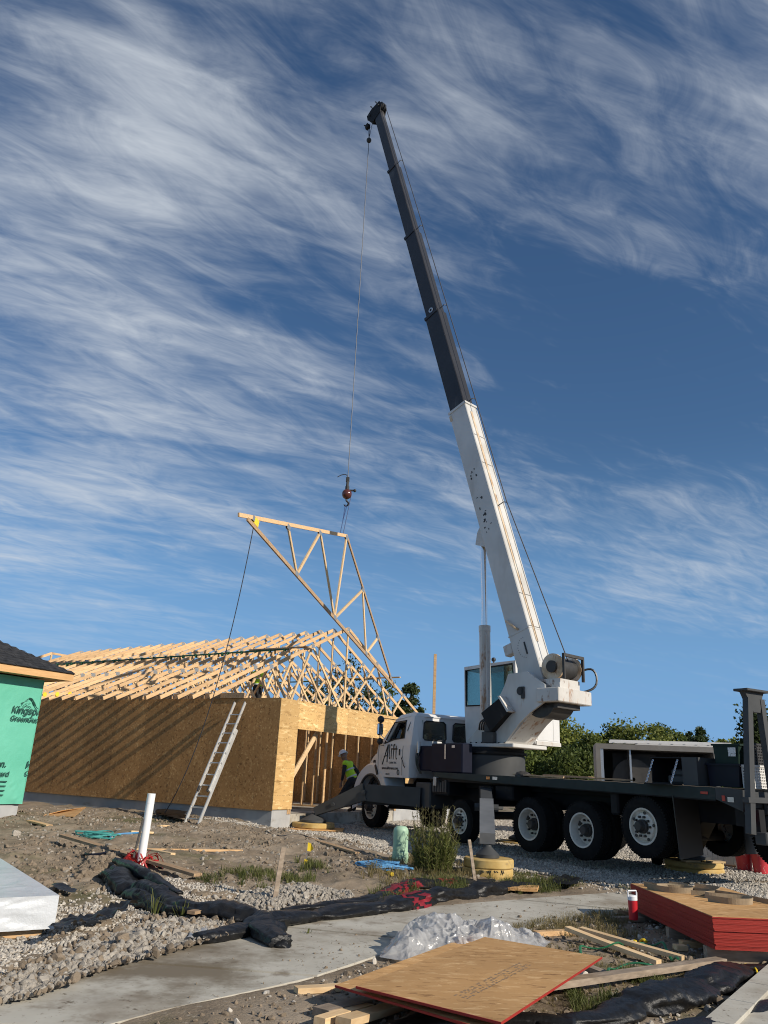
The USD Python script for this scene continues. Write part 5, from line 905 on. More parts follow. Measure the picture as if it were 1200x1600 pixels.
part(vt, 'door_frame', MB().box((0.12, 0.02, 0.62), (0.2, 0.08, 2.48)).box((0.9, 0.1, 0.62), (0.95, 1.0, 2.48)), MATS['galvanised'], kind='stuff'); part(vt, 'shelf', MB().box((1.8, 0.2, 1.5), (3.0, 1.6, 1.54)), MATS['trailer_grey']); part(vt, 'crate', MB().cbox((1.9, 0.3, 1.54), (2.3, 0.8, 1.8), .02), MATS['lumber_grey'])
part(vt, 'reel', MB().lathe([(0.05, 0), (0.55, 0), (0.55, 0.05), (0.12, 0.06), (0.12, 0.4), (0.55, 0.42), (0.55, 0.46), (0.05, 0.46)], (1.0, 0.35, 1.7), Y3, 28), MATS['hub_dark'], smooth=30); part(vt, 'inner_panel', MB().box((0.5, 0.95, 0.64), (1.7, 1.0, 2.4)), MATS['hub_dark'])
for k in range(2): part(vt, 'wheel', MB().lathe([(0.18, 0), (0.34, 0), (0.36, 0.05), (0.36, 0.18), (0.34, 0.22), (0.18, 0.22)], (1.0+1.0*k, 0.02, 0.36), Y3, 24), MATS['tyre_rubber'], smooth=30)
def ladder_mesh(o, a, b, n, w, parent, mt='white_paint'):
    o, a, b = (np.asarray(q, float) for q in (o, a, b)); s = nrm(np.cross(b-a, (0, 0, 1)))
    for q in (-1, 1): part(parent, 'rail', MB().beam(a+s*w/2*q, b+s*w/2*q, 0.075, 0.03), MATS[mt])
    for k in range(n): c = a+(b-a)*(k+0.5)/n; part(parent, 'rung', MB().cyl(c-s*w/2, c+s*w/2, 0.016, 6), MATS[mt])
for k, (y, x0_, x1_) in enumerate(((0.35, 0.4, 3.6), (1.2, 1.2, 5.2))):
    ld = thing('roof_ladder', ('white ladder lying on the grey trailer roof, nearer edge', 'white ladder lying on the grey trailer roof, farther edge')[k], 'ladder', (ot[0], ot[1], 0.05), rad(-13), 'ladders on the trailer'); ladder_mesh(0, (x0_, y, 2.70), (x1_, y, 2.72), 10, 0.42, ld)
mat('panel_white', [(0.55, 0.54, 0.50), (0.66, 0.65, 0.61)], scale=2, rough=0.7, extra=[(2.5, .5, .7, (0.38, 0.34, 0.29), (1, 1, .3))])
pa, pb2 = G(1092, 1351), G(1155, 1358); pn = thing('plank_fence', 'pale upright plank panel standing behind the rear wheels of the truck', 'fence', pa, math.atan2(*(pb2-pa)[1::-1]))
L_ = np.linalg.norm((pb2-pa)[:2]); n_ = 8
for k in range(n_): part(pn, 'plank', MB().box((L_*k/n_+0.004, 0, 0.06), (L_*(k+1)/n_-0.004, 0.03, 0.82+0.02*((k*3) % 4))), MATS['panel_white'])
part(pn, 'rail', MB().box((0, 0.031, 0.2), (L_, 0.07, 0.3)), MATS['lumber_brown']); part(pn, 'rail', MB().box((-0.1, -0.06, 0.0), (L_, 0.0, 0.06)), MATS['lumber_brown']); part(pn, 'post', MB().box((L_-0.02, -0.12, 0.0), (L_+0.07, -0.03, 1.0)), MATS['panel_white'])
mat('bucket_red', [(0.42, 0.02, 0.03), (0.50, 0.035, 0.045)], scale=2, rough=0.45, extra=[(9, .6, .7, (0.5, 0.42, 0.36), (1, 1, 1))])
for k, (px, py, lab) in enumerate(((1164, 1362, 'red plastic bucket with red cord beside the pale planks'), (1190, 1366, 'paint splashed red bucket at the right edge behind the truck'))):
    b_ = thing('bucket', lab, 'bucket', G(px, py), 0, 'red buckets'); part(b_, 'bucket_body', MB().lathe([(0, 0), (0.13, 0), (0.165, 0.36), (0.175, 0.365), (0.175, 0.385), (0.16, 0.385), (0.125, 0.02), (0, 0.02)], (0, 0, 0), Z3, 24), MATS['bucket_red'], smooth=30)
    r_ = np.random.default_rng(k); P = [(0.12*cos(q)*r_.uniform(.5, 1.2), 0.12*sin(q)*r_.uniform(.5, 1.2), 0.40+0.09*r_.random()) for q in np.linspace(0, 14, 18)]; part(b_, 'red_cord', MB().tube(spline(P, 70), 0.014, 5), MATS['bucket_red'])
    part(b_, 'bail', MB().tube([(0.175*cos(q), 0, 0.36+0.06*sin(q)) for q in np.linspace(0, PI, 10)], 0.004, 4), MATS['galvanised'])
c = G(1028, 1352); ht = thing('hand_cart', 'small wheeled cart of grey tube lying near the rear axle', 'cart', c, 0.5); 
for x in (-0.25, 0.0): part(ht, 'wheel', MB().lathe([(0.0, -0.03), (0.05, -0.03), (0.12, -0.025), (0.12, 0.025), (0.05, 0.03), (0, 0.03)], (x+0.1, -0.05+x*0.3, 0.12), (0.3, 1, 0), 18), MATS['tyre_rubber'], smooth=30)
part(ht, 'frame', MB().tube([(-0.5, 0, 0.15), (0.5, 0.1, 0.15), (0.55, 0.1, 0.6)], 0.016, 6).tube([(0.5, 0.1, 0.15), (0.7, -0.1, 0.12)], 0.016, 6), MATS['galvanised'])
# ---------------------------------------------------------------- lone post, pipe, stakes, pedestal, flag
p0 = atY(677, 1130, 29.0); p1 = atY(675.5, 1022, 29.0); wp = single('timber_post', MB().beam((p0[0], 29.0, 0.0), (p0[0]+0.02, 29.0, p1[2]), 0.10, 0.15, up=(1, 0, 0)), MATS['lumber'], 'lone upright timber post standing behind the truck cab', 'post')
mat('pvc_white', [(0.70, 0.70, 0.68), (0.78, 0.78, 0.76)], scale=3, rough=0.35, extra=[(4, .6, .8, (0.55, 0.5, 0.43), (1, 1, .3))])
b0 = G(218, 1357); t_ = atY(237, 1240, b0[1]+0.05); pv = thing('white_pipe', 'upright white plastic pipe standing in the dirt', 'pipe'); part(pv, 'pipe_wall', MB().tm(trimesh.creation.annulus(0.052, 0.06, 1.0)).map(lambda v: b0-[0, 0, 0.1]+(t_-b0+[0, 0, 0.1])*(v[:, 2:3]+0.5)+np.c_[v[:, :2], 0*v[:, 0]]), MATS['pvc_white'], smooth=30); part(pv, 'coupling', MB().tube([b0+(t_-b0)*0.86, b0+(t_-b0)*0.868], 0.0615, 24, cap=False), MATS['pvc_white'])
sdp = np.array([-0.045, -0.045, 0]); single('steel_stake', MB().beam(b0+sdp*2.0-[0.02, 0, 0.05], b0+(t_-b0)*0.66+sdp*1.1, 0.03, 0.012), MATS['hub_dark'], 'rusty flat stake leaning along the white pipe', 'stake')
mat('ribbon_red', [(0.36, 0.015, 0.015), (0.5, 0.03, 0.025)], rough=0.5, transl=0.3)
def ribbons():
    m = MB(); r = np.random.default_rng(5)
    for k in range(30):
        a = r.uniform(0, 2*PI); l = r.uniform(0.10, 0.32); c = np.array([cos(a), sin(a)*0.9, 0]); h = r.uniform(0.02, 0.16); w = 0.013; s = np.array([-sin(a), cos(a), r.uniform(-1, 1)])*w
        P = [b0+c*0.06+[0, 0, h], b0+c*(0.06+l*0.5)+[0.06*r.normal(), 0.06*r.normal(), h+0.09], b0+c*(0.06+l)+[0.08*r.normal(), 0.05*r.normal(), 0.025]]; P = spline(P, 7)
        v = np.vstack([P+s, P-s]); n = 7; m.add(v, [[i, i+1, n+i+1] for i in range(n-1)]+[[i, n+i+1, n+i] for i in range(n-1)])
    return m
single('red_ribbon', ribbons(), MATS['ribbon_red'], 'tangled red marker ribbon at the foot of the white pipe', 'ribbon', kind=None)
for (bx_, by_, tx_, ty_, lab, w) in ((428, 1413, 443, 1324, 'weathered wooden stake leaning right in the rubble by the black tube', 0.06), (743, 1384, 733, 1312, 'pale wooden stake standing before the middle outrigger', 0.05)):
    a = G(bx_, by_); b = atY(tx_, ty_, a[1]+0.03); single('wooden_stake', MB().beam(a-(b-a)*0.12, b, w, 0.028, up=(1, 0.3, 0)), MATS['lumber_grey'], lab, 'stake', group='wooden stakes')
mat('pedestal_green', [(0.30, 0.46, 0.32), (0.36, 0.53, 0.38)], scale=3, rough=0.5, extra=[(3, .58, .78, (0.20, 0.31, 0.20), (1, 1, .4))])
c = G(625, 1346); pe = thing('cable_pedestal', 'pale green cylindrical cable pedestal beside the weeds', 'pedestal', c); part(pe, 'cap', MB().lathe([(0.138, 0.17), (0.138, 0.52), (0.126, 0.56), (0.09, 0.595), (0.0, 0.605)], (0, 0, 0), Z3, 32), MATS['pedestal_green'], smooth=35); part(pe, 'base', MB().lathe([(0.147, -0.1), (0.147, 0.16), (0.136, 0.17), (0.136, 0.175)], (0, 0, 0), Z3, 32), MATS['pedestal_green'], smooth=35); part(pe, 'lock_band', MB().lathe([(0.14, 0.05), (0.151, 0.055), (0.151, 0.09), (0.14, 0.095)], (0, 0, 0), Z3, 32), MATS['pedestal_green'], smooth=35)
mat('flag_yellow', [(0.75, 0.52, 0.02), (0.82, 0.60, 0.03)], rough=0.5, transl=0.3)
for k, (px, py, lab, h) in enumerate(((478, 1345, 'small yellow marker flag on a wire, standing clear in the dirt', 0.30), (474, 1352, 'tiny yellow flag stub low in the grass', 0.10))):
    c = G(px, py); f = thing('marker_flag', lab, 'flag', c, 0, 'yellow marker flags'); part(f, 'wire', MB().tube([(0, 0, -0.05), (0.01, 0, h)], 0.004, 5), MATS['galvanised']); part(f, 'flag', MB().add([(0.01, 0, h), (0.0, 0, h-0.14), (0.07, 0.03, h-0.15), (0.12, -0.01, h-0.1), (0.07, 0.02, h-0.02)], [[0, 1, 2], [0, 2, 4], [4, 2, 3]]), MATS['flag_yellow'])
# ---------------------------------------------------------------- the ladder at the wall
f1, f2 = G(291, 1283), G(307, 1291); fc = (f1+f2)/2; fc = HC3 = np.array([*(HC+HD*0.95+np.array([-0.515, -0.857])*1.05), 0.25])
fc = G(299, 1288)
def onwall(px, py, off=0.06):
    d = ray(px, py); n = np.array([-0.515, -0.857]); t = (HC@n+off)/(d[:2]@n); return np.array([d[0]*t, d[1]*t, EYE+d[2]*t])
tl_, tr_ = onwall(368, 1101), onwall(386, 1099); tc_ = (tl_+tr_)/2; wd = np.array([-0.857, 0.515, 0]); LW = 0.43
lad = thing('extension_ladder', 'aluminium extension ladder leaning against the bare board wall', 'ladder')
mat('aluminium', [(0.58, 0.57, 0.54), (0.70, 0.69, 0.66)], scale=6, rough=0.42, metallic=0.55, extra=[(9, .6, .75, (0.4, 0.38, 0.34), (1, 1, 1))])
ud = nrm(tc_-fc); nn = nrm(np.cross(wd, ud)); nn = nn if nn[1] < 0 else -nn; Ll = np.linalg.norm(tc_-fc)
for s in (-1, 1):
    part(lad, 'base_rail', MB().beam(fc+wd*s*LW/2, fc+wd*s*LW/2+ud*Ll*0.76, 0.075, 0.03, up=nn), MATS['aluminium']); part(lad, 'fly_rail', MB().beam(fc+wd*s*(LW/2-0.035)+ud*Ll*0.24+nn*0.06, fc+wd*s*(LW/2-0.035)+ud*Ll+nn*0.06, 0.07, 0.028, up=nn), MATS['aluminium'])
    part(lad, 'foot', MB().frame(fc+wd*s*LW/2-ud*0.02, wd*0.03, nn*0.07, ud*0.02), MATS['black_plastic'])
    part(lad, 'rung_lock', MB().frame(fc+wd*s*(LW/2-0.06)+ud*Ll*0.25+nn*0.08, wd*0.02, nn*0.03, ud*0.07), MATS['hub_dark'])
for k in range(11): q = 0.14+0.305*k; part(lad, 'rung', MB().cyl(fc+ud*q-wd*LW/2+(nn*0.06 if q > Ll*0.4 else 0), fc+ud*q+wd*LW/2+(nn*0.06 if q > Ll*0.4 else 0), 0.017, 8), MATS['galvanised'])
# tag line
tg0 = htp(0.025, 0.0); tg1 = G(252, 1279)
P = []
for t in np.linspace(0, 1, 40): P.append(tg0*(1-t)+tg1*t-np.array([0, 0, 1.0])*1.5*4*t*(1-t)*0.55+np.array([0.5, 0.3, 0])*4*t*(1-t)*0.3)
single('tag_line', MB().tube(P, 0.012, 5), MATS['rope_steel'], 'thin tag line drooping from the hanging truss to the ground', 'rope')
mat('rope_blue', [(0.04, 0.16, 0.33), (0.10, 0.28, 0.48)], scale=20, rough=0.7); mat('rope_teal', [(0.03, 0.20, 0.18), (0.06, 0.28, 0.26)], rough=0.7)
def heap(px, py, rx, ry, n, seed, r=0.012, h=0.14):
    c = G(px, py); g = np.random.default_rng(seed); m = MB(); P = []
    for k in range(n):
        q = k*2.4+g.normal()*0.5; rr = g.uniform(0.25, 1.0); x, y = c[0]+rx*rr*cos(q), c[1]+ry*rr*sin(q); P.append((x, y, float(ground(x, y)[0])+0.02+h*g.random()*(1-rr*0.8)))
    return m.tube(spline(P, n*7), r, 5)
rh = thing('rope_heap', 'loose heap of blue rope in front of the green pedestal', 'rope'); part(rh, 'rope', heap(606, 1357, 0.55, 0.42, 70, 3), MATS['rope_blue']); part(rh, 'yellow_end', MB().tube([G(606, 1364, 0.03), G(613, 1366, 0.05)], 0.03, 8), MATS['flag_yellow'])
single('rope_heap', heap(150, 1309, 0.6, 0.45, 26, 8), MATS['rope_teal'], 'scatter of teal rope left of the white pipe', 'rope')
single('air_hose', MB().tube(spline([G(*p, 0.02) for p in ((172, 1310), (190, 1303), (205, 1302))]+[G(*p, 0.02) for p in ((215, 1301), (228, 1300))], 30), 0.02, 6), MATS['rope_blue'], 'short blue hose lying in the dirt behind the pipe', 'hose')
single('air_hose', MB().tube(spline([G(*p, 0.02) for p in ((146, 1320), (165, 1330), (185, 1336), (205, 1345), (240, 1352), (255, 1356))], 40), 0.018, 6), MATS['bin_navy'], 'dark hose trailing past the foot of the white pipe', 'hose')
single('power_cord', MB().tube(spline([G(*p, 0.015) for p in ((418, 1299), (440, 1306), (462, 1304), (490, 1312), (520, 1322))], 40), 0.012, 5), MATS['black_plastic'], 'thin black cord across the dirt below the house corner', 'cord')
def cloth(pts, seed, amp=0.06):     # crumpled fabric patch over ground points
    P = Polygon([G(*p)[:2] for p in pts]); x0, y0, x1, y1 = P.bounds; st = max(x1-x0, y1-y0)/46; xs, ys = np.arange(x0, x1, st), np.arange(y0, y1, st); X, Y = np.meshgrid(xs, ys); ok = inside(P, X, Y)
    q = np.stack([X, Y, 0*X], -1); f = np.abs(meshkit.fbm(q*3.2+seed, 3, seed)-0.5)*2; Z = ground(X.ravel(), Y.ravel()).reshape(X.shape)+0.02+amp*(1-f)+amp*0.8*meshkit.fbm(q*7, 2, seed+1)
    n, m = X.shape; i = np.arange(n*m).reshape(n, m); k = ok[:-1, :-1] & ok[1:, 1:] & ok[:-1, 1:] & ok[1:, :-1]; qd = np.stack([i[:-1, :-1][k], i[:-1, 1:][k], i[1:, 1:][k], i[1:, :-1][k]], -1); used, inv = np.unique(qd, return_inverse=True); return (np.stack([X, Y, Z], -1).reshape(-1, 3)[used], inv.reshape(qd.shape))
mat('sock_black', [(0.006, 0.006, 0.0065), (0.013, 0.013, 0.0135)], scale=10, rough=0.36, spec=0.28, bump=(30, 0.7, 0.010), extra=[(2.6, 0.58, 0.80, (0.026, 0.023, 0.020), (1, 1, 1)), (22, 0.66, 0.76, (0.045, 0.04, 0.034), (1, 1, 1))])
single('black_netting', cloth([(240, 1268), (262, 1262), (290, 1275), (300, 1285), (280, 1290), (262, 1284), (240, 1280)], 4, 0.08), MATS['sock_black'], 'crumpled black netting beside the ladder foot', 'netting', smooth=True)
# ---------------------------------------------------------------- boards on the ground
def board(pa, pb, w, t, mt, lab, lift=0.02, roll=0.0, group='loose boards on the ground', za=0.0, zb=0.0, name='board'):
    a, b = G(*pa)+[0, 0, t/2+lift*0.3+za], G(*pb)+[0, 0, t/2+lift*0.3+zb]; d = b-a; L = np.linalg.norm(d); X = d/L; Yv = nrm(np.cross((0, 0, 1), X)); Zv = np.cross(X, Yv); Y2 = Yv*cos(roll)+Zv*sin(roll); Z2 = np.cross(X, Y2); r = np.random.default_rng(int(pa[0]*7+pa[1])); n = 7
    m = MB(); P = []     # slightly bowed and twisted plank
    xs = np.linspace(-L/2, L/2, n); bow = 0.006*np.cos(xs/L*PI)*r.normal(); v, f = [], []
    for i, x in enumerate(xs):
        for sy, sz in ((-1, -1), (1, -1), (1, 1), (-1, 1)): v.append((x, sy*w/2+bow[i], sz*t/2))
    for i in range(n-1):
        for k in range(4): k2 = (k+1) % 4; f += [[i*4+k, (i+1)*4+k, (i+1)*4+k2], [i*4+k, (i+1)*4+k2, i*4+k2]]
    f += [[0, 1, 2], [0, 2, 3], [(n-1)*4, (n-1)*4+2, (n-1)*4+1], [(n-1)*4, (n-1)*4+3, (n-1)*4+2]]
    return single(name, MB().add(v, f), MATS[mt], lab, 'board', group=group, M=xform(X, Y2, Z2, (a+b)/2))
board((95, 1322), (308, 1379), 0.14, 0.04, 'lumber_brown', 'longest weathered plank, lying past the foot of the white pipe', 0.05, za=0.13, zb=0.06)
board((206, 1330), (378, 1332), 0.09, 0.035, 'lumber', 'long thin straw coloured plank lying behind the white pipe', 0.04)
board((212, 1328), (270, 1338), 0.09, 0.035, 'lumber_light', 'short bright board crossing behind the white pipe', 0.05)
board((45, 1287), (77, 1292), 0.14, 0.03, 'lumber', 'short board in the dirt in front of the green house'); board((203, 1301), (238, 1303), 0.09, 0.035, 'lumber_light', 'small bright offcut above the thin plank')
board((210, 1268), (219, 1272), 0.16, 0.04, 'lumber_light', 'tiny offcut near the wall foundation'); board((248, 1292), (262, 1292), 0.09, 0.03, 'lumber_light', 'tiny offcut left of the ladder foot')
board((483, 1312), (560, 1335), 0.14, 0.035, 'lumber_brown', 'brown plank on the gravel below the front outrigger pad'); board((500, 1311), (566, 1333), 0.10, 0.03, 'lumber_grey', 'grey plank just above the brown one on the gravel')
board((443, 1387), (484, 1396), 0.09, 0.035, 'lumber_grey', 'grey offcut lying beside the leaning stake'); board((484, 1382), (503, 1392), 0.09, 0.035, 'lumber_grey', 'grey offcut in the dirt right of the stake rubble')
board((296, 1446), (336, 1436), 0.10, 0.03, 'lumber_brown', 'short brown slat lying on the rubble by the black tube', za=0.10, zb=0.10)
board((462, 1553), (536, 1548), 0.09, 0.04, 'lumber_light', 'bright stud end poking out left of the board sheets')
board((500, 1596), (570, 1572), 0.14, 0.05, 'lumber_grey', 'grey block at the bottom edge under the board sheets', za=0.02); board((498, 1612), (575, 1580), 0.09, 0.045, 'lumber_light', 'bright stud at the bottom edge, left one', za=0.03); board((535, 1618), (620, 1578), 0.12, 0.045, 'lumber_light', 'bright stud at the bottom edge, right one', za=0.05); board((580, 1640), (690, 1580), 0.14, 0.05, 'lumber_grey', 'grey stud under the sheets at the bottom edge')
board((887, 1471), (1030, 1512), 0.09, 0.04, 'lumber_light', 'lower of two long bright studs right of the plastic', za=0.10, zb=0.02); board((908, 1472), (1068, 1507), 0.09, 0.04, 'lumber_light', 'upper of two long bright studs right of the plastic', za=0.10, zb=0.03)
board((835, 1568), (1128, 1510), 0.12, 0.05, 'lumber_grey', 'long grey timber lying across the grass at lower right', za=0.08, zb=0.02); board((905, 1517), (958, 1534), 0.09, 0.05, 'lumber_grey', 'short grey timber under the long one', za=0.02)
board((836, 1464), (896, 1461), 0.09, 0.05, 'lumber', 'short bright block right of the plastic sheet'); board((958, 1440), (1004, 1440), 0.11, 0.05, 'lumber_grey', 'grey block under the red cooler'); board((962, 1434), (1002, 1434), 0.09, 0.04, 'lumber_brown', 'brown block behind the red cooler', za=0.05)
board((1055, 1485), (1072, 1486), 0.10, 0.05, 'lumber_light', 'bright block end under the red stack'); board((1064, 1480), (1130, 1484), 0.11, 0.06, 'lumber', 'bearer board under the red stack near its front corner', za=0.0)
board((938, 1475), (1000, 1482), 0.14, 0.02, 'lumber', 'thin tan scrap between the studs and the red stack'); board((985, 1480), (1006, 1482), 0.12, 0.03, 'lumber_light', 'small tan offcut near the yellow strap')
board((800, 1413), (845, 1416), 0.10, 0.02, 'lumber_grey', 'weathered strip lying on the sidewalk')
a = G(800, 1392); single('orange_board', MB().frame(a+[0, 0, 0.05], (0.38, -0.1, 0.01), (0.06, 0.22, 0), (0, 0, 0.02)), MATS['osb_sheet'], 'orange brown scrap sheet leaning at the yellow pad', 'board')
a, b_, c_, d_ = G(62, 1276, 0.04), G(115, 1277, 0.04), G(134, 1262, 0.10), G(98, 1267, 0.10); single('plywood_scrap', MB().add([a, b_, c_, d_]+[q+[0, 0, 0.012] for q in (a, b_, c_, d_)], [[4, 5, 6], [4, 6, 7], [0, 2, 1], [0, 3, 2], [0, 1, 5], [0, 5, 4], [1, 2, 6], [1, 6, 5], [2, 3, 7], [2, 7, 6], [3, 0, 4], [3, 4, 7]]), MATS['osb_sheet'], 'scrap of board lying in the dirt before the left wall', 'plywood')
# ---------------------------------------------------------------- board sheets in the foreground, red stack with webbing, cooler
mat('red_edge', [(0.24, 0.017, 0.011), (0.34, 0.027, 0.017)], scale=4, stretch=(1, 1, 60), rough=0.6, spec=0.3, bump=(10, 0.3, 0.01), extra=[(3, .6, .78, (0.22, 0.03, 0.025), (1, 1, 30)), (40, .74, .80, (0.4, 0.30, 0.24), (1, 1, 1))])
mat('ink_faint', [(0.20, 0.135, 0.08), (0.29, 0.19, 0.105)], scale=30, rough=0.8)
def osb_plate(name, c4, t, lab, group=None):
    o = thing(name, lab, 'board', (c4[0]+c4[2])/2, 0, group); C = [np.asarray(q)-(c4[0]+c4[2])/2 for q in c4]
    up_ = np.array([0, 0, 1.0]); ctr = sum(C)/4; I = [q+(ctr-q)*0.004 for q in C]
    part(o, 'board_face', MB().add([q+up_*t for q in I]+[q for q in I], [[0, 1, 2], [0, 2, 3], [4, 6, 5], [4, 7, 6]]), MATS['osb_sheet'])
    for k in range(4): a, b = C[k], C[(k+1) % 4]; a2, b2 = I[k], I[(k+1) % 4]; part(o, 'board_edge', MB().add([a, b, b+up_*(t-0.001), a+up_*(t-0.001), a2, b2, b2+up_*t, a2+up_*t], [[0, 1, 2], [0, 2, 3], [3, 2, 6], [3, 6, 7], [4, 6, 5], [4, 7, 6], [0, 4, 5], [0, 5, 1]]), MATS['red_edge'])
    return o
A_, B_, D_ = onz(783, 1596, 0.22), onz(556, 1537, 0.20), onz(941, 1494, 0.21); A_[2], B_[2], D_[2] = 0.20, 0.17, 0.19; C_ = B_+D_-A_
A2, B2 = onz(760, 1622, 0.12), onz(523, 1543, 0.12); A2[2], B2[2] = 0.15, 0.12; dv = D_-A_
s2_ = osb_plate('board_sheet', [A2, A2+dv*1.0, B2+dv*1.0, B2], 0.016, 'lower of two red edged board sheets in the foreground', 'red edged board sheets')
s1_ = osb_plate('board_sheet', [A_, D_, C_, B_], 0.016, 'upper of two red edged board sheets in the foreground, printed grey', 'red edged board sheets')
# stencilled band across the upper sheet
def stencil():
    m = MB(); o = (A_+C_)/2; U = nrm(D_-A_); V = nrm(B_-A_); r = np.random.default_rng(2)
    for row in range(4):
        x = 0.30
        while x < 1.55:
            w = r.uniform(0.015, 0.05)
            if r.random() < 0.72: c = A_+U*(x+w/2)+V*(0.40+row*0.035+r.normal()*0.003)-o+[0, 0, 0.0166]; m.frame(c, U*w*0.42, V*r.uniform(0.006, 0.013), np.array([0, 0, 0.0003]))
            x += w+r.uniform(0.003, 0.02)
    return m
part(s1_, 'worn_stamp', stencil(), MATS['ink_faint'], kind='stuff')
rc0 = np.array([3.49, 8.59, 0.0]); rs = thing('red_board_stack', 'stack of board sheets with red painted edges at the right edge', 'board stack', rc0, rad(1.2))
for k in range(23):
    z = 0.085+0.0128*k; r = np.random.default_rng(k); j = 0.0035*r.normal(size=2); part(rs, 'board', MB().cbox((0+j[0], 0+j[1], z), (1.22+j[0], 2.43+j[1], z+0.0122), 0.001), MATS['red_edge'])
part(rs, 'top_board', MB().box((0.002, 0.002, 0.085+0.0128*23), (1.218, 2.428, 0.085+0.0128*23+0.006)), MATS['osb_sheet'])
for yy in (0.15, 1.15, 2.2): part(rs, 'bearer', MB().box((-0.02, yy, -0.06), (1.25, yy+0.09, 0.083)), MATS['lumber_grey'])
mat('webbing', [(0.20, 0.15, 0.095), (0.31, 0.24, 0.155)], scale=6, rough=0.85, bump=(60, .5, .005))
ZT = 0.085+0.0128*23+0.006
def strap(P, w=0.075, t=0.006):       # a flat band standing on its edge, bent along P
    P = spline(P, 40); T = np.gradient(P, axis=0); S = np.array([nrm(np.cross(q, (0, 0, 1))) for q in T]); up_ = np.array([0, 0, w])
    v, f = [], []
    for i in range(len(P)): v += [P[i]+S[i]*t/2, P[i]-S[i]*t/2, P[i]-S[i]*t/2+up_+S[i]*0.01, P[i]+S[i]*t/2+up_+S[i]*0.01]
    for i in range(len(P)-1):
        for k in range(4): k2 = (k+1) % 4; f += [[i*4+k, i*4+k2, (i+1)*4+k2], [i*4+k, (i+1)*4+k2, (i+1)*4+k]]
    return MB().add(v, f)
ws_ = thing('webbing_strap', 'folded tan lifting straps lying on top of the red stack', 'strap', rc0+[0, 0, ZT], rad(1.2))
for k, P in enumerate(([(0.10, 2.2, 0), (0.25, 2.0, 0), (0.5, 1.95, 0), (0.62, 2.1, 0), (0.45, 2.28, 0)], [(0.05, 1.95, 0), (0.16, 1.68, 0), (0.42, 1.62, 0), (0.55, 1.82, 0), (0.35, 1.95, 0), (0.15, 1.88, 0)], [(0.42, 1.52, 0), (0.62, 1.5, 0), (0.82, 1.72, 0), (0.95, 2.0, 0), (0.75, 2.2, 0)], [(0.42, 1.05, 0), (0.62, 0.86, 0), (0.86, 0.92, 0), (0.9, 1.1, 0), (0.7, 1.2, 0), (0.5, 1.3, 0), (0.75, 1.5, 0)], [(0.5, 1.75, 0.01), (0.75, 1.4, 0.02), (0.98, 1.15, 0.01), (1.1, 1.0, 0)])): part(ws_, 'strap_fold', strap(P, 0.055+0.012*(k % 2)), MATS['webbing'])
mat('cooler_red', [(0.42, 0.012, 0.02), (0.48, 0.018, 0.028)], rough=0.35); mat('cooler_white', [(0.72, 0.72, 0.72), (0.78, 0.78, 0.78)], rough=0.35)
c = onz(990, 1437, 0.1); ck = thing('water_cooler', 'red round water cooler with white lid and handle beside the red stack', 'cooler', (c[0], c[1], 0.10), 0.3)
part(ck, 'cooler_body', MB().lathe([(0, 0), (0.048, 0), (0.052, 0.01), (0.054, 0.19), (0.052, 0.205)], (0, 0, 0), Z3, 28), MATS['cooler_red'], smooth=35); part(ck, 'lid', MB().lathe([(0.052, 0.206), (0.056, 0.21), (0.056, 0.25), (0.04, 0.262), (0, 0.262)], (0, 0, 0), Z3, 28), MATS['cooler_white'], smooth=35); part(ck, 'handle', MB().tube([(-0.058, 0, 0.22), (-0.060, 0, 0.295), (-0.054, 0, 0.31), (0.054, 0, 0.31), (0.060, 0, 0.295), (0.058, 0, 0.22)], 0.008, 8), MATS['cooler_white'])
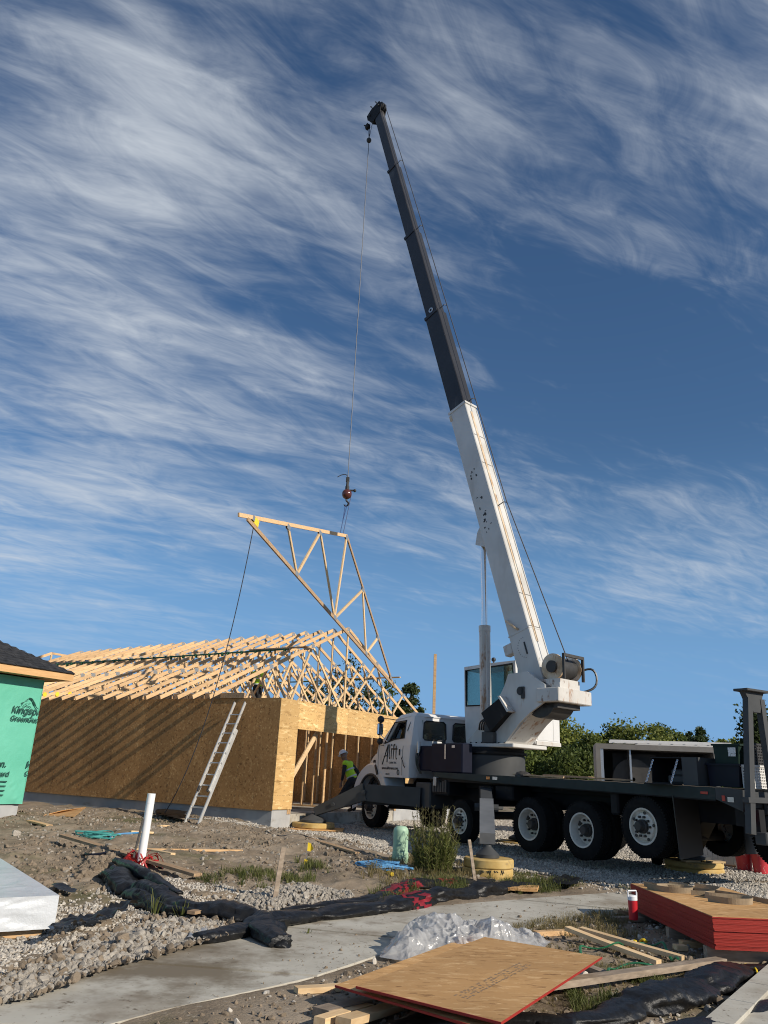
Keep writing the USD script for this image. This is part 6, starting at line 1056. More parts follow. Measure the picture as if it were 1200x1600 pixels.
# ---------------------------------------------------------------- wrapped lumber bundle at the left edge
mat('wrap_white', [(0.50, 0.52, 0.54), (0.58, 0.595, 0.61)], scale=1, rough=0.38, spec=0.5, bump=(5, 0.5, 0.03), extra=[(3, .58, .8, (0.42, 0.43, 0.43), (1, 1, 1))])
mat('print_blue', [(0.03, 0.10, 0.22), (0.04, 0.12, 0.26)], rough=0.5)
wc = np.array([-3.0, 8.36, 0.0]); wb = thing('wrapped_bundle', 'white plastic wrapped lumber bundle lying at the left edge', 'lumber bundle', wc, rad(34))
def wrapped():     # x to the left (towards -x), y back; softly creased
    n = 44; lo, hi = np.array([-2.6, 0.0, 0.05]), np.array([0.0, 3.2, 0.34]); m = MB()
    def face(o, A, B, N, na, nb):
        u, v = np.meshgrid(np.linspace(0, 1, na), np.linspace(0, 1, nb)); P = np.asarray(o)+u[..., None]*np.asarray(A)+v[..., None]*np.asarray(B); e = np.minimum.reduce([u, 1-u, v, 1-v]); w = np.clip(e*7, 0, 1)[..., None]; q = meshkit.fbm(P*[2.2, 2.2, 5], 4, 6)-0.5; q2 = np.abs(meshkit.fbm(P*[4, 4, 9]+3, 3, 2)-0.5)
        P = P+w*np.asarray(N)*(0.05*q-0.05*q2)[..., None]; i = np.arange(na*nb).reshape(nb, na); f = np.stack([i[:-1, :-1], i[:-1, 1:], i[1:, 1:], i[1:, :-1]], -1).reshape(-1, 4); f = np.vstack([f[:, [0, 1, 2]], f[:, [0, 2, 3]]])
        if np.dot(np.cross(A, B), N) < 0: f = f[:, ::-1]
        m.add(P.reshape(-1, 3), f)
    s = hi-lo; face(lo+[0, 0, s[2]], (s[0], 0, 0), (0, s[1], 0), (0, 0, 1), 60, 70); face(lo, (s[0], 0, 0), (0, 0, s[2]), (0, -1, 0), 60, 20); face(lo+[s[0], 0, 0], (0, s[1], 0), (0, 0, s[2]), (1, 0, 0), 60, 20); face(lo+[0, s[1], 0], (s[0], 0, 0), (0, 0, s[2]), (0, 1, 0), 20, 8); face(lo, (0, s[1], 0), (0, 0, s[2]), (-1, 0, 0), 20, 8)
    return m
part(wb, 'wrap', wrapped(), MATS['wrap_white'], smooth=35)
for k in range(6): part(wb, 'lumber_piece', MB().box((-2.5, 0.1+0.5*k, -0.03), (-0.08, 0.2+0.5*k, 0.05)), MATS['lumber'])
for k in range(3): part(wb, 'printed_mark', MB().tube([(-0.5-0.1*k, 0.8+0.05*k, 0.352), (-0.62-0.1*k, 0.95, 0.352), (-0.72-0.1*k, 0.9, 0.352)], 0.006, 4), MATS['print_blue'])
# ---------------------------------------------------------------- black sediment tubes
def sock(pts, rads, seed, flat=0.6, n=150, k=26, wr=0.05, lift=0.0, sprays=()):
    C = spline([G(*p[:2])[:2] if len(p) < 3 else np.array(p[:2]) for p in pts], n); R = np.interp(np.linspace(0, 1, n), np.linspace(0, 1, len(rads)), rads); zg = ground(C[:, 0], C[:, 1]); zg = np.maximum(zg, np.where(inside(P_WALK, C[:, 0], C[:, 1]), 0.0, zg)); zg = gaussian_filter(zg, 3)
    T = np.gradient(C, axis=0); T /= np.linalg.norm(T, axis=1, keepdims=True); S = np.c_[-T[:, 1], T[:, 0]]; th = np.arange(k)*2*PI/k
    s = np.r_[0, np.cumsum(np.linalg.norm(np.diff(C, axis=0), axis=1))]; ss, tt = np.meshgrid(s, th, indexing='ij'); q3 = np.stack([ss, np.cos(tt), np.sin(tt)], -1)
    big_ = meshkit.fbm(q3*[2.2, 1.2, 1.2]+seed, 2, seed)-0.5; rid = 0.3-np.abs(meshkit.fbm(q3*[3.0, 2.4, 2.4]+seed, 2, seed+3)-0.5)*2; rid2 = 0.3-np.abs(meshkit.fbm(q3*[19.0, 1.6, 1.6]+seed*2, 2, seed+5)-0.5)*2; lng = 0.3-np.abs(meshkit.fbm(q3*[0.9, 3.6, 3.6]+seed, 2, seed+7)-0.5)*2
    pin = 1-0.28*np.exp(-((ss*0.9+seed*0.37) % 1.0-0.5)**2/0.004); w = (1+0.9*big_+0.30*rid+0.26*rid2+0.42*lng)*pin
    r = R[:, None]*w; sag = 0.75+0.5*meshkit.fbm(np.c_[s*1.7, 0*s, 0*s]+seed, 2, seed+9); hgt = np.maximum(np.sin(tt), -0.7)*flat*r*sag[:, None]
    P = np.stack([C[:, None, 0]+S[:, None, 0]*np.cos(tt)*r*1.12, C[:, None, 1]+S[:, None, 1]*np.cos(tt)*r*1.12, (zg+R*flat*0.55*sag)[:, None]+hgt+lift], -1)
    V = P.reshape(-1, 3); f = []
    for i in range(n-1):
        for j in range(k): j2 = (j+1) % k; f += [[i*k+j, i*k+j2, (i+1)*k+j2], [i*k+j, (i+1)*k+j2, (i+1)*k+j]]
    V = np.vstack([V, V[:k].mean(0), V[-k:].mean(0)]); c0, c1 = n*k, n*k+1
    for j in range(k): j2 = (j+1) % k; f += [[c0, j2, j], [c1, (n-1)*k+j, (n-1)*k+j2]]
    out = (V, np.array(f))
    if not sprays: return out
    res = []
    nv = arrays_n(out)
    for (f0, f1, a0, a1) in sprays:      # a sprayed patch lies on the fabric: fractions along the tube, angles about it
        ii = np.arange(int(f0*n), int(f1*n)); jj = np.where((np.degrees(th) >= a0) & (np.degrees(th) <= a1))[0]; fs = []
        for i in ii:
            for j in jj[:-1]:
                if meshkit.fbm(np.array([[s[i]*7, j*0.7, seed]]), 2, 3)[0] > 0.45: fs += [[i*k+j, i*k+j+1, (i+1)*k+j+1], [i*k+j, (i+1)*k+j+1, (i+1)*k+j]]
        if fs: u, inv = np.unique(np.array(fs), return_inverse=True); res.append((V[u]+nv[u]*0.003, inv.reshape(-1, 3)))
    return out, res
def arrays_n(m): v, f, n = meshkit.arrays(m, True); return n
mat('spray_red', [(0.12, 0.006, 0.012), (0.24, 0.012, 0.022)], scale=14, rough=0.55, spec=0.35, bump=(90, .35, .006))
GS_ = 'black sediment tubes'
k1_ = thing('sediment_tube', 'thick black fabric tube winding from the white pipe down onto the sidewalk', 'erosion tube', group=GS_)
_t1, _s1 = sock([(176, 1372), (200, 1396), (248, 1418), (305, 1437), (360, 1441), (400, 1452), (416, 1476), (440, 1493)], [0.13, 0.19, 0.19, 0.18, 0.17, 0.18, 0.17, 0.10], 1, n=190, sprays=[(0.26+0.035*k, 0.283+0.035*k, 205, 335) for k in range(5)])
part(k1_, 'tube', _t1, MATS['sock_black'], smooth=True)
for q in _s1: part(k1_, 'spray_mark', q, MATS['spray_red'], smooth=True)
part(k1_, 'folded_edge', sock([(180, 1362), (205, 1378), (240, 1398), (280, 1415)], [0.06, 0.08, 0.07, 0.03], 9, 0.8, 80, 16, lift=0.12), MATS['sock_black'], smooth=True)
part(k1_, 'tied_end', MB().tm(trimesh.creation.icosphere(3, 1.0)).map(lambda v: G(438, 1492)+[0, 0, 0.06]+v*[0.10, 0.09, 0.075]*(0.7+0.6*meshkit.fbm(v*2.2, 3, 4))[:, None]), MATS['sock_black'], smooth=True)
k2_ = thing('sediment_tube', 'long black fabric tube lying along the far edge of the sidewalk', 'erosion tube', group=GS_)
_t2, _s2 = sock([(302, 1480), (350, 1472), (400, 1463), (470, 1447), (545, 1437), (600, 1424), (660, 1412), (720, 1402), (800, 1390), (890, 1385)], [0.09, 0.14, 0.13, 0.13, 0.16, 0.15, 0.13, 0.13, 0.10, 0.05], 5, 0.6, 230, sprays=[(0.45, 0.52, 40, 330)])
part(k2_, 'tube', _t2, MATS['sock_black'], smooth=True)
for q in _s2: part(k2_, 'spray_mark', q, MATS['spray_red'], smooth=True)
_t3, _s3 = sock([(440, 1430), (500, 1422), (560, 1415), (620, 1398), (700, 1385), (770, 1378)], [0.06, 0.10, 0.11, 0.13, 0.11, 0.05], 11, 0.6, 140, 22, sprays=[(0.40, 0.62, 10, 350), (0.74, 0.80, 30, 330)])
part(k2_, 'loose_fold', _t3, MATS['sock_black'], smooth=True)
for q in _s3: part(k2_, 'spray_mark', q, MATS['spray_red'], smooth=True)
single('tube_scrap', cloth([(68, 1478), (95, 1458), (150, 1444), (205, 1428), (222, 1428), (190, 1444), (140, 1462), (100, 1478), (84, 1488)], 7, 0.10), MATS['sock_black'], 'torn flat strip of black fabric lying over the rubble', 'fabric', smooth=True, group=None)
single('tube_scrap', cloth([(75, 1396), (95, 1390), (122, 1400), (115, 1406), (90, 1403)], 3, 0.05), MATS['sock_black'], 'small black fabric scrap beside the white bundle', 'fabric', smooth=True)
k3_ = thing('sediment_tube', 'big black fabric tube on the kerb at the bottom right', 'erosion tube', group=GS_)
part(k3_, 'tube', sock([(840, 1612), (910, 1604), (985, 1585), (1050, 1568), (1110, 1545), (1160, 1524), (1192, 1520)], [0.06, 0.09, 0.14, 0.17, 0.17, 0.13, 0.07], 15, 0.6, 170), MATS['sock_black'], smooth=True)
single('tube_scrap', sock([(560, 1622), (680, 1606), (800, 1604), (900, 1612)], [0.05, 0.10, 0.12, 0.08], 21, 0.5, 60, 14), MATS['sock_black'], 'black fabric fold along the bottom edge under the board sheets', 'fabric', smooth=True)
single('tube_scrap', sock([(1030, 1650), (1130, 1602), (1200, 1580), (1250, 1570)], [0.12, 0.12, 0.10, 0.1], 23, 0.4, 60, 14), MATS['sock_black'], 'black fabric lying in the gutter at the corner', 'fabric', smooth=True)
single('black_netting', cloth([(860, 1384), (885, 1374), (910, 1384), (900, 1392), (870, 1391)], 9, 0.06), MATS['sock_black'], 'crumpled black bag on the grass behind the sidewalk', 'bag', smooth=True)
# kerb and gutter at the corner
kb = thing('kerb', 'pale concrete kerb and gutter at the lower right corner', 'kerb', kind='structure')
KA, KB_ = onz(1045, 1640, 0.0)[:2], onz(1175, 1528, 0.0)[:2]; kd = nrm(KB_-KA); kn = np.array([kd[1], -kd[0]])
for k in range(6):
    a = KA+kd*(-0.6+0.75*k); P = [a, a+kd*0.742, a+kd*0.742+kn*0.2, a+kn*0.2]; part(kb, 'kerb_stone', MB().prism(P, (0, 0, -0.3), X3, Y3, Z3, 0.302), MATS['concrete'])
    P = [a+kn*0.2, a+kd*0.742+kn*0.2, a+kd*0.742+kn*0.95, a+kn*0.95]; part(kb, 'gutter_slab', MB().prism(P, (0, 0, -0.3), X3, Y3, Z3, 0.27), MATS['concrete'])
# straps of green and yellow
mat('strap_green', [(0.012, 0.11, 0.045), (0.02, 0.15, 0.06)], rough=0.5); mat('strap_yellow', [(0.62, 0.42, 0.01), (0.7, 0.5, 0.02)], rough=0.4)
for k, (pts, mt, lab, nm) in enumerate((([(880, 1498), (905, 1490), (915, 1480), (945, 1478), (975, 1472)], 'strap_green', 'dark green strap curling beside the board sheets', 'green_strap'), ([(950, 1520), (985, 1508), (1040, 1510), (1090, 1504), (1115, 1516)], 'strap_green', 'long green strap winding over the grey timber', 'green_strap'), ([(1000, 1476), (1030, 1474), (1045, 1492), (1060, 1500)], 'strap_green', 'green cord under the front of the red stack', 'green_strap'), ([(985, 1476), (1000, 1472), (1010, 1470)], 'strap_yellow', 'short yellow tool handle lying before the red stack', 'pry_tool'), ([(1135, 1518), (1150, 1508), (1168, 1511), (1185, 1520)], 'strap_yellow', 'yellow strap looped over the black tube end', 'yellow_strap'))):
    P = spline([G(*p, 0.05+0.03*((i+k) % 2)) for i, p in enumerate(pts)], 40); P[:, 2] += 0.02*np.sin(np.arange(40)*0.5+k); single(nm, MB().tube(P, 0.022 if 'tool' in nm else 0.014, 6, squash=0.6), MATS[mt], lab, 'strap')
# ---------------------------------------------------------------- crumpled clear plastic
def polythene():
    n = 260; P = Polygon([onz(*p)[:2] for p in ((592, 1499), (604, 1478), (625, 1460), (662, 1455), (700, 1452), (745, 1448), (770, 1456), (800, 1462), (860, 1474), (855, 1486), (800, 1492), (738, 1506), (680, 1500), (640, 1508))]); x0, y0, x1, y1 = P.bounds
    xs, ys = np.linspace(x0-0.05, x1+0.05, n), np.linspace(y0-0.05, y1+0.05, int(n*(y1-y0)/(x1-x0))); X, Y = np.meshgrid(xs, ys); q = np.stack([X, Y, 0*X], -1); wob = 0.10*(meshkit.fbm(q*4, 3, 12)-0.5)
    b = shapely.distance(shapely.points(X, Y), P.exterior)*np.where(inside(P, X, Y), 1, -1)+wob; ok = b > 0; e = np.clip(b/0.22, 0, 1); e = e*e*(3-2*e); r = np.random.default_rng(4); Z = np.zeros(X.shape)
    # air-filled billows separated by sharp folds: the lower envelope of tilted planes under a few tent points
    tents = [(655, 1490, .11), (682, 1478, .20), (702, 1476, .19), (720, 1484, .11), (766, 1482, .17), (745, 1488, .09), (792, 1484, .08), (615, 1487, .11), (632, 1478, .12), (830, 1481, .05)]
    for px, py, hh in tents:
        c = onz(px, py); dx, dy = X-c[0], Y-c[1]; ang = np.arctan2(dy, dx); d = np.hypot(dx, dy)*(1+0.35*np.abs(np.sin(ang*2.5+hh*40))-0.15); Z = np.maximum(Z, hh*np.exp(-(d/0.30)**1.3))
    m_ = meshkit.fbm(q*2.6+3, 2, 7); fold = np.abs(m_-0.5)*2; m2 = meshkit.fbm(q*[5.5, 3.5, 1]+9, 2, 4); fold2 = np.abs(m2-0.5)*2
    Z = e*(Z*(0.78+0.5*fold)+0.085*(0.5-fold)+0.05*(0.45-fold2)+0.045)+0.02
    from scipy.spatial import cKDTree
    for cnt, am, wd, sd in ((70, 0.055, 0.05, 3), (260, 0.026, 0.022, 8)):     # creases where flat facets of the film meet
        rr = np.random.default_rng(sd); pp = rr.uniform((x0, y0), (x1, y1), (cnt, 2)); hgt = rr.uniform(-1, 1, cnt); wq = 0.05*(meshkit.fbm(q*6, 2, sd)-0.5)
        d, ix = cKDTree(pp).query(np.c_[(X+wq).ravel(), (Y-wq).ravel()], k=2); d = d.reshape(*X.shape, 2); Z = Z+np.clip(e*1.5, 0, 1)*am*(np.exp(-(d[..., 1]-d[..., 0])/wd)-0.35+0.5*hgt[ix[:, 0]].reshape(X.shape)*np.clip((d[..., 1]-d[..., 0])/wd/2, 0, 1))
    Z = gaussian_filter(Z, 0.7); Z = np.maximum(Z, 0.010)
    i = np.arange(X.size).reshape(X.shape); k = ok[:-1, :-1] & ok[1:, 1:] & ok[:-1, 1:] & ok[1:, :-1]; qd = np.stack([i[:-1, :-1][k], i[:-1, 1:][k], i[1:, 1:][k], i[1:, :-1][k]], -1); used, inv = np.unique(qd, return_inverse=True)
    return (np.stack([X, Y, Z], -1).reshape(-1, 3)[used], inv.reshape(qd.shape))
def film():
    N = {'t': ('transparent_bsdf', dict(color=(0.92, 0.93, 0.94))), 'd': ('translucent_bsdf', dict(color=(0.92, 0.92, 0.92))), 'd2': ('diffuse_bsdf', dict(color=(0.88, 0.88, 0.88))), 'g': ('glossy_bsdf', dict(roughness=0.20, color=(0.95, 0.95, 0.95))), 'f': ('fresnel', dict(IOR=1.45)), 'm0': ('mix_closure', dict(fac=0.5)), 'm1': ('mix_closure', dict(fac=0.58)), 'm2': ('mix_closure', {}), 'fm': ('math', dict(math_type='multiply_add', value2=0.9, value3=0.02)),
         'tc': ('texture_coordinate', {}), 'n': ('noise_texture', dict(scale=6.0, detail=3.0, roughness=0.45, distortion=2.4)), 'b': ('bump', dict(strength=0.55, distance=0.04))}
    L = [('tc.object', 'n.vector'), ('n.fac', 'b.height'), ('b.normal', 'g.normal'), ('b.normal', 'f.normal'), ('b.normal', 'd.normal'), ('b.normal', 'd2.normal'), ('d.BSDF', 'm0.closure1'), ('d2.BSDF', 'm0.closure2'), ('t.BSDF', 'm1.closure1'), ('m0.closure', 'm1.closure2'), ('f.fac', 'fm.value1'), ('fm.value', 'm2.fac'), ('m1.closure', 'm2.closure1'), ('g.BSDF', 'm2.closure2')]
    L = [(a, b) for a, b in L if b != 'f.normal']; return usdkit.material(stage, '/World/Looks/clear_film', N, L, surface='m2.closure')
single('plastic_sheet', polythene(), film(), 'crumpled clear plastic sheet heaped beside the board sheets', 'plastic sheet', smooth=60)
single('plastic_scrap', cloth([(290, 1478), (300, 1462), (322, 1458), (325, 1470), (305, 1484)], 2, 0.05), stage.GetPrimAtPath('/World/Looks/clear_film') and UsdShade.Material.Get(stage, '/World/Looks/clear_film'), 'small clear plastic scrap at the end of the black tube', 'plastic', smooth=28)
# ---------------------------------------------------------------- people
mat('skin', [(0.20, 0.11, 0.075), (0.26, 0.15, 0.10)], rough=0.55); mat('vest_lime', [(0.40, 0.70, 0.02), (0.50, 0.80, 0.03)], scale=5, rough=0.7); mat('reflective', [(0.50, 0.52, 0.50), (0.6, 0.62, 0.6)], rough=0.4); mat('trousers_black', [(0.010, 0.010, 0.012), (0.02, 0.02, 0.022)], scale=5, rough=0.85); mat('sleeve_dark', [(0.015, 0.015, 0.018), (0.028, 0.028, 0.03)], rough=0.85); mat('boot_brown', [(0.05, 0.03, 0.018), (0.08, 0.05, 0.03)], rough=0.7)
def blob(pairs, sub_=0.03, smooth=6):
    M = None
    for (a, ra), (b, rb) in pairs:
        P = []
        for c, r in ((a, ra), (b, rb)): t = trimesh.creation.icosphere(1, r); P.append(np.array(t.vertices)+np.asarray(c, float))
        h = man(trimesh.convex.convex_hull(np.vstack(P))); M = h if M is None else M+h
    q = M.refine_to_length(sub_).to_mesh(); t = trimesh.Trimesh(q.vert_properties[:, :3], q.tri_verts, process=True)
    return trimesh.smoothing.filter_taubin(t, iterations=smooth)
def person(name, label, loc, rz, J, hat=True):
    o = thing(name, label, 'person', loc, rz); j = {k: np.asarray(v, float) for k, v in J.items()}
    spine, neck, head = j['hips']*0.5+j['chest']*0.5, j['neck'], j['head']
    pr = [((j['hips'], 0.125), (spine, 0.115)), ((spine, 0.115), (j['chest'], 0.14)), ((j['chest'], 0.13), (neck, 0.058)), ((neck, 0.052), (head, 0.062)), ((head, 0.092), (head+nrm(head-neck)*0.06, 0.088)), ((head, 0.08), (head+j['face']*0.05-nrm(head-neck)*0.05, 0.055))]
    pr.append(((head+j['face']*0.085, 0.018), (head+j['face']*0.10-nrm(head-neck)*0.03, 0.02)))   # nose
    sidev = nrm(np.cross(nrm(head-neck), j['face']))
    for s in (-1, 1): pr.append(((head+sidev*s*0.09, 0.018), (head+sidev*s*0.092-nrm(head-neck)*0.03, 0.014)))     # ears
    for s in 'lr':
        pr += [((j['chest'], 0.10), (j[s+'sho'], 0.068)), ((j[s+'sho'], 0.062), (j[s+'elb'], 0.042)), ((j[s+'elb'], 0.041), (j[s+'wri'], 0.028)), ((j['hips'], 0.12), (j[s+'hip'], 0.105)), ((j[s+'hip'], 0.098), (j[s+'kne'], 0.062)), ((j[s+'kne'], 0.06), (j[s+'ank'], 0.042)), ((j[s+'ank'], 0.042), (j[s+'toe'], 0.038))]
        d = nrm(j[s+'wri']-j[s+'elb']); x = nrm(np.cross(d, (0.2, 1, 0.1))); y = np.cross(d, x); w = j[s+'wri']; pal = w+d*0.08
        pr.append(((w, 0.026), (pal, 0.034)))
        for k, ln in enumerate((0.068, 0.078, 0.072, 0.058)): b = pal+x*(k-1.5)*0.021+d*0.02; kn = b+d*ln*0.55; pr += [((b, 0.0095), (kn, 0.009)), ((kn, 0.009), (kn+d*ln*0.4+y*ln*0.35, 0.008))]
        t0_ = w+d*0.03-x*0.03; pr += [((t0_, 0.012), (t0_+d*0.03-x*0.025, 0.010)), ((t0_+d*0.03-x*0.025, 0.010), (t0_+d*0.06-x*0.025+y*0.01, 0.009))]
    part(o, 'body', blob(pr, 0.035, 4), MATS['skin'], smooth=True)
    g = 0.022
    part(o, 'vest', blob([((j['hips']+nrm(spine-j['hips'])*0.06, 0.128+g), (spine, 0.118+g)), ((spine, 0.118+g), (j['chest'], 0.142+g)), ((j['chest'], 0.13+g), (j['lsho'], 0.07+g)), ((j['chest'], 0.13+g), (j['rsho'], 0.07+g)), ((j['chest'], 0.12), (j['chest']*0.4+neck*0.6, 0.09))], 0.04, 5), MATS['vest_lime'], smooth=True)
    for f in (0.25, 0.75): c = j['hips']*(1-f)+j['chest']*f; ax = nrm(j['chest']-j['hips']); r = 0.157 if f < .5 else 0.166; part(o, 'reflective_band', MB().lathe([(r, -0.022), (r+0.006, 0), (r, 0.022)], c, ax, 24), MATS['reflective'], smooth=True)
    tr = [((j['hips'], 0.125+g), (j['hips']+nrm(spine-j['hips'])*0.05, 0.12+g))]
    for s in 'lr': tr += [((j['hips'], 0.125+g*0.8), (j[s+'hip'], 0.105+g)), ((j[s+'hip'], 0.10+g), (j[s+'kne'], 0.066+g)), ((j[s+'kne'], 0.064+g), (j[s+'ank'], 0.052+g))]
    part(o, 'trousers', blob(tr, 0.045, 4), MATS['trousers_black'], smooth=True)
    for s in 'lr': part(o, 'sleeve', blob([((j[s+'sho'], 0.075), (j[s+'elb'], 0.054)), ((j[s+'elb'], 0.053), (j[s+'elb']*0.25+j[s+'wri']*0.75, 0.038))], 0.04, 3), MATS['sleeve_dark'], smooth=True); part(o, 'boot', blob([((j[s+'ank'], 0.058), (j[s+'toe'], 0.048)), ((j[s+'ank']+[0, 0, 0.05], 0.056), (j[s+'ank'], 0.06))], 0.04, 3), MATS['boot_brown'], smooth=True)
    up_ = nrm(head-neck); hh = head+up_*0.055; part(o, 'hard_hat', MB().lathe([(0.155, 0.0), (0.158, 0.012), (0.122, 0.02), (0.118, 0.06), (0.10, 0.105), (0.06, 0.135), (0, 0.142)], hh, up_, 28), MATS['cooler_white'], smooth=50); part(o, 'hat_peak', MB().tm(trimesh.creation.icosphere(2, 1.0)).map(lambda v: hh+up_*0.008+j['face']*0.13+v[:, :1]*j['face']*0.06+v[:, 1:2]*sidev*0.09+v[:, 2:3]*up_*0.008), MATS['cooler_white'], smooth=True)
    for s in (-1, 1): part(o, 'eye', MB().ball(head+j['face']*0.083+sidev*s*0.032+up_*0.005, 0.011, 1), MATS['sign_black'])
    part(o, 'mouth', MB().ball(head+j['face']*0.088-up_*0.055, 0.012, 1, (1.0, 1.0, 0.4)), MATS['boot_brown'])
    return o
w1 = atY(541, 1257, 24.0); z_ = 0.50
person('person', 'worker in lime vest, white hard hat and black trousers bending beside the truck bumper', (w1[0], 24.0, z_), 0.0,
       dict(hips=(0.16, 0, 0.88), chest=(-0.02, 0.05, 1.25), neck=(-0.10, 0.07, 1.43), head=(-0.15, 0.10, 1.54), face=nrm((-0.75, 0.55, -0.3)), lsho=(-0.09, -0.14, 1.34), rsho=(0.05, 0.22, 1.34), lelb=(-0.13, -0.17, 1.05), lwri=(-0.17, -0.10, 0.82), relb=(0.27, 0.30, 1.13), rwri=(0.36, 0.22, 0.92), lhip=(0.12, -0.09, 0.86), rhip=(0.20, 0.10, 0.86), lkne=(-0.12, -0.10, 0.50), lank=(-0.36, -0.08, 0.10), ltoe=(-0.50, -0.04, 0.045), rkne=(0.10, 0.12, 0.48), rank=(0.22, 0.14, 0.10), rtoe=(0.08, 0.16, 0.045)))
w2 = house_world((4.9, 4.87, 3.35)); person('person', 'worker in lime vest and dark trousers standing among the roof trusses', w2, rad(150),
       dict(hips=(0, 0, 0.92), chest=(0.04, 0, 1.30), neck=(0.06, 0, 1.46), head=(0.09, 0, 1.58), face=nrm((0.9, 0, -0.35)), lsho=(0.04, 0.19, 1.38), rsho=(0.04, -0.19, 1.38), lelb=(0.16, 0.26, 1.15), lwri=(0.36, 0.20, 1.22), relb=(0.14, -0.26, 1.14), rwri=(0.34, -0.18, 1.18), lhip=(0, 0.09, 0.9), rhip=(0, -0.09, 0.9), lkne=(0.06, 0.11, 0.49), lank=(0.0, 0.12, 0.09), ltoe=(0.15, 0.13, 0.045), rkne=(0.03, -0.11, 0.49), rank=(-0.06, -0.12, 0.09), rtoe=(0.09, -0.14, 0.045)))
# ---------------------------------------------------------------- rubble, gravel, clods
mat('rock_pale', [(0.20, 0.175, 0.145), (0.30, 0.27, 0.23), (0.40, 0.37, 0.32)], scale=7, detail=7, rough=0.92, spec=0.15, rnd=0.18, bump=(30, 0.5, 0.01))
mat('stone_pale', [(0.29, 0.26, 0.22), (0.48, 0.445, 0.39)], scale=40, rough=0.92, spec=0.15, rnd=0.30)
mat('clod_brown', [(0.14, 0.108, 0.077), (0.25, 0.20, 0.147)], scale=12, rough=0.95, spec=0.1, rnd=0.22)
def stone(seed, sub_=1, sq=0.75):
    r = np.random.default_rng(seed); t = trimesh.creation.icosphere(sub_, 1.0); v = np.array(t.vertices)
    for _ in range(7):
        n = nrm(r.normal(size=3)); d = v@n; c = r.uniform(0.45, 0.8); v = v-np.maximum(d-c, 0)[:, None]*n
    v = v*np.array([1, r.uniform(.7, 1), sq*r.uniform(.75, 1.1)])*(0.9+0.2*meshkit.noise(v*1.7+seed, seed))[:, None]; return v, np.array(t.faces)
def instancer(name, protos, mt, pos, scale, label, cat, seed, kind='stuff', tilt=True, group=None):
    pi = UsdGeom.PointInstancer.Define(stage, path_for(None, name)); tag(pi, label, cat, group, kind); r = np.random.default_rng(seed); rel = pi.CreatePrototypesRel()
    for k, pm in enumerate(protos):
        g = usdkit.mesh(stage, f'{pi.GetPath()}/shape_{k:03d}' if k else f'{pi.GetPath()}/shape', pm, mt, False); rel.AddTarget(g.GetPath())
    n = len(pos); pi.CreateProtoIndicesAttr(Vt.IntArray.FromNumpy(r.integers(0, len(protos), n).astype(np.int32))); pi.CreatePositionsAttr(Vt.Vec3fArray.FromNumpy(np.asarray(pos, np.float32)))
    sc = np.asarray(scale, float); sc = np.repeat(sc[:, None], 3, 1) if sc.ndim == 1 else sc; pi.CreateScalesAttr(Vt.Vec3fArray.FromNumpy(sc.astype(np.float32)))
    if tilt: q = r.normal(size=(n, 4)); q /= np.linalg.norm(q, axis=1, keepdims=True)
    else: a = r.uniform(0, PI, n); q = np.stack([np.cos(a), 0*a, 0*a, np.sin(a)], 1)
    pi.CreateOrientationsAttr(Vt.QuathArray([Gf.Quath(float(a), float(b), float(c), float(d)) for a, b, c, d in q])); return pi
def scatter(poly, n, seed, dens=None):
    r = np.random.default_rng(seed); x0, y0, x1, y1 = poly.bounds; out = np.zeros((0, 2))
    while len(out) < n:
        p = r.uniform((x0, y0), (x1, y1), (n*2, 2)); k = inside(poly, p[:, 0], p[:, 1])
        if dens is not None: k &= r.random(len(p)) < dens(p)
        out = np.vstack([out, p[k]])
    return out[:n]
def gp(*pts): return Polygon([G(*p)[:2] for p in pts])
HEAP1 = gp((-10, 1584), (20, 1552), (70, 1520), (120, 1500), (160, 1480), (215, 1456), (262, 1444), (330, 1448), (348, 1462), (318, 1474), (282, 1484), (235, 1496), (165, 1518), (105, 1540), (40, 1572))
HEAP2 = gp((385, 1404), (430, 1392), (470, 1384), (500, 1392), (540, 1402), (480, 1416), (430, 1428), (395, 1422))
def heap_z(p, poly, h): d = shapely.distance(shapely.points(p[:, 0], p[:, 1]), poly.exterior); return np.maximum(ground(p[:, 0], p[:, 1]), np.where(inside(P_WALK, p[:, 0], p[:, 1]), 0.0, -1))+h*np.clip(d/0.35, 0, 1)
protos = [stone(k, 1) for k in range(6)]; big = [stone(20+k, 2) for k in range(8)]
r = np.random.default_rng(11); k = 0
for poly, n, hh, where in ((HEAP1, 140, 0.09, 'in the long rubble heap along the sidewalk'), (HEAP2, 60, 0.06, 'in the small rubble heap by the leaning stake')):
    p = scatter(poly, n, 31+n); z = heap_z(p, poly, hh)
    for (x, y), zz in zip(p, z):
        s = r.uniform(0.032, 0.055); v, f = big[k % 8]; a = r.uniform(0, 6.28); R_ = trimesh.transformations.random_rotation_matrix(r.random(3))[:3, :3]; k += 1
        single('limestone_rock', (v@R_.T*s, f), MATS['rock_pale'], 'rough pale limestone rock '+where, 'rock', group='rocks '+where, loc=(x, y, zz+s*0.35), smooth=False)
pos, sc = [], []
for poly, n, hh in ((HEAP1, 3200, 0.08), (HEAP2, 1300, 0.06)):
    p = scatter(poly.buffer(0.12), n, 61+n); z = heap_z(p, poly, hh); s = r.uniform(0.014, 0.045, n); pos.append(np.c_[p, z+s*0.3]); sc.append(s)
instancer('rubble', protos, MATS['rock_pale'], np.vstack(pos), np.concatenate(sc), 'smaller broken limestone filling the rubble heaps', 'rubble', 5)
